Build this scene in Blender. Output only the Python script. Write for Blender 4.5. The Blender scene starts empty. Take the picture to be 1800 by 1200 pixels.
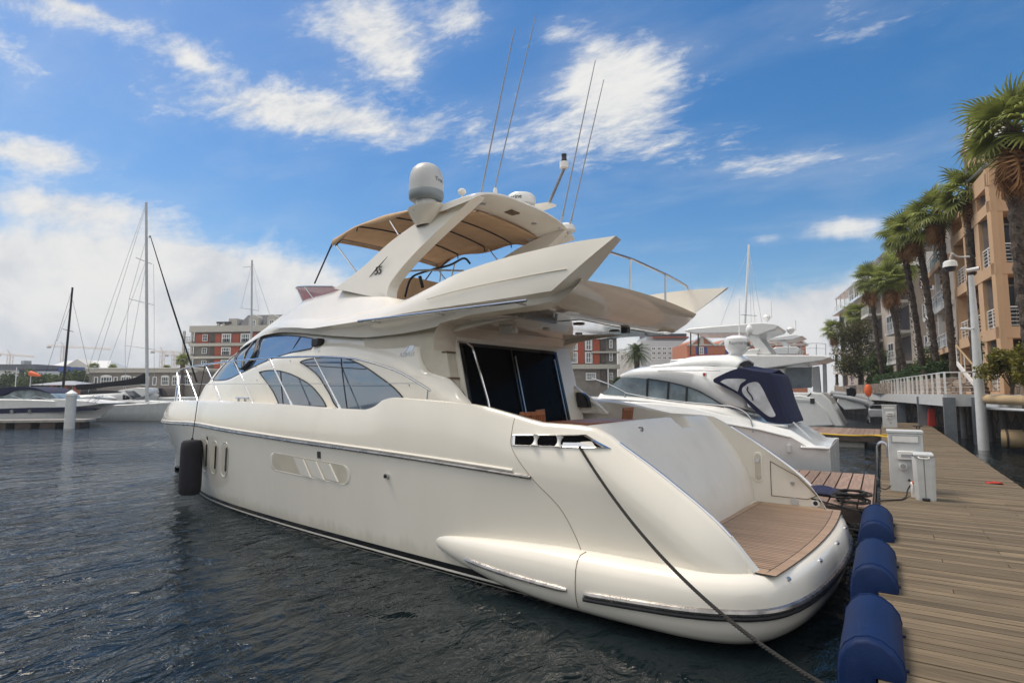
import bpy, bmesh, math, random
from mathutils import Vector, Matrix, noise as mnoise
from mathutils.geometry import delaunay_2d_cdt
R = math.radians
rnd = random.Random(7)
scene = bpy.context.scene
col = scene.collection

# ------------------------------------------------------------------ camera
H = 2.62
YAW = math.atan(0.645/math.cos(math.atan(.09))); PITCH = math.atan(.09)
CF = Vector((-math.sin(YAW)*math.cos(PITCH), math.cos(YAW)*math.cos(PITCH), math.sin(PITCH)))
CR = Vector((math.cos(YAW), math.sin(YAW), 0)); CU = CR.cross(CF)
CC = Vector((0, 0, H))
cd = bpy.data.cameras.new('camera'); cam = bpy.data.objects.new('camera', cd); col.objects.link(cam)
cd.sensor_width = 36; cd.lens = 20; cd.clip_start = .05; cd.clip_end = 8000
cam.matrix_world = Matrix((CR, CU, -CF)).transposed().to_4x4(); cam.location = CC
scene.camera = cam
def ray(u, v): return CF + CR*((u-900)/1000) - CU*((v-600)/1000)
def at(u, v, d): return CC + ray(u, v)*d            # photo pixel and depth in metres to a point
def atz(u, v, z):
    r = ray(u, v); return CC + r*((z-H)/r.z)
def aty(u, v, y):
    r = ray(u, v); return CC + r*(y/r.y)

# ------------------------------------------------------------------ light
SUN_EL, SUN_AZ = R(62), R(-100)                      # azimuth from +Y toward +X
sundir = Vector((math.sin(SUN_AZ)*math.cos(SUN_EL), math.cos(SUN_AZ)*math.cos(SUN_EL), math.sin(SUN_EL)))
ld = bpy.data.lights.new('sun', 'SUN'); ld.energy = 1.8; ld.angle = R(24); ld.color = (1, .90, .76)
sun = bpy.data.objects.new('sun', ld); col.objects.link(sun)
sun.rotation_euler = sundir.to_track_quat('Z', 'Y').to_euler()
scene.view_settings.view_transform = 'Standard'; scene.view_settings.look = 'None'
scene.view_settings.exposure = 0.8; scene.view_settings.gamma = 1

# ------------------------------------------------------------------ node helpers
class NT:
    def __init__(s, tree): s.t = tree; s.n = tree.nodes; s.l = tree.links
    def new(s, typ, **kw):
        n = s.n.new(typ)
        for k, v in kw.items():
            if k.startswith('_'): setattr(n, k[1:], v)
            else:
                key = int(k[1:]) if k[0] == 'i' and k[1:].isdigit() else k.replace('__', ' ')
                if isinstance(v, bpy.types.NodeSocket): s.l.new(v, n.inputs[key])
                else: n.inputs[key].default_value = v
        return n
    def math(s, op, a, b=None, c=None, clamp=False):
        n = s.n.new('ShaderNodeMath'); n.operation = op; n.use_clamp = clamp
        for i, x in enumerate((a, b, c)):
            if x is None: continue
            if isinstance(x, bpy.types.NodeSocket): s.l.new(x, n.inputs[i])
            else: n.inputs[i].default_value = x
        return n.outputs[0]
    def mix(s, fac, a, b):
        n = s.n.new('ShaderNodeMix'); n.data_type = 'RGBA'
        for i, x in ((0, fac), (6, a), (7, b)):
            if isinstance(x, bpy.types.NodeSocket): s.l.new(x, n.inputs[i])
            else: n.inputs[i].default_value = x if i == 0 else (*x[:3], 1)
        return n.outputs[2]
    def smooth(s, x, a, b):
        n = s.n.new('ShaderNodeMapRange'); n.interpolation_type = 'SMOOTHSTEP'
        s.l.new(x, n.inputs[0]); n.inputs[1].default_value = a; n.inputs[2].default_value = b
        return n.outputs[0]

# ------------------------------------------------------------------ sky with clouds
world = bpy.data.worlds.new('World'); scene.world = world; world.use_nodes = True
wt = NT(world.node_tree); wt.n.clear()
sky = wt.new('ShaderNodeTexSky', _sky_type='NISHITA', _sun_disc=False, _sun_elevation=SUN_EL, _sun_rotation=SUN_AZ,
             _air_density=1.05, _dust_density=1.0, _ozone_density=1.3)
tc = wt.new('ShaderNodeTexCoord'); gen = tc.outputs['Generated']
sep = wt.new('ShaderNodeSeparateXYZ', i0=gen)
zc = wt.math('ADD', wt.math('MAXIMUM', sep.outputs[2], 0.0), .10)
px = wt.math('DIVIDE', sep.outputs[0], zc); py = wt.math('DIVIDE', sep.outputs[1], zc)
pl = wt.new('ShaderNodeCombineXYZ', i0=px, i1=py, i2=0.0).outputs[0]
plr = wt.new('ShaderNodeMapping', i0=pl); plr.inputs['Rotation'].default_value = (0, 0, R(-38)); plr.inputs['Scale'].default_value = (.8, 1.5, 1)
n1 = wt.new('ShaderNodeTexNoise', Vector=plr.outputs[0], Scale=1.7, Detail=9, Roughness=.62, Distortion=.25).outputs[0]
n2 = wt.new('ShaderNodeTexNoise', Vector=plr.outputs[0], Scale=6.5, Detail=7, Roughness=.7, Distortion=.5).outputs[0]
n3 = wt.new('ShaderNodeTexNoise', Vector=plr.outputs[0], Scale=19., Detail=5, Roughness=.65, Distortion=.3).outputs[0]
hi_ = wt.smooth(sep.outputs[2], .10, .42)
nzh = wt.math('ADD', wt.math('ADD', wt.math('MULTIPLY', n1, .38), wt.math('MULTIPLY', n2, .40)), wt.math('MULTIPLY', n3, .22))
nl = wt.new('ShaderNodeTexNoise', Vector=gen, Scale=7., Detail=6, Roughness=.6, Distortion=.3).outputs[0]   # banks low in the sky are seen side-on
nz = wt.math('ADD', wt.math('MULTIPLY', nzh, hi_), wt.math('MULTIPLY', nl, wt.math('SUBTRACT', 1.0, hi_)))
# cloud banks: where in the sky they stand (as pixels of the photograph) and how wide, high and dense they are
CLOUDS = [(560,205,230,40,.30),(470,150,140,50,.10),(640,40,110,70,.30),(700,120,60,50,.2),(815,25,70,60,.24),(60,272,120,32,.32),(250,45,110,45,.15),
          (120,362,190,34,.26),(1095,150,105,80,.32),(1000,240,330,60,.14),(1180,260,180,40,.1),(1485,402,90,22,.28),(1370,290,110,22,.18),
          (1345,418,30,12,.16),(200,480,330,70,.42),(150,560,500,90,.40),(480,520,120,50,.34),(1400,560,260,60,.42),(1480,525,70,30,.2),(1500,40,260,70,.10),(1050,130,50,60,.16),
          (330,105,60,30,.14),(480,640,500,60,.3),(1250,640,500,60,.3),(345,446,40,10,.25),(60,20,120,22,.2),(120,10,80,14,.2),(20,100,80,60,.12),(985,55,40,25,.16),(1560,300,120,40,.1)]
dens = None
for (u, v, a, b, amp) in CLOUDS:
    d = ray(u, v).normalized()
    dx = (ray(u+a, v).normalized()-d); dy = (ray(u, v-b).normalized()-d)
    df = wt.new('ShaderNodeVectorMath', _operation='SUBTRACT', i0=gen, i1=d).outputs[0]
    ax = wt.new('ShaderNodeVectorMath', _operation='DOT_PRODUCT', i0=df, i1=dx/dx.length_squared).outputs['Value']
    ay = wt.new('ShaderNodeVectorMath', _operation='DOT_PRODUCT', i0=df, i1=dy/dy.length_squared).outputs['Value']
    r2 = wt.math('ADD', wt.math('MULTIPLY', ax, ax), wt.math('MULTIPLY', ay, ay))
    fr = wt.new('ShaderNodeVectorMath', _operation='DOT_PRODUCT', i0=gen, i1=d).outputs['Value']
    g = wt.math('MULTIPLY', wt.math('EXPONENT', wt.math('MULTIPLY', r2, -1.0)), wt.math('MULTIPLY', wt.math('GREATER_THAN', fr, 0.2), amp))
    dens = g if dens is None else wt.math('ADD', dens, g)
# the half of the sky behind the camera gets added clouds, thickened for neutral fill light
back = wt.new('ShaderNodeVectorMath', _operation='DOT_PRODUCT', i0=gen, i1=-CF).outputs['Value']
dens = wt.math('ADD', dens, wt.math('MULTIPLY', wt.smooth(back, -.45, .15), .34))
cl = wt.smooth(wt.math('ADD', nz, wt.math('MINIMUM', dens, .42)), .56, .84)
veil = wt.math('MULTIPLY', wt.smooth(wt.math('ADD', n1, dens), .42, .9), .22)
cl = wt.math('MAXIMUM', cl, veil)
ccol = wt.mix(wt.smooth(nz, .34, .62), (.70, .74, .80), (1.0, .99, .965))
skc = wt.new('ShaderNodeHueSaturation', Saturation=1.48, Color=sky.outputs[0])
bg1 = wt.new('ShaderNodeBackground', Strength=.075); wt.l.new(skc.outputs[0], bg1.inputs[0])
# unseen clouds behind the camera are brightened to throw more light on the hull
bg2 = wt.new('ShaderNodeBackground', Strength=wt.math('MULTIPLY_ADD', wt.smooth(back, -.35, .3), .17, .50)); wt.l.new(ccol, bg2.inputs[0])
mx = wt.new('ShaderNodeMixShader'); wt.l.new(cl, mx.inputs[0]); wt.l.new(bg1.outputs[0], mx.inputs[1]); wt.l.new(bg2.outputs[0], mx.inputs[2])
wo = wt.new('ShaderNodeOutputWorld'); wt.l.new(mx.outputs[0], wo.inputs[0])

# ------------------------------------------------------------------ materials
def mat(name, c, rough=.5, metal=0., var=.08, vs=3., bump=0., bs=40., coat=0., island=0., trans=0., ior=1.45, alpha=1., stretch=None, c2=None, spec=.5, dirt=None):
    m = bpy.data.materials.new(name); m.use_nodes = True
    t = NT(m.node_tree); p = t.n['Principled BSDF']
    co = t.new('ShaderNodeTexCoord').outputs['Object']
    if stretch: co = t.new('ShaderNodeMapping', i0=co, Scale=stretch).outputs[0]
    nn = t.new('ShaderNodeTexNoise', Vector=co, Scale=vs, Detail=5, Roughness=.6)
    f = t.smooth(nn.outputs[0], .3, .7)
    lo = [x*(1-var) for x in c]; hi = [min(1, x*(1+var)) for x in c]
    if c2: lo, hi = c, c2
    cc = t.mix(f, lo, hi)
    if island:
        ri = t.new('ShaderNodeNewGeometry').outputs['Random Per Island']
        hs = t.new('ShaderNodeHueSaturation', Color=cc, Value=t.math('MULTIPLY_ADD', ri, 2*island, 1-island))
        cc = hs.outputs[0]
    if dirt:
        dn = t.new('ShaderNodeTexNoise', Vector=co, Scale=dirt[0], Detail=7, Roughness=.7)
        cc = t.mix(t.math('MULTIPLY', t.smooth(dn.outputs[0], .52, .72), dirt[1]), cc, dirt[2])
    t.l.new(cc, p.inputs['Base Color'])
    rr = t.math('MULTIPLY_ADD', nn.outputs[0], .16, rough-.08, clamp=True); t.l.new(rr, p.inputs['Roughness'])
    p.inputs['Metallic'].default_value = metal; p.inputs['IOR'].default_value = ior
    p.inputs['Coat Weight'].default_value = coat; p.inputs['Coat Roughness'].default_value = .06
    p.inputs['Transmission Weight'].default_value = trans; p.inputs['Alpha'].default_value = alpha
    p.inputs['Specular IOR Level'].default_value = spec
    if bump:
        bn = t.new('ShaderNodeTexNoise', Vector=co, Scale=bs, Detail=4)
        b = t.new('ShaderNodeBump', Height=bn.outputs[0], Strength=bump, Distance=.02); t.l.new(b.outputs[0], p.inputs['Normal'])
    return m
M = {}
M['gel'] = mat('cream_gelcoat', (.83,.785,.695), .22, var=.025, vs=1.3, coat=.5)
M['hullgel'] = mat('hull_gelcoat', (.80,.755,.665), .2, var=.03, vs=.8, coat=.6, dirt=(1.4,.08,(.55,.5,.42)), stretch=(1,1,.35))
M['white'] = mat('white_gelcoat', (.82,.82,.80), .25, var=.03, coat=.4)
M['offwhite'] = mat('offwhite_plastic', (.76,.75,.71), .4, var=.04)
M['chrome'] = mat('polished_steel', (.72,.72,.73), .13, 1, var=.05)
M['steel'] = mat('brushed_steel', (.55,.56,.58), .3, 1, var=.1, bump=.05)
M['darkmetal'] = mat('dark_metal', (.05,.05,.055), .4, .6, var=.2)
M['black'] = mat('black_rubber', (.018,.018,.02), .5, var=.3, bump=.05)
M['blackgloss'] = mat('black_gloss', (.012,.012,.014), .12, var=.2)
M['wsglass'] = mat('windscreen_glass', (.05,.08,.13), .03, 0, var=.1, spec=1.0, coat=0, ior=2.6)
M['rubsteel'] = mat('worn_rubbing_strip', (.40,.375,.355), .28, .85, var=.25, vs=5)
M['glass'] = mat('tinted_mirror_glass', (.03,.06,.115), .03, 0, var=.1, spec=1.0, coat=0, ior=2.1)
M['bglass'] = mat('dark_saloon_glass', (.003,.003,.0035), .08, var=.1, spec=.03)
M['pane'] = mat('window_pane', (.07,.09,.11), .12, var=.4, vs=.6, spec=.9, ior=1.7)
M['pilegrey'] = mat('pile_paint', (.13,.145,.16), .6, var=.15, dirt=(2,.4,(.2,.17,.13)))
M['grey'] = mat('grey_paint', (.33,.34,.35), .45, var=.06)
M['lightgrey'] = mat('light_grey_paint', (.56,.575,.57), .45, var=.06, dirt=(5,.25,(.35,.33,.3)))
M['domegrey'] = mat('dome_grey', (.52,.52,.51), .4, var=.05)
M['domeband'] = mat('dome_band', (.26,.29,.30), .4, var=.05)
M['canvas'] = mat('tan_canvas', (.58,.39,.235), .85, var=.08, vs=4, bump=.25, bs=9)
M['navy'] = mat('navy_canvas', (.012,.016,.05), .8, var=.15, bump=.2, bs=14)
M['teakchair'] = mat('varnished_teak', (.30,.10,.035), .4, var=.25, vs=14, stretch=(1,1,.2))
M['teak'] = mat('teak_deck', (.36,.24,.155), .55, var=.18, vs=6, stretch=(.25,3,1), island=.12, dirt=(3,.4,(.42,.33,.26)))
M['caulk'] = mat('deck_caulk', (.03,.026,.022), .7)
M['plank'] = mat('weathered_plank', (.15,.112,.068), .8, var=.3, vs=5, stretch=(.35,6,1), island=.34, bump=.35, bs=26, dirt=(1.0,.55,(.17,.14,.10)))
M['plank2'] = mat('grey_plank', (.25,.17,.13), .8, var=.2, vs=4, stretch=(6,.5,1), island=.2, bump=.3, bs=22)
M['darkwood'] = mat('dark_timber', (.075,.055,.045), .8, var=.3, bump=.3)
M['blue'] = mat('blue_vinyl', (.003,.016,.068), .6, spec=.25, var=.12, vs=5, bump=.12, bs=60, dirt=(14,.08,(.06,.09,.18)))
M['fblack'] = mat('fender_cover', (.017,.016,.022), .85, var=.2, vs=8, bump=.35, bs=90)
M['redglass'] = mat('red_tint', (.48,.16,.18), .06, var=.1, alpha=.8, spec=.9)
M['red'] = mat('red_paint', (.42,.035,.02), .5, var=.1)
M['orange'] = mat('orange_paint', (.75,.14,.04), .6, var=.1)
M['yellow'] = mat('yellow_hose', (.6,.38,.03), .6)
M['brownmark'] = mat('brown_trim', (.16,.10,.06), .6)
M['concrete'] = mat('concrete', (.34,.32,.29), .85, var=.15, vs=2, bump=.2, dirt=(2,.5,(.2,.18,.15)))
M['trunk'] = mat('palm_bark', (.085,.065,.05), .95, var=.45, vs=9, bump=.9, bs=14)
M['bark'] = mat('bark', (.09,.07,.05), .95, var=.3, bump=.6, bs=10)
M['frond'] = mat('palm_leaf', (.23,.26,.065), .55, var=.35, vs=1.2, island=.35)
M['deadfrond'] = mat('dead_palm_leaf', (.30,.16,.07), .85, var=.3, vs=2, island=.4)
M['leaf'] = mat('leaf', (.075,.105,.028), .6, var=.4, vs=.8, island=.4)
M['leafolive'] = mat('olive_leaf', (.105,.10,.035), .65, var=.35, vs=.8, island=.4)
M['hedge'] = mat('hedge_leaf', (.035,.07,.016), .6, var=.35, vs=.8, island=.45)
M['yleaf'] = mat('yellow_leaf', (.17,.16,.025), .6, var=.3, island=.35)
M['peach'] = mat('peach_render', (.56,.37,.22), .85, var=.06, vs=.4, dirt=(.5,.2,(.42,.27,.18)))
M['beige'] = mat('beige_render', (.44,.38,.32), .85, var=.06, vs=.4)
M['stonewhite'] = mat('pale_render', (.62,.60,.56), .85, var=.05, vs=.4)
M['redwall'] = mat('red_render', (.36,.085,.045), .85, var=.1, vs=.5)
M['greywall'] = mat('grey_brown_brick', (.21,.19,.17), .85, var=.12, vs=2)
M['trimgrey'] = mat('stone_trim', (.46,.44,.385), .8, var=.06)
M['roofslate'] = mat('slate_roof', (.085,.09,.105), .7, var=.2, vs=2, bump=.3)
M['brickorange'] = mat('orange_render', (.43,.17,.095), .85, var=.08)
M['shutter'] = mat('blue_shutter', (.03,.07,.27), .5, var=.1)
M['office'] = mat('office_cladding', (.52,.53,.53), .7, var=.04, vs=.3)
M['shade'] = mat('shade_tone', (.10,.08,.07), .9, var=.15)  # dark tone stands in for shade in recesses and rooms; also one boat cover
M['craneyellow'] = mat('pale_crane_paint', (.62,.50,.40), .6, var=.1)
M['carton'] = mat('printed_carton', (.78,.76,.72), .5, var=.05, vs=30, dirt=(26,.9,(.75,.22,.03)))
M['rope'] = mat('dark_rope', (.03,.028,.026), .9, var=.3, vs=60, bump=.5, bs=120)
M['paving'] = mat('promenade_paving', (.30,.17,.11), .85, var=.15, vs=2)
M['pipe'] = mat('sand_pipe', (.40,.29,.16), .7, var=.12, vs=1)
M['sailcover'] = mat('black_sailcover', (.012,.012,.016), .8, var=.2, bump=.3, bs=6)

# faint scum line on the hull just above the boot stripe
t_ = NT(M['hullgel'].node_tree); pb = t_.n['Principled BSDF']; src = pb.inputs['Base Color'].links[0].from_socket
oc_ = t_.new('ShaderNodeTexCoord').outputs['Object']; zz_ = t_.new('ShaderNodeSeparateXYZ', i0=oc_).outputs[2]
ns_ = t_.new('ShaderNodeTexNoise', Vector=t_.new('ShaderNodeMapping', i0=oc_, Scale=(2.2,2.2,.35)).outputs[0], Scale=3.5, Detail=6).outputs[0]
st_ = t_.math('MULTIPLY', t_.math('SUBTRACT', 1.0, t_.smooth(t_.math('ADD', zz_, t_.math('MULTIPLY', ns_, -.35)), -.02, .22)), .42)
t_.l.new(t_.mix(st_, src, (.47,.43,.32)), pb.inputs['Base Color'])
# leaves let some light through
for k in ('frond','leaf','leafolive','hedge','yleaf','deadfrond'):
    t_ = NT(M[k].node_tree); pb = t_.n['Principled BSDF']; ou = t_.n['Material Output']
    tl = t_.new('ShaderNodeBsdfTranslucent'); t_.l.new(pb.inputs['Base Color'].links[0].from_socket, tl.inputs[0])
    mxx = t_.new('ShaderNodeMixShader', i0=.4); t_.l.new(pb.outputs[0], mxx.inputs[1]); t_.l.new(tl.outputs[0], mxx.inputs[2]); t_.l.new(mxx.outputs[0], ou.inputs[0])
# stone wall: voronoi stones
def stone(name, c1, c2, sc):
    m = bpy.data.materials.new(name); m.use_nodes = True; t = NT(m.node_tree); p = t.n['Principled BSDF']
    co = t.new('ShaderNodeTexCoord').outputs['Object']
    v = t.new('ShaderNodeTexVoronoi', Vector=co, Scale=sc); e = t.new('ShaderNodeTexVoronoi', _feature='DISTANCE_TO_EDGE', Vector=co, Scale=sc)
    sp = t.new('ShaderNodeSeparateColor', i0=v.outputs['Color']).outputs[0]
    k = t.smooth(e.outputs['Distance'], .02, .09)
    cc = t.mix(k, (.12,.10,.085), t.mix(sp, c1, c2)); t.l.new(cc, p.inputs['Base Color']); p.inputs['Roughness'].default_value = .9
    b = t.new('ShaderNodeBump', Height=k, Strength=.6, Distance=.06); t.l.new(b.outputs[0], p.inputs['Normal'])
    return m
M['stone'] = stone('rubble_stone', (.20,.155,.115), (.40,.33,.26), 2.6)
M['stonebig'] = stone('quay_stone', (.13,.10,.075), (.33,.26,.19), 1.1)

# water
def water():
    m = bpy.data.materials.new('harbour_water'); m.use_nodes = True; t = NT(m.node_tree); p = t.n['Principled BSDF']
    p.inputs['Base Color'].default_value = (.004,.009,.011,1); p.inputs['Roughness'].default_value = .03; p.inputs['IOR'].default_value = 1.333; p.inputs['Specular IOR Level'].default_value = .42
    co = t.new('ShaderNodeTexCoord').outputs['Object']
    m1 = t.new('ShaderNodeMapping', i0=co); m1.inputs['Rotation'].default_value = (0,0,R(25)); m1.inputs['Scale'].default_value = (1,.55,1)
    a = t.new('ShaderNodeTexNoise', Vector=m1.outputs[0], Scale=1.1, Detail=3, Roughness=.5, Distortion=.5).outputs[0]
    b = t.new('ShaderNodeTexNoise', Vector=m1.outputs[0], Scale=3.6, Detail=4, Roughness=.55, Distortion=.6).outputs[0]
    c = t.new('ShaderNodeTexNoise', Vector=m1.outputs[0], Scale=10., Detail=3, Roughness=.5).outputs[0]
    h = t.math('ADD', t.math('ADD', t.math('MULTIPLY', a, .9), t.math('MULTIPLY', b, .42)), t.math('MULTIPLY', c, .05))
    calm = t.new('ShaderNodeTexNoise', Vector=co, Scale=.12, Detail=3, Roughness=.5).outputs[0]      # gusts and calm patches
    bp = t.new('ShaderNodeBump', Height=h, Strength=t.math('MULTIPLY_ADD', t.smooth(calm, .36, .62), .5, .5), Distance=.24); t.l.new(bp.outputs[0], p.inputs['Normal'])
    return m
M['water'] = water()

# ------------------------------------------------------------------ mesh builder
class MB:
    def __init__(s, xf=None): s.V = []; s.F = []; s.xf = xf
    def add(s, vs, fs):
        b = len(s.V)
        for v in vs: s.V.append(Vector(s.xf(*v)) if s.xf else Vector(v))
        s.F += [tuple(i+b for i in f) for f in fs]; return s
    def box(s, x0, x1, y0, y1, z0, z1):
        v = [(x, y, z) for z in (z0, z1) for y in (y0, y1) for x in (x0, x1)]
        return s.add(v, [(0,2,3,1),(4,5,7,6),(0,1,5,4),(2,6,7,3),(0,4,6,2),(1,3,7,5)])
    def obox(s, c, a, b, d):                       # centre and three half axes
        c, a, b, d = map(Vector, (c, a, b, d))
        v = [c+a*i+b*j+d*k for k in (-1,1) for j in (-1,1) for i in (-1,1)]
        return s.add(v, [(0,2,3,1),(4,5,7,6),(0,1,5,4),(2,6,7,3),(0,4,6,2),(1,3,7,5)])
    def grid(s, rows, close=False):
        n = len(rows[0]); v = [p for r in rows for p in r]; f = []
        for i in range(len(rows)-1):
            for j in range(n if close else n-1):
                k = (j+1) % n
                f.append((i*n+j, i*n+k, (i+1)*n+k, (i+1)*n+j))
        return s.add(v, f)
    def tube(s, pts, r, n=8, cap=True):
        P = [Vector(s.xf(*p)) if s.xf else Vector(p) for p in pts]
        m = len(P); rr = r if isinstance(r, (list, tuple)) else [r]*m
        up = Vector((0,0,1)); rows = []
        for i in range(m):
            d = (P[min(i+1,m-1)]-P[max(i-1,0)])
            if d.length < 1e-9: d = Vector((0,0,1))
            d.normalize()
            u = up if abs(d.dot(up)) < .95 else Vector((1,0,0))
            a = d.cross(u).normalized(); b = a.cross(d)
            rows.append([P[i]+(a*math.cos(2*math.pi*k/n)+b*math.sin(2*math.pi*k/n))*rr[i] for k in range(n)])
        xf, s.xf = s.xf, None
        base = len(s.V); s.grid(rows, True)
        if cap:
            s.F.append(tuple(base+k for k in range(n))[::-1]); s.F.append(tuple(base+(m-1)*n+k for k in range(n)))
        s.xf = xf; return s
    def lathe(s, prof, c=(0,0,0), n=24):
        c = Vector(c); rows = [[c+Vector((r*math.cos(2*math.pi*k/n), r*math.sin(2*math.pi*k/n), z)) for k in range(n)] for r, z in prof]
        b = len(s.V); s.grid(rows, True)
        if prof[0][0] > 1e-4: s.F.append(tuple(b+k for k in range(n))[::-1])
        if prof[-1][0] > 1e-4: s.F.append(tuple(b+(len(prof)-1)*n+k for k in range(n)))
        return s
    def prism(s, poly, f0, f1):                     # 2-D outline placed twice by f0 and f1
        n = len(poly); v = [f0(*p) for p in poly]+[f1(*p) for p in poly]
        return s.add(v, [tuple(range(n))[::-1], tuple(range(n, 2*n))]+[(i, (i+1) % n, n+(i+1) % n, n+i) for i in range(n)])
    def ball(s, c, r, n=12, sq=(1,1,1)):
        rows = [[(c[0]+sq[0]*r*math.sin(math.pi*i/n)*math.cos(2*math.pi*k/(2*n)), c[1]+sq[1]*r*math.sin(math.pi*i/n)*math.sin(2*math.pi*k/(2*n)), c[2]+sq[2]*r*math.cos(math.pi*i/n)) for k in range(2*n)] for i in range(n+1)]
        return s.grid(rows, True)
    def patch(s, outline, f, step=.12):             # fill a 2-D outline with a fine triangulation mapped by f
        pts = [Vector(p) for p in outline]; n = len(pts)
        x0, x1 = min(p.x for p in pts), max(p.x for p in pts); y0, y1 = min(p.y for p in pts), max(p.y for p in pts)
        def inside(x, y):
            r = False
            for i in range(n):
                a, b = pts[i], pts[i-1]
                if (a.y > y) != (b.y > y) and x < (b.x-a.x)*(y-a.y)/(b.y-a.y)+a.x: r = not r
            return r
        ip = []
        x = x0+step*.5
        while x < x1:
            y = y0+step*.5
            while y < y1:
                if inside(x, y) and min((Vector((x, y))-p).length for p in pts) > step*.35: ip.append(Vector((x, y)))
                y += step
            x += step
        v, e, fc, *_ = delaunay_2d_cdt(pts+ip, [(i, (i+1) % n) for i in range(n)], [tuple(range(n))], 1, 1e-5)
        return s.add([f(p.x, p.y) for p in v], [tuple(q) for q in fc])
    def build(s, name, m, parent=None, loc=None, smooth=True, clean=True, ang=38, bevel=0, solid=0):
        L = Vector(loc) if loc is not None else (ORG.get(parent.name, Vector()) if parent else Vector())
        me = bpy.data.meshes.new(name)
        me.from_pydata([v-L for v in s.V], [], s.F)
        if clean:
            bm = bmesh.new(); bm.from_mesh(me)
            bmesh.ops.remove_doubles(bm, verts=bm.verts, dist=1e-4)
            bmesh.ops.dissolve_degenerate(bm, edges=bm.edges, dist=1e-5)
            bmesh.ops.recalc_face_normals(bm, faces=bm.faces)
            if smooth:
                for f in bm.faces: f.smooth = True
                a = R(ang)
                for e in bm.edges:
                    if len(e.link_faces) == 2 and e.calc_face_angle(0) > a: e.smooth = False
            bm.to_mesh(me); bm.free()
        me.materials.append(m if not isinstance(m, str) else M[m])
        o = bpy.data.objects.new(name, me); col.objects.link(o)
        ORG[o.name] = L
        if parent: o.parent = parent
        else: o.location = L
        if bevel:
            b = o.modifiers.new('bevel', 'BEVEL'); b.width = bevel; b.segments = 2; b.limit_method = 'ANGLE'; b.angle_limit = R(40)
        if solid:
            b = o.modifiers.new('thickness', 'SOLIDIFY'); b.thickness = solid; b.offset = -1
        return o
ORG = {}
def tag(o, label, cat, group=None, kind=None):
    if label: o['label'] = label
    if cat: o['category'] = cat
    if group: o['group'] = group
    if kind: o['kind'] = kind
    return o
def thing(name, label, cat, loc, group=None):
    o = bpy.data.objects.new(name, None); col.objects.link(o); o.location = loc; o.empty_display_size = .3
    ORG[o.name] = Vector(loc); return tag(o, label, cat, group)
def copy_tree(o, loc=None, rz=None, sc=None, label=None):
    def cp(a, par):
        c = a.copy(); col.objects.link(c)
        if par: c.parent = par
        for ch in a.children: cp(ch, c)
        return c
    c = cp(o, None)
    if loc is not None: c.location = loc
    if rz is not None: c.rotation_euler = (0, 0, rz)
    if sc is not None: c.scale = (sc, sc, sc)
    if label: c['label'] = label
    return c
def text_mb(txt, size, extrude, f):                 # lettering as real geometry; f maps text plane (x, y, depth) to a point
    cu = bpy.data.curves.new('lettering', 'FONT'); cu.body = txt; cu.size = size; cu.extrude = extrude; cu.align_x = 'CENTER'; cu.resolution_u = 3
    o = bpy.data.objects.new('lettering', cu); col.objects.link(o)
    me = bpy.data.meshes.new_from_object(o.evaluated_get(bpy.context.evaluated_depsgraph_get()))
    mb = MB(); mb.add([f(v.co.x, v.co.y, v.co.z) for v in me.vertices], [tuple(p.vertices) for p in me.polygons])
    bpy.data.objects.remove(o); bpy.data.curves.remove(cu); bpy.data.meshes.remove(me)
    return mb
def lerp(a, b, t): return a+(b-a)*t
def spline(pts, n=8):                               # Catmull-Rom through points
    P = [Vector(p) for p in pts]; out = []
    for i in range(len(P)-1):
        p0, p1, p2, p3 = P[max(i-1,0)], P[i], P[i+1], P[min(i+2,len(P)-1)]
        for k in range(n):
            t = k/n
            out.append(.5*((2*p1)+(p2-p0)*t+(2*p0-5*p1+4*p2-p3)*t*t+(3*p1-p0-3*p2+p3)*t**3))
    out.append(P[-1]); return out

# ------------------------------------------------------------------ water
mb = MB(); mb.add([(-3000,-400,0),(3000,-400,0),(3000,4000,0),(-3000,4000,0)], [(0,1,2,3)])
tag(mb.build('water', 'water', loc=(0,0,0)), 'dark blue rippled harbour water', None, kind='structure')

# ================================================================== the big motor yacht
# local frame: s metres forward of the stern, w metres to port (towards the camera), z above the water
YTH = R(5); YO = Vector((-0.45, 8.58, 0))
YF = Vector((-math.cos(YTH), math.sin(YTH), 0)); YP = Vector((-math.sin(YTH), -math.cos(YTH), 0))
def Y(s, w, z): return YO+YF*s+YP*w+Vector((0, 0, z))
def atw(u, v, w):
    r = ray(u, v); t = ((YO-CC).dot(YP)+w)/r.dot(YP); P = CC+r*t-YO; return (P.dot(YF), w, P.z)
def ats(u, v, s):
    r = ray(u, v); t = ((YO-CC).dot(YF)+s)/r.dot(YF); P = CC+r*t-YO; return (s, P.dot(YP), P.z)
def pch(tab):
    X=[a for a,_ in tab]; Y=[b for _,b in tab]; n=len(X)
    h=[X[i+1]-X[i] for i in range(n-1)]; d=[(Y[i+1]-Y[i])/h[i] for i in range(n-1)]
    m=[0.0]*n; m[0]=d[0]; m[-1]=d[-1]
    for i in range(1,n-1):
        if d[i-1]*d[i]>0:
            a=2*h[i]+h[i-1]; b=h[i]+2*h[i-1]; m[i]=(a+b)/(a/d[i-1]+b/d[i])
    def f(x):
        if x<=X[0]: return Y[0]
        if x>=X[-1]: return Y[-1]
        i=0
        while x>X[i+1]: i+=1
        t=(x-X[i])/h[i]; t2=t*t; t3=t2*t
        return (2*t3-3*t2+1)*Y[i]+(t3-2*t2+t)*h[i]*m[i]+(3*t2-2*t3)*Y[i+1]+(t3-t2)*h[i]*m[i+1]
    return f
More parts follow.
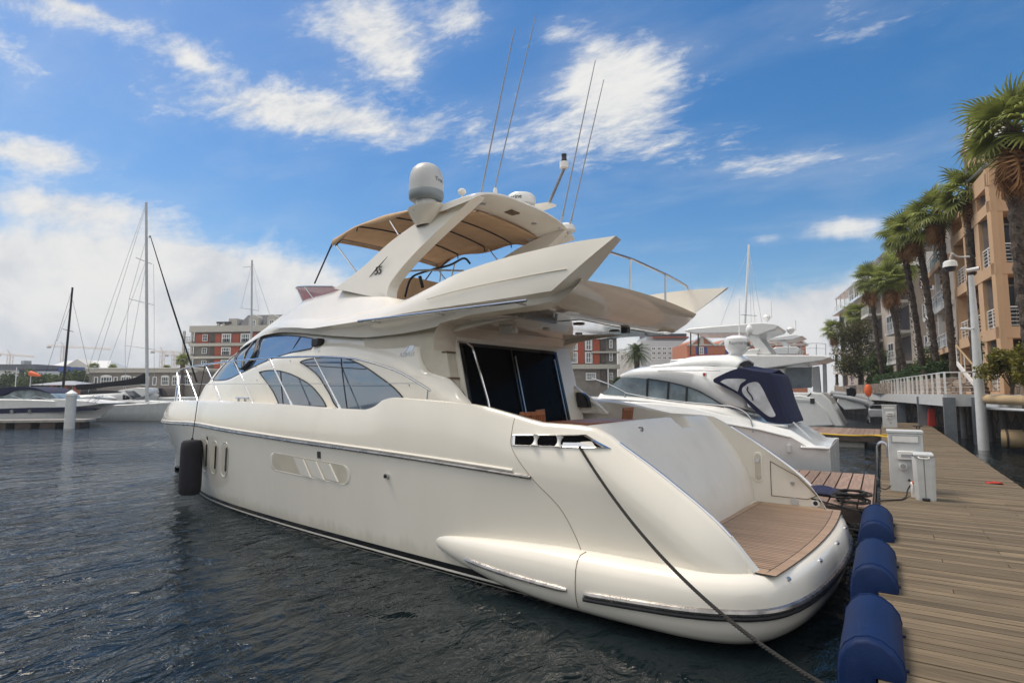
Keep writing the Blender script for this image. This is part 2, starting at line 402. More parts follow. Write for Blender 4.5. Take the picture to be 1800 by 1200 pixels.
# hull: half width at waterline, rub rail, top
h_wl=pch([(.5,1.98),(.75,2.16),(1.16,2.27),(2,2.3),(4,2.34),(8,2.28),(11,2.14),(13,1.92),(14.8,1.5),(16.4,.98),(17.6,.42),(18.2,.0)])
h_rw=pch([(.5,2.03),(.6,2.12),(.75,2.27),(1.16,2.39),(2,2.4),(3,2.4),(8,2.42),(10,2.40),(12,2.35),(14,2.19),(15.5,1.96),(17,1.6),(18,1.25),(19,.80),(19.7,.4),(20.1,0.)])
h_rz=pch([(.5,1.38),(3.25,1.52),(5.91,1.62),(9.26,1.71),(11.6,1.78),(13.6,1.84),(15.5,1.8),(17,1.77),(20.1,1.75)])
h_tz=pch([(.56,.73),(.81,1.08),(1.42,1.57),(2.03,1.96),(2.4,2.17),(2.75,2.2),(3.17,2.21),(3.59,2.29),(4.38,2.44),(5.2,2.49),(6.13,2.53),(6.35,2.50),(6.55,2.40),(6.87,2.32),(7.68,2.33),(9.4,2.38),(12,2.42),(15,2.41),(17,2.36),(20,2.33)])
h_tw=pch([(.5,2.0),(.6,2.08),(.8,2.16),(1.2,2.19),(3,2.22),(5,2.3),(8,2.32),(10,2.3),(12,2.23),(14,2.06),(15.5,1.8),(17,1.4),(18,1.0),(18.8,.55),(19.3,0.)])
# house: front end of each level, half width of each level
b_sf=pch([(2.2,17.3),(3.1,16.4),(3.8,15.),(4.3,13.4),(4.55,12.),(4.8,10.6)])
b_arch=pch([(4.4,2.2),(4.73,2.44),(5.23,2.62),(5.93,2.96),(6.72,3.28),(7.57,3.45),(8.3,3.55),(9.1,3.575),(10.38,3.42),(11.07,3.31),(12.3,3.06),(13.2,2.92),(14.6,2.92),(16.5,2.7)])
b_w=pch([(2.2,1.92),(3.,1.86),(3.6,1.76),(4.,1.62),(4.5,1.4),(4.8,1.25)])
def F(s,z,L=7.0):
    d=b_sf(z)-s
    if d<=0: return 0.
    x=max(0.,1-d/L)
    q=max(0.,min(1.,(b_arch(s)+.05-z)/.10)); q=q*q*(3-2*q)
    return (b_w(z)+.085*q)*(1-x**2.3)**(1/1.9)

def hullw(s, z):
    a = h_wl(s); b = h_rw(s); c = h_tw(s); tz = h_tz(s); rz = min(h_rz(s), tz-.55)
    if s < 3: rz = max(rz, .25)
    if z < 0: return max(0, a*(1+z*.35))
    if z < rz: return a+(b-a)*(z/rz)**.8
    return b+(c-b)*min(1, (z-rz)/max(tz-rz, .01))**2
YB = lambda: MB(Y)
yacht = thing('motor_yacht', 'large cream flybridge motor yacht with tan bimini moored stern-to beside the plank dock', 'yacht', tuple(YO), 'motor yachts moored stern-to')
yacht['group'] = 'boats moored along the plank dock'
def ypart(name, mb, m, parent=None, **k): return mb.build(name, m, parent or yacht, **k)
def mirror(rows): return [[(s, -w, z) for s, w, z in r] for r in rows]
SS = [.56,.62,.7,.81,.95,1.1,1.25,1.42,1.6,1.8,2.03,2.2,2.4,2.6,2.8,3.0,3.2,3.4,3.6,3.8,4.1,4.4,4.8,5.2,5.6,5.9,6.13,6.22,6.3,6.38,6.46,6.55,6.7,6.87,7.1]
x = 7.5
while x < 18: SS.append(x); x += .5
SS += [18,18.4,18.8,19.1,19.4,19.7,19.9,20.05,20.1]
def hull_sec(s):
    tz = h_tz(s); rz = min(h_rz(s), tz-.55); rz = max(rz, .12)
    zz = [-.5+.5*i/3 for i in range(3)]+[rz*i/9 for i in range(9)]
    if s < 2.45: zz = [lerp(.42, rz, i/12) if rz > .45 else rz for i in range(12)]
    zz = zz
    zz = zz+[lerp(rz, tz, i/12) for i in range(13)]
    out = [(s, hullw(s, z), z) for z in zz]
    k = hullw(s, tz)
    if s < 7.2:                       # rolled coaming and inner face of the cockpit side
        out += [(s, max(0,k-.03), tz+.012), (s, max(0,k-.09), tz+.012), (s, 2.12, min(tz-.03, tz)), (s, 2.12, lerp(.70, tz, .5)), (s, 2.12, .70)]
    else:
        out += [(s, max(0,k-.04), tz+.014), (s, max(0,k-.12), tz+.01), (s, max(0,k-.16), tz-.05), (s, max(0,k-.18), tz-.1), (s, max(0,k-.2), tz-.12)]
    return out
rows = [hull_sec(s) for s in SS]
mb = YB(); mb.grid(rows); mb.grid(mirror(rows))
# foredeck and side decks
mb.grid([[(s, lerp(-1, 1, j/8)*max(0, hullw(s, h_tz(s))-.19), h_tz(s)-.12+.10*(1-(j/4-1)**2)) for j in range(9)] for s in SS if s > 6.8])
hull = ypart('hull', mb, 'hullgel', ang=50)
# boot stripe, rubbing rail and fittings follow the hull skin
def strip(z0, z1, ss, off=.006, n=4, side=(1,)):
    m = YB()
    for sg in side: m.grid([[(s, sg*(hullw(s, lerp(z0, z1, j/n))+off), lerp(z0, z1, j/n)) for j in range(n+1)] for s in ss])
    return m
sB = [2+.4*i for i in range(41)]
ypart('boot_stripe', strip(-.4, .155, sB, side=(1,-1)), 'blackgloss', hull)
ypart('cream_line', strip(.045, .075, sB, off=.010, side=(1,-1)), 'gel', hull)
def railpts(a, b, off, dz=0, n=90, sg=1):
    return [(s, sg*(hullw(s, h_rz(s)+dz)+off), h_rz(s)+dz) for s in [lerp(a, b, i/n) for i in range(n+1)]]
mb = YB()
for sg in (1,-1): mb.tube(railpts(3.25, 20.08, .008, sg=sg), .027, 8)
rr_ = ypart('rubbing_rail', mb, 'rubsteel', hull)
mb = YB()
for sg in (1,-1): mb.tube(railpts(3.55, 20.05, .0, .055, sg=sg), .022, 6)
ypart('rail_lip', mb, 'gel', rr_)
# hull seam between topsides and stern quarter
mb = YB(); mb.tube([(p.x, hullw(p.x, p.y)+.0005, p.y) for p in spline([(3.63,2.27,0),(3.63,2.1,0),(3.58,1.86,0),(3.22,1.50,0),(2.82,1.19,0),(2.60,.87,0),(2.49,.62,0)], 5)], .004, 5)
ypart('panel_seam', mb, 'brownmark', hull)
def onhull(s, z, off=.0): return (s, hullw(s, z)+off, z)
def capsule(cx, cy, hw, hh, n=10, sk=0.):               # upright capsule outline in (s, z)
    out = []
    for k in range(n+1):
        a = math.pi*k/n; out.append((cx+hw*math.cos(a), cy+(hh-hw)+hw*math.sin(a)))
    for k in range(n+1):
        a = math.pi+math.pi*k/n; out.append((cx+hw*math.cos(a), cy-(hh-hw)+hw*math.sin(a)))
    return [(x+sk*(y-cy), y) for x, y in out]
def recess(outl, f, depth, name, mrim, mback, parent, rim=.012):
    # raised rim ring, then a recessed back plate seen through it
    m = YB(); n = len(outl); cx = sum(p[0] for p in outl)/n; cy = sum(p[1] for p in outl)/n
    def sc(p, k): return (cx+(p[0]-cx)*k, cy+(p[1]-cy)*k)
    r0 = [f(*p, .002) for p in outl]; r1 = [f(*p, rim) for p in [sc(q, .985) for q in outl]]; r2 = [f(*p, .004) for p in [sc(q, .93) for q in outl]]
    m.grid([r0, r1, r2], True); o = m.build(name, mrim, parent)
    m = YB(); m.patch([sc(q, .94) for q in outl], lambda a, b: f(a, b, .004), .2); m.build(name+'_back', mback, o)
    return o
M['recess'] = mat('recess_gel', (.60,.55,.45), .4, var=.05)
for s0, zc, sk in ((13.0,1.13,-.45),(12.42,1.13,-.42),(11.83,1.13,-.36)):
    o = recess(capsule(s0, zc, .20, .40, sk=sk), onhull, .02, 'porthole', 'gel', 'gel', hull)
    m = YB(); m.patch(capsule(s0-.02, zc+.01, .145, .335, sk=sk), lambda a, b: onhull(a, b, .009), .15); m.build('porthole_glass', 'recess', o)
    m = YB(); m.patch(capsule(s0-.10, zc+.01, .045, .28, sk=sk), lambda a, b: onhull(a, b, .013), .15); m.build('porthole_gap', 'blackgloss', o)
# engine air intake: long slanted recess with four louvres
vo = []
for k in range(9):
    a = math.pi/2+math.pi*k/8-math.pi/2*0; vo.append((9.58-.17*0+.17*math.sin(math.pi*k/8)+.0, 1.265+.175*math.cos(math.pi*k/8)))
vo += [(lerp(9.5,7.3,i/6), lerp(1.09,1.035,i/6)) for i in range(1,6)]
for k in range(9): vo.append((7.24-.17*math.sin(math.pi*k/8), 1.205-.17*math.cos(math.pi*k/8)))
vo += [(lerp(7.3,9.5,i/6), lerp(1.38,1.44,i/6)) for i in range(1,6)]
iv = recess(vo, onhull, .03, 'air_intake', 'hullgel', 'recess', hull, .007)
for k in range(3):
    s0 = 8.72-.42*k; q = [(s0+.14, 1.40-.012*k), (s0-.22, 1.39-.012*k), (s0-.46, 1.07), (s0-.10, 1.085)]
    m = YB(); rowsL = []
    for i in range(6):
        t = i/5; a = (lerp(q[0][0],q[3][0],t), lerp(q[0][1],q[3][1],t)); b = (lerp(q[1][0],q[2][0],t), lerp(q[1][1],q[2][1],t))
        rowsL.append([onhull(*a, .006), onhull(lerp(a[0],b[0],.5), lerp(a[1],b[1],.5), .016), onhull(*b, .026), onhull(b[0]-.012, b[1], .006)])
    m.grid(rowsL); m.build('louvre', 'gel', iv)
def hullfit(name, s, z, r, d, m):
    p = Y(*onhull(s, z)); q = Y(*onhull(s, z, d)); mm = MB(); mm.tube([p, q], r, 12); mm.build(name, m, hull)
hullfit('exhaust_outlet', 6.10, 1.29, .042, .05, 'steel'); hullfit('exhaust_rim', 6.10, 1.29, .026, .065, 'black')
for s0 in (8.02, 7.96):
    m = YB(); m.prism([(s0-.018,1.44),(s0+.018,1.44),(s0+.018,1.56),(s0-.018,1.56)], lambda a,b: onhull(a,b,-.002), lambda a,b: onhull(a,b,.012)); m.build('side_light', 'black', hull)
m = YB(); m.prism([(12.68,1.52),(12.73,1.52),(12.73,1.60),(12.68,1.60)], lambda a,b: onhull(a,b,-.002), lambda a,b: onhull(a,b,.012)); m.build('side_light', 'black', hull)
m = YB(); m.tube([onhull(18.9,1.2,.005), onhull(19.0,.95,.005)], .05, 8); m.build('bow_eye', 'darkmetal', hull)
# chrome fairlead with two bollards let into the quarter
fo = [(3.62,2.055),(2.50,2.10),(2.14,1.945),(3.60,1.905)]
def ring(poly, f, off0, off1, k):
    m = YB(); n = len(poly); cx = sum(p[0] for p in poly)/n; cy = sum(p[1] for p in poly)/n; rws = [[], [], []]
    for i in range(n):
        for j in range(10):
            t = j/10; a = poly[i]; b = poly[(i+1) % n]; x, y = lerp(a[0],b[0],t), lerp(a[1],b[1],t)
            rws[0].append(f(x, y, off0)); rws[1].append(f(cx+(x-cx)*(1-k*.4), cy+(y-cy)*(1-k), off1)); rws[2].append(f(cx+(x-cx)*(1-k*.7), cy+(y-cy)*(1-1.8*k), off0))
    return m.grid(rws, True)
fl = ring(fo, onhull, .002, .022, .13).build('fairlead', 'chrome', hull)
m = YB(); m.patch([(3.56,2.04),(2.52,2.08),(2.26,1.96),(3.55,1.925)], lambda a,b: onhull(a,b,.006), .2); m.build('fairlead_opening', 'bglass', fl)
for s0 in (3.22, 2.86):
    m = MB(); a = Vector(Y(*onhull(s0, 1.925, .012))); b = Vector(Y(*onhull(s0, 2.06, .012)))
    m.tube([lerp(a,b,t) for t in (0,.2,.4,.6,.8,1)], [.055,.036,.026,.026,.036,.055], 10); m.build('roller', 'offwhite', fl)
m = YB(); m.patch([(2.80,1.99),(2.55,2.0),(2.35,1.955),(2.8,1.935)], lambda a,b: onhull(a,b,.012), .3); m.build('roller_plate', 'chrome', fl)
# polished strip down the inner edge of each quarter
for sg in (1,-1):
    m = YB(); pts = [(s, sg*(hullw(s, h_tz(s))-.03), h_tz(s)+.016) for s in [lerp(2.08,.80,i/20) for i in range(21)]]
    m.tube(pts, .02, 8); m.build('quarter_strip', 'chrome', hull)

# ---- stern platform: a fat rounded pod wrapped round the quarters and stern
nose = [(5.35,2.26,.42),(5.1,2.34,.42),(4.7,2.44,.40),(4.2,2.53,.38),(3.6,2.60,.36),(2.9,2.65,.36),(2.2,2.67,.37),(1.6,2.67,.38),(1.15,2.63,.38),(.8,2.53,.38),(.54,2.36,.38),(.34,2.08,.38),(.20,1.6,.38),(.12,.9,.38),(.09,0,.38)]
sc_ = [.03,.2,.45,.66,.86,.98,1,1,1,1,1,1,1,1,1]
path = spline(nose, 6)
scs = []
for i in range(len(nose)-1):
    for k in range(6): scs.append(lerp(sc_[i], sc_[i+1], k/6))
scs.append(1)
path2 = path+[Vector((p.x, -p.y, p.z)) for p in path[-2::-1]]; scs2 = scs+scs[-2::-1]
prof = [(-.50,.355),(-.36,.355),(-.25,.355),(-.12,.343),(-.055,.295),(-.015,.20),(0,.06),(-.002,-.04),(-.02,-.14),(-.06,-.24),(-.14,-.31),(-.28,-.36),(-.6,-.38)]
rows = []
for i, p in enumerate(path2):
    d = path2[min(i+1, len(path2)-1)]-path2[max(i-1,0)]; nrm = Vector((d.y, -d.x)).normalized()
    if nrm.dot(Vector((p.x-3, p.y))) < 0: nrm = -nrm
    k = scs2[i]; rows.append([(p.x+nrm.x*a*k, p.y+nrm.y*a*k, p.z+b*k) for a, b in prof])
mb = YB(); mb.grid(rows)
plat = ypart('swim_platform', mb, 'gel', ang=60)
def podpt(i, a, b):
    p = path2[i]; d = path2[min(i+1, len(path2)-1)]-path2[max(i-1,0)]; nrm = Vector((d.y, -d.x)).normalized()
    if nrm.dot(Vector((p.x-3, p.y))) < 0: nrm = -nrm
    return (p.x+nrm.x*a, p.y+nrm.y*a, p.z+b)
N2 = len(path2)
def pod_index(s, sg=1):
    best = min(range(len(path)), key=lambda i: abs(path[i].x-s)); return best if sg > 0 else N2-1-best
for sg in (1,-1):
    ii = sorted((pod_index(4.25, sg), pod_index(2.50, sg)))
    mb = YB(); idx = list(range(ii[0], ii[1]+1)); mb.tube([podpt(i, .004, -.05) for i in idx], [.02]+[.034]*(len(idx)-2)+[.02], 8); ypart('rubbing_strip', mb, 'rubsteel', plat)
idx = list(range(pod_index(2.28), pod_index(2.28,-1)+1))
mb = YB(); mb.tube([podpt(i, .004, -.045+.09*min(1,max(0,(2.3-path2[i].x)/1.6))) for i in idx], [.02]+[.036]*(len(idx)-2)+[.02], 8); ss_ = ypart('stern_strip', mb, 'rubsteel', plat)
mb = YB(); mb.tube([podpt(i, .006, -.10+.09*min(1,max(0,(2.3-path2[i].x)/1.6))) for i in idx], .028, 8); ypart('strip_insert', mb, 'black', ss_)
mb = YB(); i0 = pod_index(2.46); mb.tube([podpt(i0, a+.001, b) for a, b in prof[2:10]], .005, 5); ypart('panel_seam', mb, 'brownmark', plat)
for f in (.3,.42,.52,.62,.74):
    i = int(lerp(pod_index(1.2), pod_index(1.2,-1), f)); mb = MB(); a = Vector(Y(*podpt(i, -.06, .28))); b = Vector(Y(*podpt(i, -.035, .305))); mb.tube([a, b], .022, 10); ypart('drain_stud', mb, 'steel', plat)
# platform deck, teak inlay laid in strips fore and aft
zt = .742
def saft(w): return .10+.0*w + (.145*(abs(w)/1.2)**2.2 if abs(w) < 2.2 else 1)
mb = YB(); mb.grid([[(lerp(saft(w)+.25, 1.95, i/6), w, zt-.006) for i in range(7)] for w in [lerp(-2.13,2.13,j/24) for j in range(25)]]); ypart('platform_deck', mb, 'gel', plat)
def tk_aft(w): return .36+.10*(abs(w)/1.95)**2.5*.0+.02*(abs(w)/2)**2 + (.0)
def tk_aft(w): return .37-.11*(1-(abs(w)/2.0)**2)
mb = YB(); mb.grid([[(tk_aft(w)-.012, w, zt), (1.66, w, zt)] for w in [lerp(-2.10,2.10,j/24) for j in range(25)]]); td = ypart('teak_caulking', mb, 'caulk', plat)
mb = YB(); nst = 52; pw = 3.76/nst
for k in range(nst):
    w0 = -1.88+k*pw; w1 = w0+pw-.013; wm = (w0+w1)/2
    mb.add([(tk_aft(w0)+.115, w0, zt+.004),(tk_aft(w1)+.115, w1, zt+.004),(1.555, w1, zt+.004),(1.555, w0, zt+.004)], [(0,1,2,3)])
ypart('teak_inlay', mb, 'teak', plat, clean=False)
mb = YB()
ws = [lerp(-2.08,2.08,j/30) for j in range(31)]
mb.grid([[(tk_aft(w), w, zt+.004), (tk_aft(w)+.105, w, zt+.004)] for w in ws]); mb.grid([[(1.565, w, zt+.004), (1.655, w, zt+.004)] for w in ws])
for a, b in ((1.89,2.08),(-2.08,-1.89)): mb.grid([[(s, a, zt+.004), (s, b, zt+.004)] for s in (tk_aft(1.95)+.115, 1.0, 1.555)])
ypart('teak_margin', mb, 'teak', plat, clean=False)
# transom: bulging garage door with a step notch in its top edge
def notch(w): return max(0, min(1, (.30-abs(w+.62))/.05))
def tr(w, t):
    tz = 2.215-.03*(w/2)**2; z = lerp(.735, tz, t); k = t
    if z > tz-.17*notch(w): z = tz-.17*notch(w); k = (z-.735)/(tz-.735)
    return (1.70+.80*k**1.25-.13*math.sin(math.pi*k)-.06*(1-(w/2.1)**2), w, z)
wsn = sorted(set([lerp(-2.13,2.13,j/30) for j in range(31)]+[-.97,-.92,-.9,-.32,-.34,-.27]))
mb = YB(); rows = []
for w in wsn:
    r = [tr(w, t/14) for t in range(15)]; s, _, z = r[-1]
    rows.append(r+[(s+.03, w, z+.012), (s+.10, w, z+.012), (s+.34, w, z-.02), (s+.36, w, z-.5), (s+.36, w, 1.3)])
mb.grid(rows); 
M['transom'] = mat('transom_gelcoat', (.72,.68,.61), .42, var=.03, vs=1.5, coat=.12, dirt=(2.2,.3,(.60,.54,.46)))
trn = ypart('transom', mb, 'transom', ang=30)
mb = YB(); mb.box(2.50,2.82,-.90,-.34,2.02,2.05); mb.box(2.80,2.84,-.92,-.32,2.05,2.2); ypart('step_tread', mb, 'brownmark', trn)
mb = MB(); c = Vector(Y(*tr(1.0,.93))); mb.tube([c+YF*.02, c-YF*.03], .035, 12); ypart('transom_lock', mb, 'steel', trn)
# fittings on the inner face of the far quarter
fw_ = -2.118
def fin(s, z, o=0.): return (s, fw_+o, z)
mb = YB(); mb.prism(capsule(1.62,1.33,.075,.26), lambda a,b: fin(a,b,-.01), lambda a,b: fin(a,b,.022)); sh = ypart('shower_box', mb, 'gel', hull, bevel=.008)
mb = YB(); mb.prism(capsule(1.62,1.33,.052,.225), lambda a,b: fin(a,b,.02), lambda a,b: fin(a,b,.026)); mb.build('shower_recess', 'recess', sh)
mb = YB(); mb.tube([fin(1.62,1.45,.02), fin(1.62,1.45,.05)], .04, 12); mb.build('shower_head', 'chrome', sh)
mb = YB(); mb.tube([fin(1.60,1.16,.02), fin(1.60,1.16,.06)], .018, 8); mb.build('shower_tap', 'chrome', sh)
mb = YB()
lk = [(1.42,1.44),(1.42,.86),(.86,.86),(.72,.93),(1.0,1.22),(1.42,1.44)]
for a, b in zip(lk[:-1], lk[1:]): mb.tube([fin(*a, .003), fin(*b, .003)], .006, 5)
ypart('locker_hatch', mb, 'brownmark', hull)
mb = YB(); mb.tube([fin(1.08,1.10,0), fin(1.08,1.10,.02)], .03, 12); ypart('hatch_lock', mb, 'steel', hull)
mb = YB(); mb.tube([fin(1.06,.80,0), fin(1.06,.80,.02)], .062, 16); ypart('speaker', mb, 'domegrey', hull)
mb = YB(); mb.tube([fin(.74,.81,0), fin(.74,.81,.022)], .066, 16); ps = ypart('shore_power_inlet', mb, 'white', hull)
mb = YB(); mb.tube([fin(.74,.81,.02), fin(.74,.81,.028)], .036, 8); mb.build('inlet_socket', 'black', ps)

# ---- house
def sa(z): return pch([(2.2,4.45),(2.45,4.72),(2.7,5.08),(2.86,5.32),(2.95,5.70),(3.15,5.95),(3.35,6.02),(3.52,5.85),(3.64,5.3),(3.74,4.5),(3.80,3.6)])(z)
zz = [lerp(2.2,3.8,i/56) for i in range(57)]+[3.9,4.0,4.1,4.2,4.3,4.4,4.5,4.6,4.7,4.8]
rows = []
for z in zz:
    a = sa(z) if z <= 3.8 else 3.6+(z-3.8)*8; b = b_sf(z); r = []
    for i in range(111):
        t = i/110; s = a+(b-a)*(1-(1-t)**1.8)
        r.append((s, F(s, z), z))
    rows.append(r)
mb = YB(); mb.grid(rows); mb.grid(mirror(rows))
mb.grid([[(s, k*F(s, 4.8), 4.8) for k in (-1,0,1)] for s in [lerp(11.4,10.6,i/8)-.0 for i in range(9)]])
house = ypart('cabin_house', mb, 'gel', ang=55, solid=.09)
def onhouse(s, z, off=0.): return (s, F(s, z)+off, z)
def closed_spline(P, n=6, sharp=()):
    out = []; m = len(P)
    for i in range(m):
        p0, p1, p2, p3 = P[(i-1) % m], P[i], P[(i+1) % m], P[(i+2) % m]
        if i in sharp: p0 = p1
        if (i+1) % m in sharp: p3 = p2
        for k in range(n):
            t = k/n
            out.append(tuple(.5*((2*p1[j])+(p2[j]-p0[j])*t+(2*p0[j]-5*p1[j]+4*p2[j]-p3[j])*t*t+(3*p1[j]-p0[j]-3*p2[j]+p3[j])*t**3) for j in (0,1)))
    return out
WG = [(14.62,2.95),(14.1,3.42),(13.35,3.74),(12.75,3.89),(12.06,3.98),(11.14,3.95),(9.95,3.83),(9.15,3.71),(9.2,3.52),(10.38,3.44),(11.07,3.34),(12.32,3.09),(13.21,2.94)]
WA = [(11.16,3.08),(10.71,3.11),(10.21,3.08),(9.67,2.98),(9.04,2.78),(8.60,2.52),(8.41,2.35),(10.12,2.38),(10.37,2.62),(10.70,2.84)]
WBp = [(9.50,3.25),(9.27,3.295),(8.65,3.32),(8.00,3.28),(7.41,3.12),(6.91,2.91),(6.49,2.71),(6.22,2.53),(6.25,2.42),(7.16,2.31),(7.99,2.32),(8.40,2.65),(8.79,2.96),(9.23,3.16)]
def window(name, outl, sharp, bars, sg=1):
    oc = closed_spline(outl, 5, sharp); f = lambda a, b: (a, sg*(F(a, b)+.008), b)
    m = YB(); m.patch(oc, f, .16); o = m.build(name, 'wsglass' if name == 'windscreen_window' else 'glass', house)
    m = YB(); m.tube([(a, sg*(F(a,b)+.008), b) for a, b in oc+[oc[0]]], .013, 6); m.build('window_seal', 'black', o)
    for p in bars:
        m = YB(); m.tube([(lerp(p[0],p[2],i/8), sg*(F(lerp(p[0],p[2],i/8), lerp(p[1],p[3],i/8))+.012), lerp(p[1],p[3],i/8)) for i in range(9)], .009, 6); m.build('window_divider', 'black', o)
for sg in (1,-1):
    window('windscreen_window', WG, (0,7,8), [(9.95,3.83,10.1,3.46)], sg)
    window('cabin_window', WA, (0,6,7), [(10.2,3.08,9.95,2.38)], sg)
    window('cabin_window', WBp, (0,7,8), [(8.1,3.28,7.75,2.32),(9.3,3.18,7.3,3.05)], sg)
# windscreen wiper
wl = [(13.49,3.70),(12.35,3.93),(11.95,3.60),(11.98,3.36),(12.22,3.2),(12.6,3.25),(13.0,3.42),(13.3,3.60)]
mb = YB(); q = [ (p.x, p.y) for p in spline([(12.35,3.95,0),(11.9,3.6,0),(11.95,3.34,0),(12.25,3.19,0)], 8)]
mb.tube([onhouse(a,b,.045) for a,b in q], .045, 6)
q = [(p.x, p.y) for p in spline([(12.35,3.95,0),(12.9,3.87,0),(13.35,3.72,0),(13.42,3.6,0),(13.2,3.45,0),(12.75,3.25,0),(12.3,3.19,0)], 8)]
mb.tube([onhouse(a,b,.035) for a,b in q], .017, 6); wp = ypart('wiper', mb, 'black', house)
mb = YB(); mb.tube([onhouse(a,b,.03) for a,b in [(12.75,3.9),(12.66,3.6),(12.4,3.3),(12.28,3.2)]], .024, 6); mb.build('wiper_arm', 'black', wp)
# small floodlight at the aft end of the windscreen
mb = YB(); mb.obox(Y(9.02,1.86,3.64), YF*.10, YP*.07, (0,0,.085)) if False else mb.box(8.92,9.16,1.74,1.90,3.56,3.72); ypart('flood_light', mb, 'black', house, bevel=.02)
# emblem on the pillar: leaning sail above lettering
def oh2(a, b, d=0.): return (a, F(a, b)+.006+d, b)
mb = YB(); mb.patch([(6.36,3.33),(6.20,3.34),(6.13,3.55),(6.19,3.555),(6.30,3.44)], lambda a,b: oh2(a,b), .3); mb.patch([(6.40,3.33),(6.46,3.33),(6.34,3.43),(6.24,3.53),(6.33,3.42)], lambda a,b: oh2(a,b), .3); ypart('sail_emblem', mb, 'steel', house)
mb = text_mb('AZIMUT', .105, .004, lambda x, y, d: Y(*oh2(6.33-x, 3.25+y, d))); mb.build('lettering', 'steel', house)
# small studs
for a, b in ((8.9,3.45),(9.9,3.3),(11.4,3.2),(11.2,2.9),(6.1,2.75),(6.0,2.5)):
    mb = YB(); mb.tube([onhouse(a,b,-.01), onhouse(a,b,.01)], .014, 8); ypart('deck_stud', mb, 'steel', house)

# ---- flybridge shell
T = lambda *p: (pch([(a, b) for a, b, c in p]), pch([(a, c) for a, b, c in p]), p[0][0], p[-1][0])
lip = T((3.15,2.10,3.86),(3.7,2.10,3.825),(4.6,2.07,3.81),(5.5,1.98,3.69),(6.5,1.90,3.645),(7.2,1.88,3.64),(8.4,1.84,3.73),(9.3,1.76,3.83),(10,1.68,3.91),(11.1,1.52,4.0),(12,1.34,4.02),(13,1.17,3.91),(13.6,1.10,3.79),(14.3,.98,3.5))
rec = T((3.13,2.13,3.93),(4.6,2.11,3.91),(6.5,2.02,3.86),(8.4,1.88,3.86),(10,1.71,3.97),(11.1,1.54,4.05),(12,1.34,4.08),(13,1.15,3.96),(13.6,1.07,3.85),(14.3,.94,3.56))
knk = T((3.00,2.26,3.975),(3.83,2.26,3.955),(5.5,2.24,3.94),(7.1,2.14,3.91),(8.97,1.95,3.92),(10,1.77,4.02),(11.1,1.56,4.10),(12,1.33,4.13),(13,1.12,4.0),(13.6,1.03,3.9),(14.3,.9,3.6))
cre = T((2.05,2.24,4.565),(2.76,2.23,4.59),(3.6,2.21,4.57),(4.66,2.18,4.48),(5.6,2.12,4.29),(6.2,2.05,4.19),(7,1.95,4.15),(8.5,1.80,4.13),(10,1.60,4.25),(11.1,1.42,4.29),(12,1.2,4.25),(13,1.0,4.1),(13.6,.9,3.98),(14.3,.8,3.66))
cin = T((2.05,2.10,4.545),(2.76,2.02,4.57),(3.6,1.98,4.55),(4.66,1.96,4.46),(5.6,1.93,4.28),(6.2,1.87,4.23),(6.73,1.79,4.32),(7.2,1.69,4.44),(7.7,1.58,4.58),(8.2,1.49,4.70),(8.9,1.42,4.80),(10.2,1.36,4.72),(11.1,1.2,4.54),(12,1.0,4.34),(13,.8,4.14),(13.6,.7,4.02),(14.3,.6,3.7))
inn = T((2.62,1.98,4.10),(3.6,1.94,4.11),(5.6,1.88,4.11),(6.2,1.8,4.12),(6.73,1.64,4.15),(7.5,1.44,4.3),(8.2,1.35,4.45),(8.9,1.28,4.7),(10.2,1.1,4.74),(11.1,.9,4.58),(12,.6,4.38),(13,.4,4.17),(13.6,.3,4.05),(14.3,.25,3.73))
cen = T((2.62,1.98,4.10),(3.6,1.94,4.11),(5.6,1.88,4.11),(6.2,1.8,4.12),(6.73,1.6,4.13),(7.5,1.38,4.14),(8.2,1.2,4.2),(8.9,.9,4.6),(10.2,0,4.76),(11.1,0,4.60),(12,0,4.4),(13,0,4.19),(13.6,0,4.07),(14.3,0,3.75))
def ev(r, s): return (s, r[0](s), r[1](s))
NS = 70
cols = []
for i in range(NS+1):
    t = i/NS; c = []
    rws = [lip, rec, knk, None, cre, cin, inn, cen]
    for k, r in enumerate(rws):
        if r is None:
            a = c[-1]; r2 = cre; s = r2[2]+(r2[3]-r2[2])*t; b = ev(r2, s)
            for q in (.25,.5,.75): c.append((lerp(a[0],b[0],q), lerp(a[1],b[1],q)+.02*math.sin(math.pi*q), lerp(a[2],b[2],q)))
            continue
        s = r[2]+(r[3]-r[2])*t; b = ev(r, s)
        if r is cin:
            a = c[-1]; c.append((lerp(a[0],b[0],.5), lerp(a[1],b[1],.5)+.05*max(0,min(1,(s-6.2)/1.5)), lerp(a[2],b[2],.5)+.05*max(0,min(1,(s-6.2)/1.5))))
        c.append(b)
    cols.append(c)
mb = YB(); mb.grid(cols); mb.grid(mirror(cols))
for sg in (1,-1):
    e = [(s, sg*w, z) for s, w, z in cols[0]]
    mb.add(e, [(i, i+1, 9) for i in range(8)])
    mb.add([e[9], e[0], (3.2, sg*2.0, 3.765), (2.66, sg*2.0, 4.12)], [(0,1,2),(0,2,3)])
fly = ypart('flybridge', mb, 'gel', ang=48)
# faint styling line on each wing
mb = YB()
mb.tube([(s, knk[0](s)+.001+.014, lerp(knk[1](s), cre[1](s), .42)) for s in [lerp(2.75,5.4,i/16) for i in range(17)]], .006, 5); ypart('styling_line', mb, 'recess', fly)
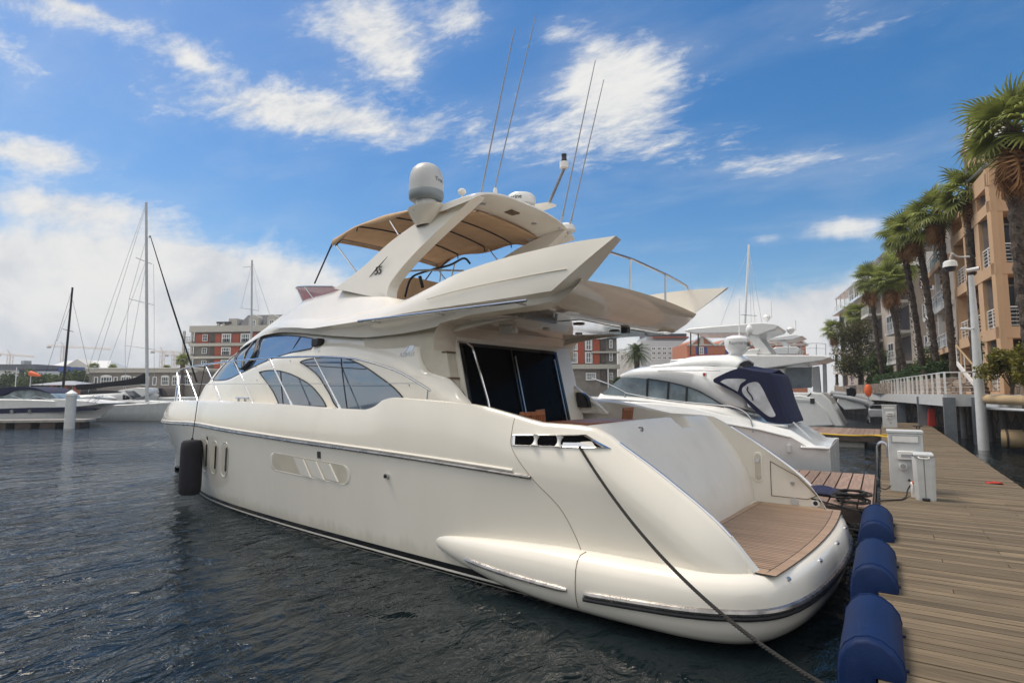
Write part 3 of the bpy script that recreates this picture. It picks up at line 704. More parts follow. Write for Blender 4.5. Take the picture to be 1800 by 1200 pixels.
# aft fascia and ceiling
def band(w):
    k = min(1, abs(w)/2.0)
    top = 4.13+.07*(1-k*k); s0 = 2.63
    pts = [(6.2, 4.10), (3.2, top-.02), (s0+.06, top), (s0, top-.015), (s0+.03, top-.06), (s0+.20, lerp(top,3.79,.5)-.03), (s0+.42, 3.80), (s0+.52, 3.762), (s0+.66, 3.75), (s0+1.0, 3.752), (4.2, 3.755), (5.0, 3.755), (5.25, 3.72), (5.36, 3.60), (5.40, 3.3)]
    return [(s, w, z) for s, z in pts]
mb = YB(); mb.grid([band(w) for w in [lerp(-2.11,2.11,j/22) for j in range(23)]])
M['ceil'] = mat('ceiling_gelcoat', (.74,.66,.55), .09, var=.03, coat=1.0)
cl_ = ypart('cockpit_ceiling', mb, 'ceil', fly, ang=35)
for sg in (1,-1):                      # coved edge between the ceiling and each wing lip
    mb = YB(); rws = []
    for i in range(30):
        t = i/29; s = lerp(3.02, 6.6, t); l = ev(lip, max(s, 3.15)); rws.append([(max(s,3.12), sg*l[1], l[2]), (s, sg*lerp(l[1],1.98,.5), lerp(l[2],3.76,.7)), (s, sg*1.9, 3.757), (s, sg*1.5, 3.757)])
    mb.grid(rws); ypart('ceiling_cove', mb, 'ceil', fly)
mb = YB(); mb.add([(3.36,.95,3.742),(3.9,.95,3.742),(3.9,-1.5,3.742),(3.36,-1.5,3.742)], [(0,1,2,3)])
M['mirror'] = mat('mirror_acrylic', (.66,.66,.64), .10, 1, var=.01)
cp = ypart('ceiling_panel', mb, 'mirror', fly)
for s0, w0 in ((3.62,.55),(3.66,-.75)):
    mb = YB(); mb.tube([(s0,w0,3.735),(s0,w0,3.728)], .10, 20) ; mb.build('ceiling_speaker', 'brownmark', cp)
mb = YB(); mb.box(3.28,3.40,-.62,-.50,3.66,3.75); ypart('catch_block', mb, 'darkmetal', fly)
for s0, w0 in ((4.4,1.3),(4.5,.2),(4.5,-.9)):
    mb = YB(); mb.tube([(s0,w0,3.752),(s0,w0,3.735)], .07, 16); ypart('ceiling_light', mb, 'offwhite', fly)
mb = YB(); mb.box(4.66,4.92,.86,1.02,3.62,3.75); mb.tube([(4.6,.95,3.66),(4.7,.95,3.66)], .05, 10); ypart('camera_dome', mb, 'offwhite', fly)
# grab rail on the flybridge side
mb = YB(); mb.tube([(s, 2.33, 3.873+.0*s) for s in (7.05,5.5,4.4,3.36)], .021, 8)
gr = ypart('grab_rail', mb, 'chrome', fly)
for s0 in (6.8,5.2,3.55):
    mb = YB(); mb.tube([(s0, 2.33, 3.87), (s0, 2.05, 3.855)], .017, 6); mb.build('rail_bracket', 'chrome', gr)

# ---- saloon bulkhead with sliding doors
BS = 5.42
def BK(): return MB(lambda a, b, c: Y(a-.24*(3.78-c), b, c))      # the bulkhead rakes aft towards its foot
mb = BK(); mb.box(BS, BS+.06, -1.9, -1.32, 1.3, 3.78); mb.box(BS, BS+2.2, 1.56, 1.60, 1.3, 3.78); mb.box(BS, BS+.06, -1.32, 1.56, 3.44, 3.78)
bulk = ypart('saloon_bulkhead', mb, 'gel')
mb = BK(); mb.grid([[(BS+.02,1.55,1.35),(BS+.02,1.55,3.45)],[(BS+.02,-1.34,1.35),(BS+.02,-1.34,3.43)]]); dr = ypart('saloon_door', mb, 'bglass', bulk)
for w0, w1 in ((1.50,1.57),(.16,.20),(-1.36,-1.29)):
    mb = BK(); mb.box(BS-.02, BS+.04, w0, w1, 1.35, 3.46); mb.build('door_frame', 'blackgloss', dr)
mb = BK(); mb.box(BS-.02, BS+.04, -1.29, 1.50, 3.41, 3.47); mb.build('door_frame', 'blackgloss', dr)
for w0 in (.10,-1.22):
    mb = BK(); mb.box(BS-.03, BS-.005, w0-.012, w0+.012, 1.5, 3.3); mb.build('door_edge', 'steel', dr)
mb = BK(); mb.tube([(BS-.1,1.70,3.46),(BS-.14,1.55,3.45),(BS-.16,1.44,3.38),(BS-.17,1.41,3.26),(BS-.18,1.36,2.9),(BS-.2,1.32,2.5),(BS-.2,1.3,2.0)], .022, 8); ypart('hand_rail', mb, 'chrome', bulk)
# stair to the flybridge behind the near pillar
mb = BK()
mb.box(BS+.10, BS+2.2, 1.605, 1.80, 1.3, 3.74)
st = ypart('fly_stair', mb, 'recess', bulk)
for k in range(5):
    mb = BK(); mb.box(BS+.075, BS+.2, 1.603, 1.81, 2.0+.43*k-.014, 2.0+.43*k+.012); mb.build('stair_tread', 'brownmark', st)
mb = YB(); mb.box(2.8, 5.3, -2.12, 2.12, 1.24, 1.30); ypart('cockpit_floor', mb, 'teak')
mb = YB(); mb.prism(closed_spline([(5.10,2.63),(4.97,2.62),(4.84,2.52),(4.80,2.32),(5.10,2.32)], 4, (0,3,4)), lambda a,b: (a,-1.86,b), lambda a,b: (a,-1.76,b)); ypart('locker_panel', mb, 'blackgloss', house)
# inner lining of the far pillar
mb = YB(); mb.grid([[(sa(z)+.02, -(F(sa(z), z)-.03), z), (BS+.05, -1.80, z)] for z in [lerp(2.2,3.74,i/16) for i in range(17)]]); ypart('pillar_lining', mb, 'gel', house)

# ---- radar arch
leg_o = [(8.75,4.74),(8.53,4.80),(7.85,5.09),(7.17,5.46),(6.45,5.73),(5.80,5.90),(5.35,5.98),(5.05,5.97),(5.20,5.86),(5.6,5.62),(6.1,5.32),(6.5,5.05),(6.80,4.80),(6.96,4.62),(7.0,4.45),(6.9,4.30),(6.5,4.2)]
def legw(z): return 1.75-.25*min(1, max(0, (z-4.4)/1.5))
outl = closed_spline(leg_o, 4, (0,16))
arch = None
for sg in (1,-1):
    mb = YB(); n = len(outl)
    mb.patch(outl, lambda a,b: (a, sg*legw(b), b), .2); mb.patch(outl, lambda a,b: (a, sg*(legw(b)-.24), b), .2)
    mb.grid([[(a, sg*legw(b), b) for a,b in outl], [(a, sg*(legw(b)-.24), b) for a,b in outl]], True)
    if sg == 1: arch = ypart('radar_arch', mb, 'gel', ang=50, bevel=.03)
    else: ypart('arch_leg', mb, 'gel', arch, ang=50, bevel=.03)
def ar(w): return .20*(1-abs(w/1.62)**2.6)
rows = []
for j in range(33):
    w = lerp(-1.62,1.62,j/32); d = ar(w); e = .10*(abs(w)/1.62)**6
    rows.append([(s, w, z+d-e) for s, z in ((5.00,5.945),(5.02,5.985),(5.15,6.01),(5.6,6.0),(6.05,5.96),(6.10,5.93),(6.05,5.90),(5.72,5.87),(5.3,5.91),(5.06,5.93))])
mb = YB(); mb.grid(rows, True); mb.add(rows[0], [tuple(range(10))]); mb.add(rows[-1], [tuple(range(10))]); top = ypart('arch_top', mb, 'gel', arch, ang=40)
for w0 in (.85,-.75):
    mb = YB(); mb.tube([(5.45,w0,5.905+ar(w0)),(5.45,w0,5.885+ar(w0))], .06, 16); mb.build('down_light', 'steel', top)
mb = YB(); mb.obox(Y(5.42,.02,5.90+ar(0)), YF*.09, YP*.13, (0,0,.012)); 
mb2 = MB(); mb2.obox(Y(5.42,.02,5.893+ar(0)), YF*.09, YP*.13, (0,0,.012)); mb2.build('arch_hatch', 'brownmark', top)
mb = text_mb('55', .21, .006, lambda x, y, d: Y(7.36-x*1.0-.25*y, legw(4.9)+.012+d, 4.86+y)); mb.build('model_emblem', 'darkmetal', arch)
mb = YB(); mb.tube([(7.60, legw(4.9)+.014, 4.84),(7.38, legw(4.9)+.016, 4.97),(7.1, legw(5)+.016, 5.16)], [.004,.014,.004], 6); mb.build('model_emblem', 'darkmetal', arch)
# bracket and satellite dome
mb = YB(); rws = []
for z, a, b, w0, w1 in ((5.64,6.10,6.45,1.45,1.62),(5.74,5.92,6.47,1.45,1.74),(5.86,5.72,6.50,1.42,1.86),(5.91,5.70,6.52,1.42,1.88)):
    rws.append([(lerp(a,b,.5)+(b-a)/2*math.cos(q), lerp(w0,w1,.5)+(w1-w0)/2*math.sin(q), z) for q in [2*math.pi*k/20 for k in range(20)]])
mb.grid(rws, True); mb.add(rws[-1], [tuple(range(20))]); br = ypart('dome_bracket', mb, 'gel', arch)
DC = Y(6.08, 1.66, 5.91)
mb = MB(); mb.lathe([(.15,0),(.17,.02),(.19,.10),(.25,.115),(.262,.16)], DC, 28); dome = ypart('satellite_dome', mb, 'white', arch)
mb = MB(); mb.lathe([(.26,.10),(.298,.13),(.312,.17),(.314,.25),(.308,.265)], DC, 28); mb.build('dome_band', 'domeband', dome)
mb = MB(); mb.lathe([(.308,.262),(.308,.40),(.30,.51),(.28,.605),(.245,.68),(.185,.74),(.11,.775),(0,.788)], DC, 28); mb.build('dome_cap', 'domegrey', dome)
def cyl_text(txt, size, c, r, ang0, z):
    return text_mb(txt, size, .004, lambda x, y, d: c+Vector(((r+d)*math.cos(ang0+x/r), (r+d)*math.sin(ang0+x/r), z+y)))
cyl_text('Trac', .11, DC, .310, R(0), .40).build('dome_lettering', 'domeband', dome)
q_ = atw(737,366,1.78); mb = YB(); mb.tube([(q_[0],1.78,q_[2]),(q_[0]+.10,1.80,q_[2])], .045, 10); mb.build('deck_lamp', 'black', br)
# radar and small domes on the arch
RC = Y(5.36, -.2, 6.25)
mb = MB(); mb.lathe([(.20,-.02),(.27,.03),(.29,.10),(.285,.18),(.25,.225),(.16,.245),(0,.255)], RC, 28); rd = ypart('radar_dome', mb, 'white', arch)
cyl_text('Raymarine', .115, RC, .291, R(-104), .085).build('radar_lettering', 'redglass' if False else 'navy', rd)
for s0, w0, z0, r0 in ((5.5,1.35,6.10,.075),(5.5,.2,6.30,.06),(5.12,-1.46,5.97,.2)):
    c = Y(s0, w0, z0); mb = MB(); mb.lathe([(.018,-.1),(.018,0),(r0*.7,.01),(r0,.04),(r0*.9,.04+r0*.5),(r0*.5,.04+r0*.8),(0,.04+r0*.9)], c, 16); ypart('antenna_dome', mb, 'offwhite', arch)
mb = MB(); c = Y(5.5,.43,6.22); mb.lathe([(.012,0),(.012,.1),(.035,.11),(.04,.22),(.03,.26),(0,.27)], c, 12); ypart('antenna_dome', mb, 'offwhite', arch)
for s0, w0, z0, s1, z1, r0 in ((5.88,.5,6.12,5.06,9.5,.016),(5.75,.3,6.14,4.7,9.75,.013),(5.1,-1.2,6.05,4.28,9.4,.014),(5.02,-1.4,6.0,4.2,9.05,.013)):
    mb = YB(); mb.tube([(lerp(s0,s1,t), w0-.10*t, lerp(z0,z1,t)) for t in (0,.1,.1001,.5,1)], [r0*1.6,r0*1.6,r0*1.05,r0*.9,r0*.6], 6); an = ypart('whip_antenna', mb, 'grey', arch)
    mb = YB(); mb.tube([(s0+.02, w0, z0-.08), (lerp(s0,s1,.06), w0, lerp(z0,z1,.06))], .026, 8); mb.build('antenna_mount', 'steel', an)
# light mast
p0 = atw(965,357,-.9); p1 = atw(991,297,-.9)
mb = YB(); mb.tube([p0, p1], .034, 8); lm = ypart('light_mast', mb, 'steel', arch)
c = Y(p1[0]-.01, -.9, p1[2]); mb = MB(); mb.lathe([(.05,0),(.09,.015),(.095,.13),(.06,.15),(.03,.16)], c, 12); mb.build('mast_light', 'white', lm)
mb = MB(); mb.lathe([(.03,.15),(.055,.17),(.055,.19),(.05,.2),(.05,.27),(.055,.28),(.055,.30),(0,.32)], c, 12); mb.build('mast_lantern', 'darkmetal', lm)
mb = YB(); mb.prism([(p0[0]-.05,-.78),(p0[0]+.35,-.7),(p0[0]+.35,-1.1),(p0[0]-.1,-1.02)], lambda a,b: (a,b,p0[2]-.06), lambda a,b: (a,b,p0[2]-.02)); mb.build('mast_shelf', 'gel', lm)

# ---- bimini canvas on steel bows
def bz(s, w):
    return pch([(5.6,5.88),(6.6,6.02),(7.4,6.06),(8.3,6.01),(9.1,5.86)])(s)+.12*(1-(w/1.5)**2)-.03*math.sin((s-5.7)/.85*math.pi)**2*(1-abs(w)/1.8)
rows = []
ssb = [lerp(5.72,9.08,i/40) for i in range(41)]
for s in ssb:
    sca = .10+.05*math.cos((s-5.75)/.83*math.pi*1.0)
    f = 9.08+.0
    r = [(s, 1.52, bz(s,1.5)-sca), (s, 1.525, bz(s,1.5)-.03)]+[(s+ (.22*(1-(w/1.5)**2) if s > 9.0 else .22*(1-(w/1.5)**2)*max(0,(s-8.2)/.88)), w, bz(s, w)) for w in [lerp(1.5,-1.5,j/20) for j in range(21)]]+[(s,-1.525,bz(s,1.5)-.03),(s,-1.52,bz(s,1.5)-sca)]
    rows.append(r)
last = rows[-1]; rows.append([(s+.015, w, z-.06) for s, w, z in last])
mb = YB(); mb.grid(rows); bim = ypart('bimini', mb, 'canvas', ang=60, solid=.006)
for s0 in (6.62,7.42,8.28,9.02):
    mb = YB(); mb.tube([(s0, 1.5, bz(s0,1.5)-.12)]+[(s0+.2*(1-(w/1.5)**2)*max(0,(s0-8.2)/.88), w, bz(s0,w)-.022) for w in [lerp(1.48,-1.48,j/16) for j in range(17)]]+[(s0,-1.5,bz(s0,1.5)-.12)], .014, 6); mb.build('bimini_bow', 'darkmetal' if s0 < 9 else 'steel', bim)
for a, b, m in ((atw(584,428,1.5), atw(553,498,1.42),'darkmetal'),(atw(586,424,1.5), atw(627,479,1.45),'chrome'),(atw(683,384,1.5), atw(701,413,1.52),'chrome'),(atw(610,410,1.5), atw(590,432,1.5),'darkmetal')):
    for sg in (1,-1):
        mb = YB(); mb.tube([(a[0], sg*a[1], a[2]), (b[0], sg*b[1], b[2])], .017, 8); mb.build('bimini_pole', m, bim)

# ---- flybridge windscreen
fwp = spline([(8.78,1.45,0),(9.6,1.43,0),(10.3,1.33,0),(10.85,1.0,0),(11.1,.5,0),(11.2,0,0),(11.1,-.5,0),(10.85,-1.0,0),(10.3,-1.33,0),(9.6,-1.43,0),(8.78,-1.45,0)], 5)
def ft(p): return pch([(8.7,4.84),(10.5,5.05),(11.3,5.12)])(p.x)
def fb(p): return pch([(8.7,4.78),(9.3,4.70),(10.2,4.68),(11.3,4.62)])(p.x)
mb = YB(); mb.grid([[(p.x, p.y, fb(p)) for p in fwp], [(p.x+.28, p.y*1.04, ft(p)) for p in fwp]]); fws = ypart('fly_windscreen', mb, 'redglass', fly)
mb = YB(); mb.tube([(p.x+.28, p.y*1.04, ft(p)) for p in fwp], .014, 6); mb.build('windscreen_frame', 'steel', fws)
for i in (7, 15, 20, 25, 35, 43):
    if i < len(fwp):
        p = fwp[i]; mb = YB(); mb.tube([(p.x, p.y, fb(p)), (p.x+.28, p.y*1.04, ft(p))], .016, 6); mb.build('windscreen_frame', 'steel', fws)
# helm screens and tubes inside the flybridge
mb = YB(); mb.tube(spline([(*atw(712,522,.9),),(*atw(722,490,.9),),(*atw(745,478,.8),),(*atw(790,466,.5),),(*atw(815,454,.3),),(*atw(826,463,.3),)], 6), .022, 8); hr = ypart('helm_rail', mb, 'darkmetal', fly)
mb = YB(); mb.tube(spline([(*atw(679,482,1.55),),(*atw(740,475,1.2),),(*atw(815,476,.9),)], 6), .018, 8); mb.build('helm_rail_top', 'chrome', hr)
mb = YB(); mb.tube([atw(738,486,.6), atw(743,505,.6)], .035, 8); mb.build('helm_light', 'black', hr)
mb = YB(); a = atw(695,497,.3); b = atw(740,510,.3); mb.box(b[0], a[0]+.25, -.5, .55, 4.15, a[2]); ypart('fly_seat', mb, 'canvas', fly, bevel=.06)
for a, b in (((800,462),(793,490)),((776,470),(773,495))):
    mb = YB(); mb.tube([atw(*a,.2), atw(*b,.2)], .014, 6); ypart('seat_frame', mb, 'steel', fly)
# aft rail of the flybridge
rp = [ats(1062,440,2.80), ats(1110,455,2.78), ats(1170,482,2.78), ats(1196,496,2.78), ats(1207,503,2.78), ats(1211,512,2.78), ats(1213,545,2.80)]
mb = YB(); mb.tube(rp, .022, 8); ar_ = ypart('aft_rail', mb, 'steel', fly)
for a, b in (((1108,455),(1110,507)),((1170,482),(1170,527))):
    q = ats(*a, 2.78); mb = YB(); mb.tube([q, (2.80, q[1], 4.13)], .019, 8); mb.tube([(2.80, q[1], 4.15), (2.80, q[1], 4.26)], .032, 8); mb.build('rail_post', 'steel', ar_)
# ---- guard rail round the side decks and bow
def rw_(s): return hullw(s, h_tz(s))-.10
rl = [(5.34,2.65),(5.68,2.80),(6.05,2.95),(6.49,3.07),(7.0,3.18),(7.41,3.24),(8.54,3.31),(10.27,3.35),(11.89,3.34),(13.7,3.32),(15.4,3.29),(16.9,3.25),(18.0,3.22),(18.7,3.19)]
rlz = pch(rl)
mb = YB()
for sg in (1,-1): mb.tube([(s, sg*rw_(s), rlz(s)) for s in [5.34+(18.7-5.34)*i/60 for i in range(61)]], .019, 8)
grd = ypart('guard_rail', mb, 'chrome', hull)
mb = YB()
for sg in (1,-1): mb.tube([(s, sg*rw_(s), lerp(2.77,2.87,(s-5.6)/12)) for s in [5.64+(18.6-5.64)*i/40 for i in range(41)]], .006, 5)
mb.build('guard_wire', 'steel', grd)
for a, b in ((5.40,5.42),(8.54,7.63),(10.24,9.24),(11.84,10.84),(13.58,12.42),(15.39,13.99),(17.0,15.9),(18.3,17.5),(18.69,18.3)):
    for sg in (1,-1):
        mb = YB(); q0 = (b, sg*rw_(b), h_tz(b)-.02); q1 = (a, sg*rw_(a), rlz(a)); d = [lerp(q0[i],q1[i],.09) for i in range(3)]
        mb.tube([q0, q1], .016, 8); mb.tube([q0, d], .026, 8); mb.build('stanchion', 'chrome', grd)
mb = YB()
for s0, w0 in ((11.72,2.06),(11.42,2.06)): mb.tube([(s0,w0,2.40),(s0,w0,2.49)], .028, 8)
mb.tube([(11.85,2.06,2.50),(11.28,2.06,2.50)], .02, 8); ypart('deck_cleat', mb, 'steel', hull)

# ================================================================== things on and around the yacht
# teak folding chairs and table in the cockpit
def chair(name, label, s, w, ang, ztop):
    base = Vector(Y(s, w, 1.30)); h = ztop-1.30
    t = thing(name, label, 'chair', tuple(base), 'teak chairs in the yacht cockpit')
    d = (YP*math.cos(ang)+YF*math.sin(ang)); f = (YF*math.cos(ang)-YP*math.sin(ang))   # d across the back, f the way it faces
    def q(a, b, z): return base+d*a+f*b+Vector((0,0,z))
    m = MB(); m.obox(q(0,-.10,h-.025), d*.26, f*.016, (0,0,.03)); m.build('top_rail', 'teakchair', t, bevel=.008)
    m = MB(); m.obox(q(0,0,.47), d*.24, f*.22, (0,0,.015)); m.build('seat', 'teakchair', t)
    for k in range(9):
        a = -.2+.05*k; m = MB(); m.obox(lerp(q(a,-.06,.5), q(a,-.10,h-.05), .5), d*.013, f*.010, (q(a,-.10,h-.05)-q(a,-.06,.5))*.5); m.build('back_slat', 'teakchair', t)
    for a in (-.24,.24):
        m = MB(); m.tube([q(a,-.10,h), q(a,-.05,.5), q(a,.22,0)], .018, 6); m.build('leg', 'teakchair', t)
        m = MB(); m.tube([q(a,.2,.47), q(a,-.24,0)], .018, 6); m.build('leg', 'teakchair', t)
    return t
chair('folding_chair', 'teak slat chair at the near side of the cockpit table', 3.95, 1.52, R(8), 2.33)
chair('folding_chair', 'teak slat chair at the far end of the cockpit by the far coaming', 3.75, -1.22, R(-6), 2.345)
chair('folding_chair', 'teak slat chair facing the transom, mostly hidden behind the near chair', 4.35, .45, R(160), 2.33)
tbl = thing('cockpit_table', 'dark varnished teak table in the yacht cockpit, seen edge-on above the transom', 'table', tuple(Y(3.5,.4,1.3)))
mb = YB(); mb.box(3.1,3.9,-.45,1.15,2.13,2.17); mb.build('table_top', 'teakchair', tbl, bevel=.01)
mb = YB(); mb.tube([(3.5,.35,1.3),(3.5,.35,2.13)], .06, 10); mb.build('pedestal', 'steel', tbl)
# black fender at the bow
fc = Y(13.2, hullw(13.2, .9)+.29, .24)
fd = thing('hull_fender', 'black covered cylindrical fender hanging on the yacht bow', 'fender', tuple(fc))
mb = MB(); mb.lathe([(.08,-.02),(.19,0),(.226,.05),(.238,.2),(.238,1.05),(.226,1.2),(.18,1.255),(.07,1.27)], fc, 24); mb.build('fender_body', 'fblack', fd)
a = Vector(fc)+Vector((0,0,1.26)); b = Vector(Y(13.6, rw_(13.6), rlz(13.6)))
mb = MB(); mb.tube([a, lerp(a,b,.5)+YP*.03, b], .010, 5); mb.ball(tuple(a+Vector((0,0,.03))), .03, 6); mb.build('fender_rope', 'rope', fd)
# mooring line
a = Vector(Y(2.55, hullw(2.55,1.95)+.015, 1.95)); b = atz(1462,1212,.62)
pts = []
for i in range(31):
    t = i/30; p = lerp(a, b, t); p.z -= .30*4*t*(1-t); pts.append(p)
mb = MB(); dn = 14; fine = [lerp(pts[i], pts[i+1], k/dn) for i in range(30) for k in range(dn)]+[pts[-1]]
for q in range(3):                                   # three laid strands
    sp = []
    for i, p in enumerate(fine):
        d = (fine[min(i+1, len(fine)-1)]-fine[max(i-1, 0)]).normalized(); u = d.cross(Vector((0,0,1))).normalized(); v = u.cross(d); a = i*.55+q*2.0944
        sp.append(p+(u*math.cos(a)+v*math.sin(a))*.0085)
    mb.tube(sp, .0098, 6)
tag(mb.build('mooring_line', 'rope', loc=tuple(b)), 'taut black mooring line from the yacht quarter down to the dock edge', 'rope')

# ================================================================== docks
def plank_dock(name, label, x0, x1, y0, y1, z, along, pw, gap, m, group=None, fasc=True):
    t = thing(name, label, 'dock', ((x0+x1)/2, (y0+y1)/2, 0), group)
    r = random.Random(len(name)+int(y0*7)); mb = MB()
    if along == 'x':
        y = y0
        while y < y1:
            j0, j1 = r.uniform(-.012,.012), r.uniform(-.012,.012); dz = r.uniform(-.002,.002)
            if r.random() < .45:
                xb = lerp(x0, x1, r.choice((.25,.5,.75))); mb.box(x0+j0, xb-.004, y, y+pw-gap, z-.035, z+dz); mb.box(xb+.004, x1+j1, y, y+pw-gap, z-.035, z+r.uniform(-.003,.003))
            else: mb.box(x0+j0, x1+j1, y, y+pw-gap, z-.035, z+dz)
            y += pw
    else:
        x = x0
        while x < x1-.02:
            j0, j1 = r.uniform(-.02,.02), r.uniform(-.02,.02); dz = r.uniform(-.003,.003)
            mb.box(x, min(x+pw-gap, x1), y0+j0, y1+j1, z-.035, z+dz); x += pw
    mb.build('deck_planks', m, t, clean=False, smooth=False)
    if m == 'plank':
        sm_ = MB(); y = y0
        while y < 13:
            for xs_ in (x0+.10, lerp(x0,x1,.5), x1-.10):
                for dy in (.032, .098): cx, cy = xs_+r.uniform(-.008,.008), y+dy; sm_.add([(cx+.0055*math.cos(q*1.0472), cy+.0055*math.sin(q*1.0472), z+.0035) for q in range(6)], [(0,1,2,3,4,5)])
            y += pw
        sc_o = sm_.build('deck_screws', 'darkmetal', t, clean=False, smooth=False); sc_o['kind'] = 'stuff'
    mb = MB(); mb.box(x0+.05, x1-.05, y0+.05, y1-.05, z-.22, z-.042); mb.build('joists', 'darkwood', t)
    if fasc:
        mb = MB(); mb.box(x0+.01, x0+.05, y0, y1, z-.30, z-.04); mb.box(x1-.05, x1-.01, y0, y1, z-.30, z-.04); mb.box(x0+.06, x1-.06, y0+.01, y0+.05, z-.30, z-.04); mb.build('edge_board', 'darkwood', t)
    mb = MB()
    k = 0
    L = (y1-y0) if along == 'x' else (x1-x0); n = max(1, int(L/4))
    for k in range(n):
        if along == 'x': c = lerp(y0, y1, (k+.5)/n); mb.box(x0+.2, x1-.2, c-.9, c+.9, -.4, z-.24)
        else: c = lerp(x0, x1, (k+.5)/n); mb.box(c-.5*(L/n)*.7, c+.5*(L/n)*.7, y0+.2, y1-.2, -.4, z-.24)
    mb.build('float', 'concrete', t)
    return t
DZ = .6
plank_dock('plank_dock', 'long weathered timber plank dock running along the sterns of the yachts', -.12, 2.42, -3.5, 47, DZ, 'x', .142, .011, 'plank')
plank_dock('finger_dock', 'grey plank finger dock beside the stern of the cruiser with the navy canopy', -5.5, -.20, 12.2, 17.1, DZ-.02, 'y', .24, .03, 'plank2')
plank_dock('finger_dock', 'far brown finger dock in front of the big white flybridge yacht', -9, -.17, 32.2, 38.4, DZ-.01, 'y', .22, .012, 'plank2')

# blue padded bumpers strapped over the dock edge
bp_ = [(.04,.605),(.045,.66),(.03,.73),(-.02,.80),(-.09,.85),(-.17,.865),(-.25,.845),(-.315,.79),(-.36,.71),(-.375,.60),(-.375,.30),(-.36,.16),(-.30,.10),(-.20,.08),(-.135,.10),(-.135,.605)]
for i, (y0, y1, lab) in enumerate(((4.95,6.12,'blue vinyl dock bumper nearest the camera'),(7.05,8.42,'middle blue vinyl dock bumper of the three on the dock edge'),(9.42,10.9,'farthest blue vinyl dock bumper, beside the corner of the swim platform'))):
    c = (-.15, (y0+y1)/2, .6); t = thing('dock_bumper', lab, 'dock bumper', c, 'blue dock bumpers')
    mb = MB(); rows = []; r = random.Random(i)
    cx, cz = -.16, .52
    for y, k in ((y0,.90),(y0+.012,.955),(y0+.035,.99),(y0+.07,1),(lerp(y0,y1,.3),1.006),(lerp(y0,y1,.6),.998),(y1-.07,1),(y1-.03,.985),(y1-.01,.95),(y1,.9)):
        kk = k; rows.append([(cx+(x-cx)*(kk if z > .606 or x < -.14 else 1), y, max(z if (x > -.14 and z < .61) else cz+(z-cz)*kk, .08)) for x, z in bp_])
    mb.grid(rows, True); mb.add(rows[0], [tuple(range(len(bp_)))]); mb.add(rows[-1], [tuple(range(len(bp_)))])
    pad = mb.build('bumper_pad', 'blue', t, ang=50)
    for rw in (rows[3], rows[-4]):
        mb = MB(); mb.tube([tuple(q) for q in rw[:12]], .008, 5); mb.build('piping', 'blue', pad)
    mb = MB()
    for y in (lerp(y0,y1,.2), lerp(y0,y1,.8)): mb.tube([(.07,y,.612),(-.02,y,.612)], .012, 6)
    mb.build('strap', 'navy', t)

# ---- service pedestals
def pedestal(label, u0, u1, vb, vt, y, group='dock service pedestals'):
    a = atz(u0, vb, DZ); a = aty(u0, vb, y); b = aty(u1, vb, y); zt_ = aty(u0, vt, y).z
    w = b.x-a.x; h = zt_-DZ; c = Vector(((a.x+b.x)/2, y, DZ)); d = w*.8
    t = thing('service_pedestal', label, 'power pedestal', tuple(c), group)
    def bx(name, x0, x1, z0, z1, d0, d1, m, bev=0, par=None):
        mb = MB(); mb.box(c.x+w*(x0-.5), c.x+w*(x1-.5), y-d1, y-d0, DZ+h*z0, DZ+h*z1); return mb.build(name, m, par or t, bevel=bev)
    bx('cabinet', 0, 1, .0, .955, -d, 0, 'lightgrey', .012); bx('cap', -.03, 1.03, .957, 1.0, -d-.01, .015, 'lightgrey', .008)
    bx('light_window', .10, .9, .80, .925, -.001, .012, 'steel'); bx('light_lens', .13, .87, .815, .91, .0125, .018, 'offwhite')
    o = bx('socket_cover', .26, .80, .53, .67, -.001, .06, 'offwhite', .012); bx('cover_plate', .36, .72, .575, .62, .0605, .066, 'grey', 0, o)
    mb = MB(); cc = Vector((c.x+w*(.40-.5), y-.002, DZ+h*.42)); mb.tube([cc, cc+Vector((0,-.035,0))], .055*w/.45, 16); s_ = mb.build('socket', 'offwhite', t)
    mb = MB(); mb.tube([cc+Vector((0,-.03,0)), cc+Vector((0,-.042,0))], .038*w/.45, 16); mb.build('socket_lid', 'grey', s_)
    mb = MB(); cc = Vector((c.x+w*(.55-.5), y-.002, DZ+h*.2)); mb.tube([cc, cc+Vector((0,-.02,0))], .022, 10); mb.build('lock', 'black', t)
    return t, c, w, h
P1, pc, pw_, ph_ = pedestal('grey metal service pedestal behind the pale plastic bin', 1566, 1628, 866, 756, 14.3)
P2, pc2, pw2, ph2 = pedestal('grey metal service pedestal farther along the dock by the yellow hose', 1552, 1578, 751, 711, 40.)
mb = MB(); hx = pc.x+pw_*.36; mb.tube(spline([(hx,14.29,DZ+ph_*.45),(hx,14.1,DZ+ph_*.47),(hx+.02,14.05,DZ+ph_*.40)],4), .045, 10); mb.build('plug', 'shutter', P1)
# pale plastic bin with its lid
y = 13.35; a = aty(1612, 880, y); b = aty(1645, 880, y); zt_ = aty(1620, 797, y).z
bw = b.x-a.x; bc = Vector(((a.x+b.x)/2, y+.22, DZ)); bh = zt_-DZ
t = thing('plastic_bin', 'pale grey plastic bin with a lid standing in front of the near pedestal', 'bin', tuple(bc))
mb = MB()
rows = []
for z, k in ((0,.86),(.02,.88),(bh*.9,1.0),(bh*.93,1.0)):
    hw = bw/2*k*1.02; hd = .20*k; r = .03
    rows.append([(bc.x+sx*hw+cx*r, bc.y+sy*hd+cy*r, DZ+z) for sx, sy, cx, cy in ((-1,-1,0,0),(-.8,-1,0,-1),(-.06,-1,0,-1),(0,-1,0,0),(.06,-1,0,-1),(.8,-1,0,-1),(1,-1,0,0),(1,-.8,1,0),(1,.8,1,0),(1,1,0,0),(-1,1,0,0),(-1,.8,-1,0),(-1,-.8,-1,0))])
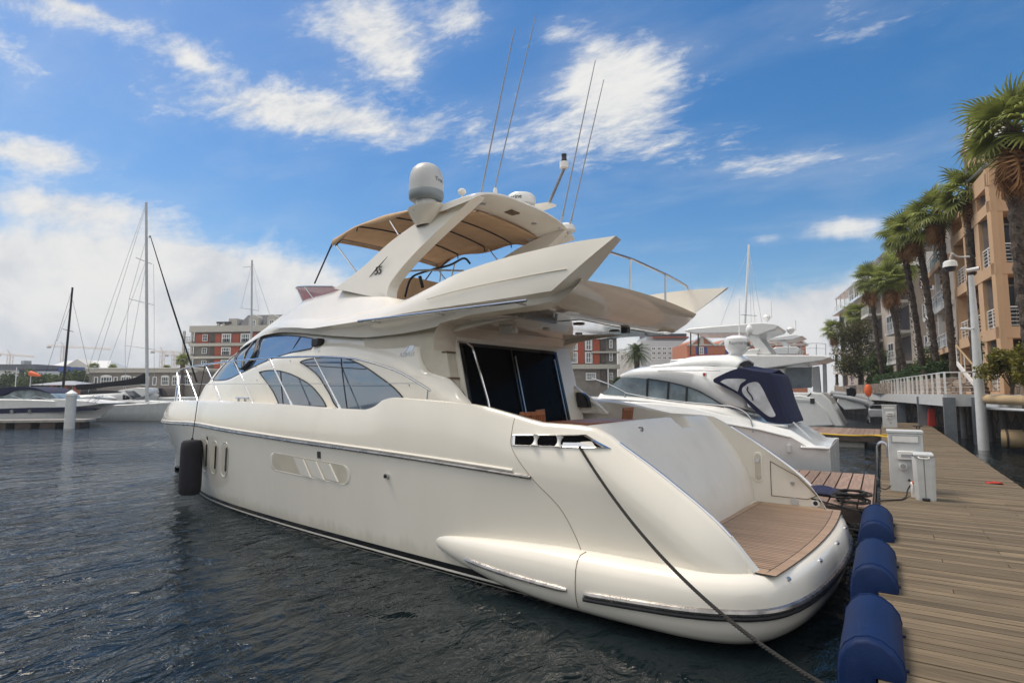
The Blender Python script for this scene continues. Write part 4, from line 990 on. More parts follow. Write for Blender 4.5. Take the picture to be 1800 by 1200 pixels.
mb.grid(rows, True); mb.add(rows[0], [tuple(range(13))[::-1]]); mb.build('bin_body', 'lightgrey', t)
mb = MB(); mb.box(bc.x-bw*.56, bc.x+bw*.56, bc.y-.25, bc.y+.24, DZ+bh*.93, DZ+bh*1.0); ld_ = mb.build('bin_lid', 'lightgrey', t, bevel=.02)
mb = MB(); mb.tube(spline([(bc.x-bw*.3,bc.y-.25,DZ+bh*.93),(bc.x-bw*.2,bc.y-.285,DZ+bh*.905),(bc.x+bw*.2,bc.y-.285,DZ+bh*.905),(bc.x+bw*.3,bc.y-.25,DZ+bh*.93)],4), .012, 6); mb.build('lid_handle', 'offwhite', ld_)
mb = MB(); mb.tube([(bc.x, bc.y-.232, DZ+.005),(bc.x, bc.y-.236, DZ+.05)], .06, 12); mb.build('pedal', 'black', t)
# juice carton
y = 13.75; a = aty(1602, 873, y); b = aty(1611, 873, y); w = b.x-a.x; cx = (a.x+b.x)/2; h = aty(1605,845,y).z-DZ
t = thing('drink_carton', 'white and orange drink carton standing between the bin and the pedestal', 'carton', (cx, y, DZ))
mb = MB(); mb.box(cx-w/2, cx+w/2, y-w/2, y+w/2, DZ, DZ+h*.78); mb.add([(cx-w/2,y-w/2,DZ+h*.78),(cx+w/2,y-w/2,DZ+h*.78),(cx+w/2,y+w/2,DZ+h*.78),(cx-w/2,y+w/2,DZ+h*.78),(cx-w/2,y,DZ+h*.94),(cx+w/2,y,DZ+h*.94)],[(0,1,5,4),(3,2,5,4),(0,4,3),(1,2,5)]); mb.build('carton_body', 'carton', t)
mb = MB(); mb.tube([(cx,y-w*.28,DZ+h*.84),(cx,y-w*.45,DZ+h*.98)], w*.2, 10); mb.build('carton_cap', 'orange', t)
# shore power cable from the yacht to the pedestal
pts = [Vector(Y(.80,-2.10,.88)), Vector(Y(.62,-2.13,.84)), Vector(Y(.30,-2.25,.76)), Vector(Y(.12,-2.2,.74)), (-.35,11.6,.50), (-.16,12.6,.62), (.05,13.0,.618), (.22,13.2,.618), (.30,13.6,.63), (.36,13.95,.75), (hx+.02,14.03,DZ+ph_*.36)]
mb = MB(); mb.tube(spline([tuple(p) for p in pts], 6), .014, 8); tag(mb.build('power_cable', 'rope', loc=(.05,13.,.6)), 'black shore power cable from the yacht platform across the dock to the near pedestal', 'cable')
mb = MB(); mb.tube(spline([(-.13,14.6,.61),(-.05,14.4,.615),(.02,14.32,.66),(.09,14.31,.74)],6), .011, 6); tag(mb.build('hose', 'rope', loc=(0,14.4,.6)), 'thin dark hose curling from the dock edge up to the near pedestal', 'hose')
# heap of dark line on the finger dock beside the yacht
heap = thing('rope_heap', 'heap of dark rope and blue cloth on the finger dock by the yacht corner', 'rope', (-1.0, 12.9, .58))
r = random.Random(5)
mb = MB()
for k in range(7):
    c0 = (-.62+r.uniform(-.12,.12), 12.5+r.uniform(-.2,.2)); R0 = r.uniform(.12,.24)
    mb.tube([(c0[0]+R0*math.cos(q*.5)*(1+.1*r.random()), c0[1]+R0*1.3*math.sin(q*.5), .61+.03*k+.02*r.random()) for q in range(14)], .022, 6)
mb.build('rope_coil', 'rope', heap)
mb = MB()
for k in range(5):
    c0 = (-1.05+r.uniform(-.25,.25), 13.4+r.uniform(-.3,.3)); mb.ball((c0[0], c0[1], .63), .17+.05*r.random(), 8, (1.2,1.1,.45))
mb.build('blue_cloth', 'navy', heap)
# bent steel ladder head on the dock edge and small dock cleat
a = aty(1538,806,21.2)
t = thing('ladder_head', 'bent steel ladder rail hooked over the dock edge', 'ladder', (-.3,21.2,.6))
for dy in (0,.45):
    mb = MB(); mb.tube(spline([(-.22,21.2+dy,-.1),(-.22,21.2+dy,.7),(-.20,21.2+dy,.98),(-.08,21.2+dy,1.08),(.04,21.2+dy,.98),(.05,21.2+dy,.62)],6), .028, 8); mb.build('ladder_rail', 'steel', t)
mb = MB()
for z in (.0,.3): mb.tube([(-.22,21.2,z),(-.22,21.65,z)], .02, 6)
mb.build('rung', 'steel', t)
def cleat(x, y, label):
    t = thing('dock_cleat', label, 'cleat', (x, y, DZ), 'dark dock cleats')
    mb = MB(); mb.box(x-.07, x+.07, y-.05, y+.05, DZ, DZ+.03); mb.build('cleat_base', 'darkmetal', t)
    mb = MB(); mb.tube([(x-.24,y,DZ+.17),(x-.1,y,DZ+.14),(x+.1,y,DZ+.14),(x+.24,y,DZ+.17)], [.02,.035,.035,.02], 8); mb.tube([(x-.07,y,DZ),(x-.06,y,DZ+.14)], .028, 8); mb.tube([(x+.07,y,DZ),(x+.06,y,DZ+.14)], .028, 8); mb.build('cleat_horn', 'darkmetal', t)
cleat(1.6, 39.5, 'dark cleat on the dock near the red cabinet')
# small red rag on the planks
mb = MB(); r = random.Random(3); rows = [[(1.86+.05*i+r.uniform(-.01,.01), 16.6+.07*j+r.uniform(-.02,.02), .605+.035*r.random()*(0 if i in (0,6) else 1)+.004) for i in range(7)] for j in range(5)]
mb.grid(rows); tag(mb.build('rag', 'red', loc=(2,16.8,.6), solid=.006), 'crumpled red rag lying on the dock planks near the right edge', 'rag')
# red cabinet and orange lifebuoy housing
y = 43.; a = aty(1632,749,y); b = aty(1647,749,y); zt_ = aty(1640,717,y).z
t = thing('fire_cabinet', 'upright red cabinet at the edge of the dock in front of the dark piles', 'cabinet', ((a.x+b.x)/2, y, DZ))
cx = (a.x+b.x)/2; w = (b.x-a.x)/2; mb = MB(); mb.prism([(cx-w,DZ),(cx+w,DZ),(cx+w*.9,lerp(DZ,zt_,.8)),(cx+w*.6,lerp(DZ,zt_,.97)),(cx,zt_),(cx-w*.6,lerp(DZ,zt_,.97)),(cx-w*.9,lerp(DZ,zt_,.8))], lambda p,q: (p,y,q), lambda p,q: (p,y+.5,q)); mb.build('cabinet_body', 'red', t, bevel=.03)
mb = MB(); mb.box(cx-w*.6, cx+w*.6, y-.012, y-.002, DZ+.25, lerp(DZ,zt_,.75)); mb.build('cabinet_door', 'red', t, bevel=.01)
y = 46.; c = aty(1526,686,y)
t = thing('lifebuoy_stand', 'orange lifebuoy housing on a pole beyond the far pedestal', 'lifebuoy', (c.x, y, DZ))
mb = MB(); mb.tube([(c.x,y,DZ),(c.x,y,c.z)], .04, 8); mb.build('pole', 'steel', t)
mb = MB(); mb.ball((c.x,y,c.z), .42, 10, (.55,.35,1.05)); mb.build('lifebuoy_case', 'orange', t)
# dock trolley
y = 44.; c = aty(1541,724,y)
t = thing('dock_trolley', 'grey two-wheeled dock trolley parked beyond the far pedestal', 'trolley', (c.x, y, DZ))
mb = MB(); mb.box(c.x-.45, c.x+.4, y, y+1.2, DZ+.45, DZ+.95); mb.build('tray', 'steel', t, bevel=.03)
for dx in (-.5,.45):
    mb = MB(); mb.tube([(c.x+dx-.04,y+.2,DZ+.28),(c.x+dx+.04,y+.2,DZ+.28)], .28, 16); w_ = mb.build('wheel', 'black', t)
    mb = MB(); mb.tube([(c.x+dx-.05,y+.2,DZ+.28),(c.x+dx+.05,y+.2,DZ+.28)], .14, 12); mb.build('rim', 'steel', w_)
mb = MB(); mb.tube([(c.x-.4,y+1.2,DZ+.8),(c.x-.4,y+1.7,DZ+1.2),(c.x+.35,y+1.7,DZ+1.2),(c.x+.35,y+1.2,DZ+.8)], .025, 6); mb.build('handle', 'steel', t)
# yellow hose across the far finger
mb = MB(); mb.tube(spline([(-3.2,31.9,.66),(-2.2,31.6,.62),(-1.2,31.3,.62),(-.4,31.8,.63),(.2,31.2,.62),(.5,32.3,.62),(.1,32.6,.62),(-.3,31.9,.63)],8), .04, 8)
tag(mb.build('yellow_hose', 'yellow', loc=(-.4,31.8,.6)), 'yellow hose lying over the far finger dock corner', 'hose')

# ================================================================== cruiser with the navy canopy
CY = 17.6
z8 = lambda L: [(1040+x/3.913, 540+y/3.913) for x, y in L]
def cur(L, dy, n=40, Y0=None, sp=True):
    P = [aty(u, v, (CY if Y0 is None else Y0)+dy) for u, v in L]
    Q = spline(P, 8) if sp else P
    ln = [0]
    for a, b in zip(Q[:-1], Q[1:]): ln.append(ln[-1]+(b-a).length)
    out = []; j = 0
    for i in range(n):
        t = ln[-1]*i/(n-1)
        while j < len(Q)-2 and ln[j+1] < t: j += 1
        out.append(lerp(Q[j], Q[j+1], (t-ln[j])/max(ln[j+1]-ln[j], 1e-6)))
    return out
CB = 2.0                                           # half beam
def mir(P, yc): return [Vector((p.x, 2*yc-p.y, p.z)) for p in P]
cr = thing('cabin_cruiser', 'white cabin cruiser with a navy cockpit canopy moored just beyond the big cream yacht', 'motorboat', (-6, CY+CB, 0), 'boats moored along the plank dock')
yc = CY+CB
# hull: gunwale and waterline, bow narrowing forward
xs = [-1.25,-1.35,-1.6,-2.2,-3,-4,-5,-6,-7,-8,-9,-10,-11,-12,-12.8,-13.3]
def cb(x): return pch([(-13.4,0),(-12.6,.75),(-11,1.45),(-9,1.88),(-6,2.0),(-2,2.0),(-1.2,1.9)])(x)
def gz(x): return pch([(-13.4,2.45),(-9,2.4),(-6,2.30),(-4.6,2.12),(-3.6,1.85),(-2.6,1.72),(-2.0,1.45),(-1.75,1.18),(-1.2,1.14)])(x)
rows = []
for x in xs:
    b = cb(x); g = gz(x)
    rows.append([(x, yc-k*b, z) for k, z in ((.8,-.4),(.86,0),(.93,g*.4),(.985,g*.75),(1.0,g*.88),(1.005,g*.9),(.985,g*.93),(.965,g*.98),(.93,g+.01),(.84,g+.01),(.5,g+.05),(0,g+.08))])
rr = [list(map(Vector, r)) for r in rows]
mb = MB(); mb.grid(rr); mb.grid([mir(r, yc) for r in rr]); mb.add(rr[0]+mir(rr[0], yc)[::-1][1:], [tuple(range(23))])
chull = mb.build('hull', 'white', cr, ang=45, bevel=0)
mb = MB(); mb.tube([(x, yc-1.01*cb(x), gz(x)*.885) for x in xs if x < -1.8 and x > -13], .03, 6); mb.build('rubbing_rail', 'lightgrey', chull)
G_ = lambda L, dy, n=40, sp=True: cur(z8(L), dy, n, None, sp)
r0 = G_([(30,640),(100,628),(380,648),(620,680),(800,720),(1000,772),(1200,800),(1350,812)], .12)
r1 = G_([(62,590),(100,602),(380,622),(620,652),(900,684),(1040,740),(1180,785),(1300,800)], .34)
r2 = G_([(200,478),(300,482),(385,490),(540,515),(700,560),(800,610),(890,662),(1060,690)], .42)
r3 = G_([(195,466),(240,448),(320,440),(450,438),(620,445),(780,480),(900,580),(1075,680)], .50)
r4 = G_([(200,464),(250,440),(320,424),(450,418),(620,412),(780,410),(900,415),(1000,418)], .72)
r5 = G_([(203,462),(260,434),(330,415),(450,400),(600,392),(750,390),(880,395),(985,405)], 1.1)
r6 = [Vector((p.x, yc, p.z+.05)) for p in r5]
RW = [r3, r4, r5, r6]
mb = MB()
mb.grid([r0, r1]); mb.grid([mir(r0, yc), mir(r1, yc)])
mb.grid(RW); mb.grid([mir(r, yc) for r in RW])
mb.grid([r2, r3]); mb.grid([mir(r2,yc), mir(r3,yc)])
cab = mb.build('cabin', 'white', cr, ang=40, solid=.05)
# raised sunroof hood
h0 = G_([(400,405),(480,392),(560,376),(640,352),(700,338),(800,332),(940,330),(1010,336),(1050,366)], 1.15)
h1 = G_([(415,412),(520,410),(640,408),(760,405),(850,400),(940,420),(960,425),(985,425),(1000,420)], .80)
hm = [lerp(a, b, .5)+Vector((0,-.10,.04)) for a, b in zip(h0, h1)]
h2 = [Vector((p.x, yc, p.z+.06)) for p in h0]
mb = MB(); mb.grid([h1, hm, h0, h2]); mb.grid([mir(r, yc) for r in (h1, hm, h0, h2)]); mb.build('roof_hood', 'white', cab, ang=50, solid=.06)
def pan(name, L, dy, m, par, th=.03, n=4, sharp=(), sp=True):
    P = z8(L); P = closed_spline(P, n, sharp) if sp else P
    f = lambda a, b, o=0: aty(a, b, CY+dy)+Vector((0,o,0))
    mb = MB(); mb.prism(P, lambda a,b: f(a,b), lambda a,b: f(a,b,th)); return mb.build(name, m, par)
M['cglass'] = mat('cabin_glass', (.20,.25,.27), .05, var=.5, vs=.9, spec=.9, ior=1.8)
M['clearvinyl'] = mat('clear_vinyl', (.50,.52,.54), .15, var=.3, vs=1.5, spec=.8)
w1 = pan('side_window', [(385,492),(540,517),(700,562),(800,612),(886,662),(905,684),(620,652),(384,622)], .355, 'cglass', cab, sharp=(0,4,5,7))
w2_ = pan('windscreen', [(206,480),(300,484),(383,492),(382,622),(220,612),(104,602),(75,588)], .36, 'cglass', cab, sharp=(0,2,3,6))
for L in ([(384,490),(380,622)],[(530,515),(522,640)],[(655,548),(650,655)]):
    mb = MB(); mb.tube([aty(u,v,CY+.34) for u,v in z8(L)], .035, 6); mb.build('window_post', 'black', w1)
mb = MB(); mb.tube(cur(z8([(385,490),(540,515),(700,560),(800,610),(890,665),(905,686),(700,662),(500,640)]), .34), .02, 6); mb.build('window_seal', 'black', w1)
mb = MB(); mb.tube(cur(z8([(455,433),(690,433),(885,433)]), .44), .022, 6); mb.build('grab_rail', 'steel', cab)
mb = MB(); mb.tube(cur(z8([(0,487),(120,530),(240,590)]), .05), .022, 6); mb.tube(cur(z8([(235,590),(400,622),(620,650),(900,676),(960,682),(1040,712),(1095,770),(1112,860)]), .02), .024, 6); mb.build('guard_rail', 'steel', cr)
mb = MB(); mb.tube([aty(*z8([(228,590)])[0],CY+.05), aty(*z8([(230,622)])[0],CY+.05)], .022, 6); mb.build('rail_post', 'steel', cr)
o = pan('light_housing', [(762,450),(792,450),(790,480),(765,478)], .40, 'white', cab, .08, sp=False); pan('red_lamp', [(766,452),(783,452),(781,470),(767,470)], .385, 'red', o, .02, sp=False)
# navy canopy with clear vinyl panes
cn = pan('canopy_side', [(835,500),(860,480),(1000,422),(1120,438),(1232,452),(1248,500),(1290,640),(1352,800),(1280,800),(1205,785),(1100,690),(1010,600),(840,515)], .16, 'navy', cr, .05, sharp=(0,4,7,9,12))
mb = MB(); tp = z8([(840,505),(900,462),(1000,424),(1120,440),(1230,454)]); A = cur(tp, .18, 24); mb.grid([A, [Vector((p.x, yc, p.z+.16)) for p in A], mir(A, yc)]); mb.build('canopy_top', 'navy', cn, solid=.03)
bk = cur(z8([(1232,452),(1250,500),(1290,640),(1352,800)]), .18, 20); mb = MB(); mb.grid([bk, [p+Vector((.12,1.0,0)) for p in bk], [p+Vector((.12,2.6,0)) for p in bk], mir(bk, yc)]); mb.build('canopy_back', 'navy', cn, solid=.02)
pan('canopy_pane', [(885,512),(930,492),(1058,495),(1022,530),(1005,580)], .135, 'clearvinyl', cn, .02, sharp=(0,4))
pan('canopy_pane', [(1060,535),(1085,520),(1140,515),(1175,560),(1225,660),(1265,738),(1255,752),(1210,745),(1120,670),(1045,600),(1035,560)], .135, 'clearvinyl', cn, .02, sharp=(5,))
mb = MB(); mb.tube(cur(z8([(1075,545),(1070,570),(1100,610),(1110,640)]), .12), .018, 6); mb.build('canopy_seam', 'navy', cn)
# stern mouldings
mb = MB(); mb.tube([aty(*z8([(1385,790)])[0],CY+.3), aty(*z8([(1440,840)])[0],CY+.3), aty(*z8([(1510,905)])[0],CY+.3)], .03, 6); mb.build('stern_rail', 'steel', cr)
mb = MB(); mb.box(-1.95,-1.24,CY-.02,CY+3.9,1.10,1.16); mb.build('bathing_platform', 'white', cr, bevel=.02)
mb = MB(); p = aty(*z8([(1358,970)])[0], CY+.02); mb.obox(p, (.05,0,0), (0,.06,0), (0,0,.11)); mb.build('fitting', 'lightgrey', cr, bevel=.015)
# radar on the roof
c = aty(*z8([(1000,315)])[0], yc-.6); k = (aty(*z8([(1085,250)])[0], yc-.6)-aty(*z8([(915,250)])[0], yc-.6)).length/2
crd = MB(); crd.lathe([(k*.3,-.12),(k*.6,0),(k*.9,.12),(k,.3),(k*.98,.45),(k*.8,.52),(k*.4,.56),(0,.57)], c, 24); rdo = crd.build('radar_dome', 'white', cr)
cyl_text('Raymarine', k*.42, c, k*1.0+.004, R(-90)+.42, .26).build('radar_lettering', 'grey', rdo)
mb = MB(); mb.tube([c+Vector((0,0,-.25)), c+Vector((0,0,0))], .12, 10); mb.build('radar_post', 'white', rdo)
mb = MB(); a = aty(*z8([(1030,320)])[0], yc-.7); b = aty(*z8([(1085,270)])[0], yc-.7); d = aty(*z8([(1085,155)])[0], yc-.7); mb.tube([a,b,d], .05, 8); mb.ball(tuple(d), .11, 8, (1,1,1.5)); mb.build('light_mast', 'white', cr)
mb = MB(); a = aty(*z8([(1015,215)])[0], yc-.5); b = aty(*z8([(1016,-60)])[0], yc-.5); mb.tube([a,b], [.02,.008], 6); mb.build('whip_antenna', 'white', cr)
# ================================================================== big white flybridge yacht beyond
FY = 52.; FB = 2.7
z10 = lambda L: [(1000+x/3.913, 520+y/3.913) for x, y in L]
fy = thing('flybridge_yacht', 'big white flybridge yacht with a hardtop moored beyond the far finger dock', 'yacht', (-8, FY+FB, 0), 'boats moored along the plank dock')
def slab(name, L, y0, y1, m, par, bev=.06, tr=z10, n=0, sharp=()):
    P = tr(L); P = closed_spline(P, n, sharp) if n else P
    mb = MB(); mb.prism(P, lambda a,b: aty(a,b,FY)+Vector((0,y0,0)), lambda a,b: aty(a,b,FY)+Vector((0,y1,0))); return mb.build(name, m, par, bevel=bev)
fh = slab('hull', [(600,700),(1450,660),(1740,665),(1800,720),(1900,900),(1450,900),(600,900)], 0, 2*FB, 'white', fy, .12)
fa = slab('stern_quarter', [(1450,690),(1590,680),(1680,700),(1760,775),(1830,892),(1450,902)], -.12, .5, 'white', fy, .1, lambda L: [(1000+(x+0)/3.913, 520+y/3.913) for x, y in L])
slab('hull_panel', [(1480,706),(1690,716),(1695,728),(1480,728)], -.16, -.10, 'lightgrey', fa, 0)
slab('hull_vent', [(1660,703),(1692,704),(1692,742),(1662,740)], -.17, -.12, 'darkmetal', fa, 0)
fc_ = slab('cabin', [(600,520),(1180,470),(1480,500),(1480,700),(600,710)], .35, 2*FB-.35, 'white', fy, .15)
slab('flybridge_deck', [(700,440),(1060,405),(1750,408),(1805,424),(1740,447),(1300,507),(1180,520),(700,520)], -.15, 2*FB+.15, 'white', fy, .08)
slab('flybridge_coaming', [(1060,408),(1260,362),(1310,365),(1290,408)], .1, 2*FB-.1, 'white', fy, .08)
ht = slab('hardtop', [(785,240),(820,222),(1000,206),(1330,180),(1415,188),(1438,205),(1420,228),(1380,240),(1290,272),(1200,255),(870,258)], .2, 2*FB-.2, 'white', fy, .08)
slab('arch_leg', [(1195,225),(1255,225),(1390,398),(1300,400)], .3, .7, 'white', fy, .05); slab('arch_leg', [(1195,225),(1255,225),(1390,398),(1300,400)], 2*FB-.7, 2*FB-.3, 'white', fy, .05)
for u in (828,880):
    slab('hardtop_post', [(u-3,240),(u+4,240),(u+4,408),(u-3,408)], .4, .5, 'darkmetal', fy, 0)
slab('saloon_glass', z8([(1330,415),(1512,408),(1512,552),(1340,560)]), .28, .36, 'pane', fy, 0, lambda L: L)
slab('stern_post', z8([(1515,410),(1560,402),(1575,590),(1520,580)]), .3, .9, 'grey', fy, .03, lambda L: L)
slab('stern_post', z8([(1585,385),(1612,385),(1618,585),(1590,585)]), .3, .6, 'grey', fy, .03, lambda L: L)
mb = MB(); P = z8([(1350,255),(1545,246),(1612,250)]); Q = [aty(u,v,FY) for u,v in P]; mb.tube(Q, .03, 6)
for u in (1352,1440,1545,1610): mb.tube([aty(*z8([(u,252)])[0],FY), aty(*z8([(u,328)])[0],FY)], .028, 6)
mb.tube([aty(u,v,FY) for u,v in z8([(1350,285),(1545,280),(1612,284)])], .02, 6); mb.build('aft_rail', 'steel', fy)
for u, v in ((1360,155),(1525,240)):
    c = aty(*z10([(u,v)])[0], FY+FB); mb = MB(); mb.lathe([(.1,-.3),(.3,-.05),(.34,.15),(.22,.3),(0,.33)], c, 14); mb.tube([c+Vector((.4,0,0)), c+Vector((.42,0,1.5 if u < 1400 else .9))], .04, 6); mb.build('antenna_dome', 'white', fy)
mb = MB(); mb.tube([aty(*z8([(1340,745)])[0], FY), aty(*z8([(1510,590)])[0], FY)], .05, 6); mb.build('mooring_rope', 'rope', fy)
# second hardtop yacht moored beyond it
fz = thing('hardtop_yacht', 'white hardtop yacht moored behind the big white flybridge yacht', 'yacht', (-4, 62, 0), 'boats moored along the plank dock')
def slab2(name, L, y0, y1, m='white', bev=.06):
    mb = MB(); P = z10(L); mb.prism(P, lambda a,b: aty(a,b,62)+Vector((0,y0,0)), lambda a,b: aty(a,b,62)+Vector((0,y1,0))); return mb.build(name, m, fz, bevel=bev)
slab2('hardtop', [(1300,300),(1560,262),(1610,275),(1540,300),(1400,308),(1310,308)], 0, 4)
slab2('arch_leg', [(1445,305),(1490,305),(1570,402),(1510,402)], .2, .6); slab2('coaming', [(1380,372),(1420,352),(1560,345),(1590,365),(1570,402),(1380,402)], 0, 4)
slab2('hull', [(1000,440),(1640,430),(1660,620),(1000,640)], 0, 4.5)
# grey RIB with outboard tied beyond the yacht
y = 46.
rb = thing('inflatable_dinghy', 'grey inflatable dinghy with a black outboard motor beside the far finger dock', 'dinghy', tuple(aty(1490,722,y)))
zR = lambda L: [(1400+x/4.5, 640+y_/4.5) for x, y_ in L]
mb = MB(); mb.tube(spline([aty(u,v,y) for u,v in zR([(290,250),(420,270),(540,300),(600,330)])],5), [.14]*5+[.18]*5+[.2]*5+[.09], 12); mb.tube(spline([aty(u,v,y+1.6) for u,v in zR([(270,230),(420,245),(540,280),(600,320)])],5), .19, 12); mb.build('tube', 'grey', rb)
mb = MB(); mb.prism(zR([(330,260),(520,310),(560,350),(380,360),(320,300)]), lambda a,b: aty(a,b,y+.2), lambda a,b: aty(a,b,y+1.4)); mb.build('dinghy_hull', 'white', rb, bevel=.05)
mb = MB(); mb.prism(zR([(390,190),(430,178),(470,195),(475,235),(455,270),(470,300),(440,325),(405,310),(400,260)]), lambda a,b: aty(a,b,y+.4), lambda a,b: aty(a,b,y+.9)); ob = mb.build('outboard_motor', 'blackgloss', rb, bevel=.06)
mb = MB(); mb.prism(zR([(405,268),(450,262),(455,290),(410,298)]), lambda a,b: aty(a,b,y+.36), lambda a,b: aty(a,b,y+.41)); mb.build('engine_badge', 'white', ob)

# ================================================================== far shore and right bank
def struct(name, mb, m, label=None, loc=(0,0,0), **k): return tag(mb.build(name, m, loc=loc, **k), label, None, kind='structure')
mb = MB()   # far quay: land behind the basin
q = [at(-500,0,80), at(100,0,85), at(700,0,78), at(1130,0,75), at(1400,0,82)]
q = [Vector((p.x, p.y, 1.3)) for p in q]; far = [Vector((p.x, p.y, 1.3)) for p in (at(2600,0,1500), at(-2500,0,1500))]
far = [Vector((1500,2500,1.3)), Vector((-3200,2500,1.3)), Vector((-3200,q[0].y,1.3))]
top = q+far; mb.prism([(p.x,p.y) for p in top], lambda a,b: (a,b,-1), lambda a,b: (a,b,1.3)); struct('quay', mb, 'concrete', smooth=False)
# unseen hillside added behind the camera to darken the window reflections
mb = MB(); rr_h = random.Random(2); rows = []
for k in range(5):
    rows.append([(-420+14*i, -150-45*k, (1.2, 14, 28, 42, 56)[k]+(rr_h.uniform(-3,3) if k else 0)) for i in range(61)])
mb.grid(rows); M['hill'] = mat('added_hillside', (.05,.06,.035), .9, var=.4, vs=.08); struct('added_hills', mb, 'hill')
# right bank
def g(u, d, z=0): p = at(u, 690, d); return Vector((p.x, p.y, z))
PZ = 2.55
edge = [(6.9,-8), (6.9,24)]
A_, B_, C_, D_ = g(1550,51), g(1662,29.5), g(1716,29), g(1800,24); A2 = g(1440,82)
bank = [(A2.x,A2.y),(A_.x,A_.y),(B_.x,B_.y),(C_.x,C_.y),(D_.x,D_.y),(D_.x+3,10),(400,10),(400,600),(A2.x-30,600),(A2.x-2,130)]
mb = MB(); mb.prism(bank, lambda a,b: (a,b,PZ-.16), lambda a,b: (a,b,PZ)); struct('promenade', mb, 'paving', smooth=False)
bank2 = [(A2.x+2,A2.y+1),(A_.x+2.5,A_.y+1),(B_.x+3.5,B_.y+2),(C_.x+3,C_.y+2.5),(D_.x+.6,D_.y+2),(D_.x+3.4,11),(400,11),(400,590),(A2.x-28,590),(A2.x,130)]
mb = MB(); mb.prism(bank2, lambda a,b: (a,b,-2), lambda a,b: (a,b,PZ-.17)); tag(mb.build('quay_wall', 'stonebig', loc=(C_.x+3,C_.y,0), smooth=False), 'rough stone quay wall standing in the water under the promenade', 'quay wall')
# edge beams and piles under the promenade
def wall_seg(name, a, b, z0, z1, th, m, par=None, label=None, cat=None, group=None):
    a = Vector(a); b = Vector(b); d = (b-a); d.z = 0; n = Vector((d.y,-d.x,0)).normalized()*th/2; mb = MB()
    mb.obox(((a.x+b.x)/2,(a.y+b.y)/2,(z0+z1)/2), (d.x/2,d.y/2,0), tuple(n), (0,0,(z1-z0)/2)); o = mb.build(name, m, par, loc=None if par else ((a.x+b.x)/2,(a.y+b.y)/2,z0), smooth=False)
    if label: tag(o, label, cat, group)
    return o
pr = thing('promenade_pier', 'white edge beams and grey piles carrying the promenade over the water', 'pier', (B_.x, B_.y, 0))
for a, b in ((A2,A_),(A_,B_),(B_,C_),(C_,D_)):
    wall_seg('edge_beam', lerp(a,b,.0), b, PZ-.62, PZ-.01, .22, 'lightgrey', pr)
for u, d, w in ((1583,43.5,.5),(1621,35.5,.6),(1667,29.4,.5),(1716,28.9,.45)):
    p = g(u, d); mb = MB(); mb.box(p.x-w/2, p.x+w/2, p.y-.25, p.y+.25, -1.5, PZ-.17); mb.build('pile', 'pilegrey', pr, smooth=False)
for u, d in ((1690,33),(1735,31),(1760,29),(1700,36)):
    p = g(u, d); mb = MB(); mb.tube([(p.x,p.y,-1),(p.x,p.y,PZ-.2)], .16, 10); mb.build('pile', 'concrete', pr)
# sand-coloured pipe along the edge
p0 = g(1727,26.5,2.32); p1 = g(1812,22.6,2.30); mb = MB(); mb.tube([p0,lerp(p0,p1,.5),p1], .21, 14); tag(mb.build('edge_pipe', 'pipe', loc=tuple(p0)), 'thick sand-coloured pipe lying along the promenade edge right of the lamp post', 'pipe')
mb = MB(); a = g(1716,27.6,1.9); b = g(1812,22.2,1.92); mb.tube([a,b], .06, 8); tag(mb.build('service_pipe', 'lightgrey', loc=tuple(a)), 'thin white pipe running below the sand-coloured pipe', 'pipe')
# submerged drum by the quay wall
p = g(1755,26,.55); mb = MB(); mb.tube([p, p+Vector((1.5,-.3,0))], .42, 16); dr_ = thing('mooring_drum', 'weathered tan drum with hoops floating by the stone quay wall', 'drum', tuple(p)); mb.build('drum_body', 'pipe', dr_)
for k in (.1,.5,.9):
    c = p+Vector((1.5*k,-.3*k,0)); mb = MB(); mb.tube([c-Vector((.04,0,0)), c+Vector((.04,0,0))], .45, 16); mb.build('hoop', 'darkwood', dr_)
# white railing
fr = thing('promenade_railing', 'white metal railing along the promenade edge', 'railing', (B_.x, B_.y, PZ))
ppts = [lerp(A_, B_, i/16) for i in range(17)]+[lerp(B_, C_, i/2) for i in range(1,3)]
mb = MB(); mb.tube([Vector((p.x,p.y,PZ+1.12)) for p in (A_,B_,C_)], .035, 6); mb.build('top_rail', 'white', fr)
mb = MB()
for z in (.12,.36,.6,.85): mb.tube([Vector((p.x,p.y,PZ+z)) for p in (A_,B_,C_)], .010, 5)
mb.build('wire', 'white', fr)
for i, p in enumerate(ppts):
    w = .05 if i % 3 else .09; mb = MB(); mb.box(p.x-w, p.x+w, p.y-.03, p.y+.03, PZ-.3 if i % 3 == 0 else PZ, PZ+1.11); mb.build('post', 'white', fr, smooth=False)
# stone garden wall behind the railing, and the higher piece right of the stairs
W0, W1, W2 = g(1470,80), g(1655,34), g(1722,32)
gw = thing('garden_wall', 'low rubble stone garden wall behind the white railing', 'wall', tuple(W1))
wall_seg('wall', W0, W1, PZ, PZ+.9, .4, 'stone', gw); wall_seg('wall', W1, W2, PZ, PZ+.92, .4, 'stone', gw)
wall_seg('wall', g(1759,28), g(1850,24), PZ-.02, PZ+.98, .5, 'stone', None, 'taller rubble stone wall right of the garden stairs', 'wall')
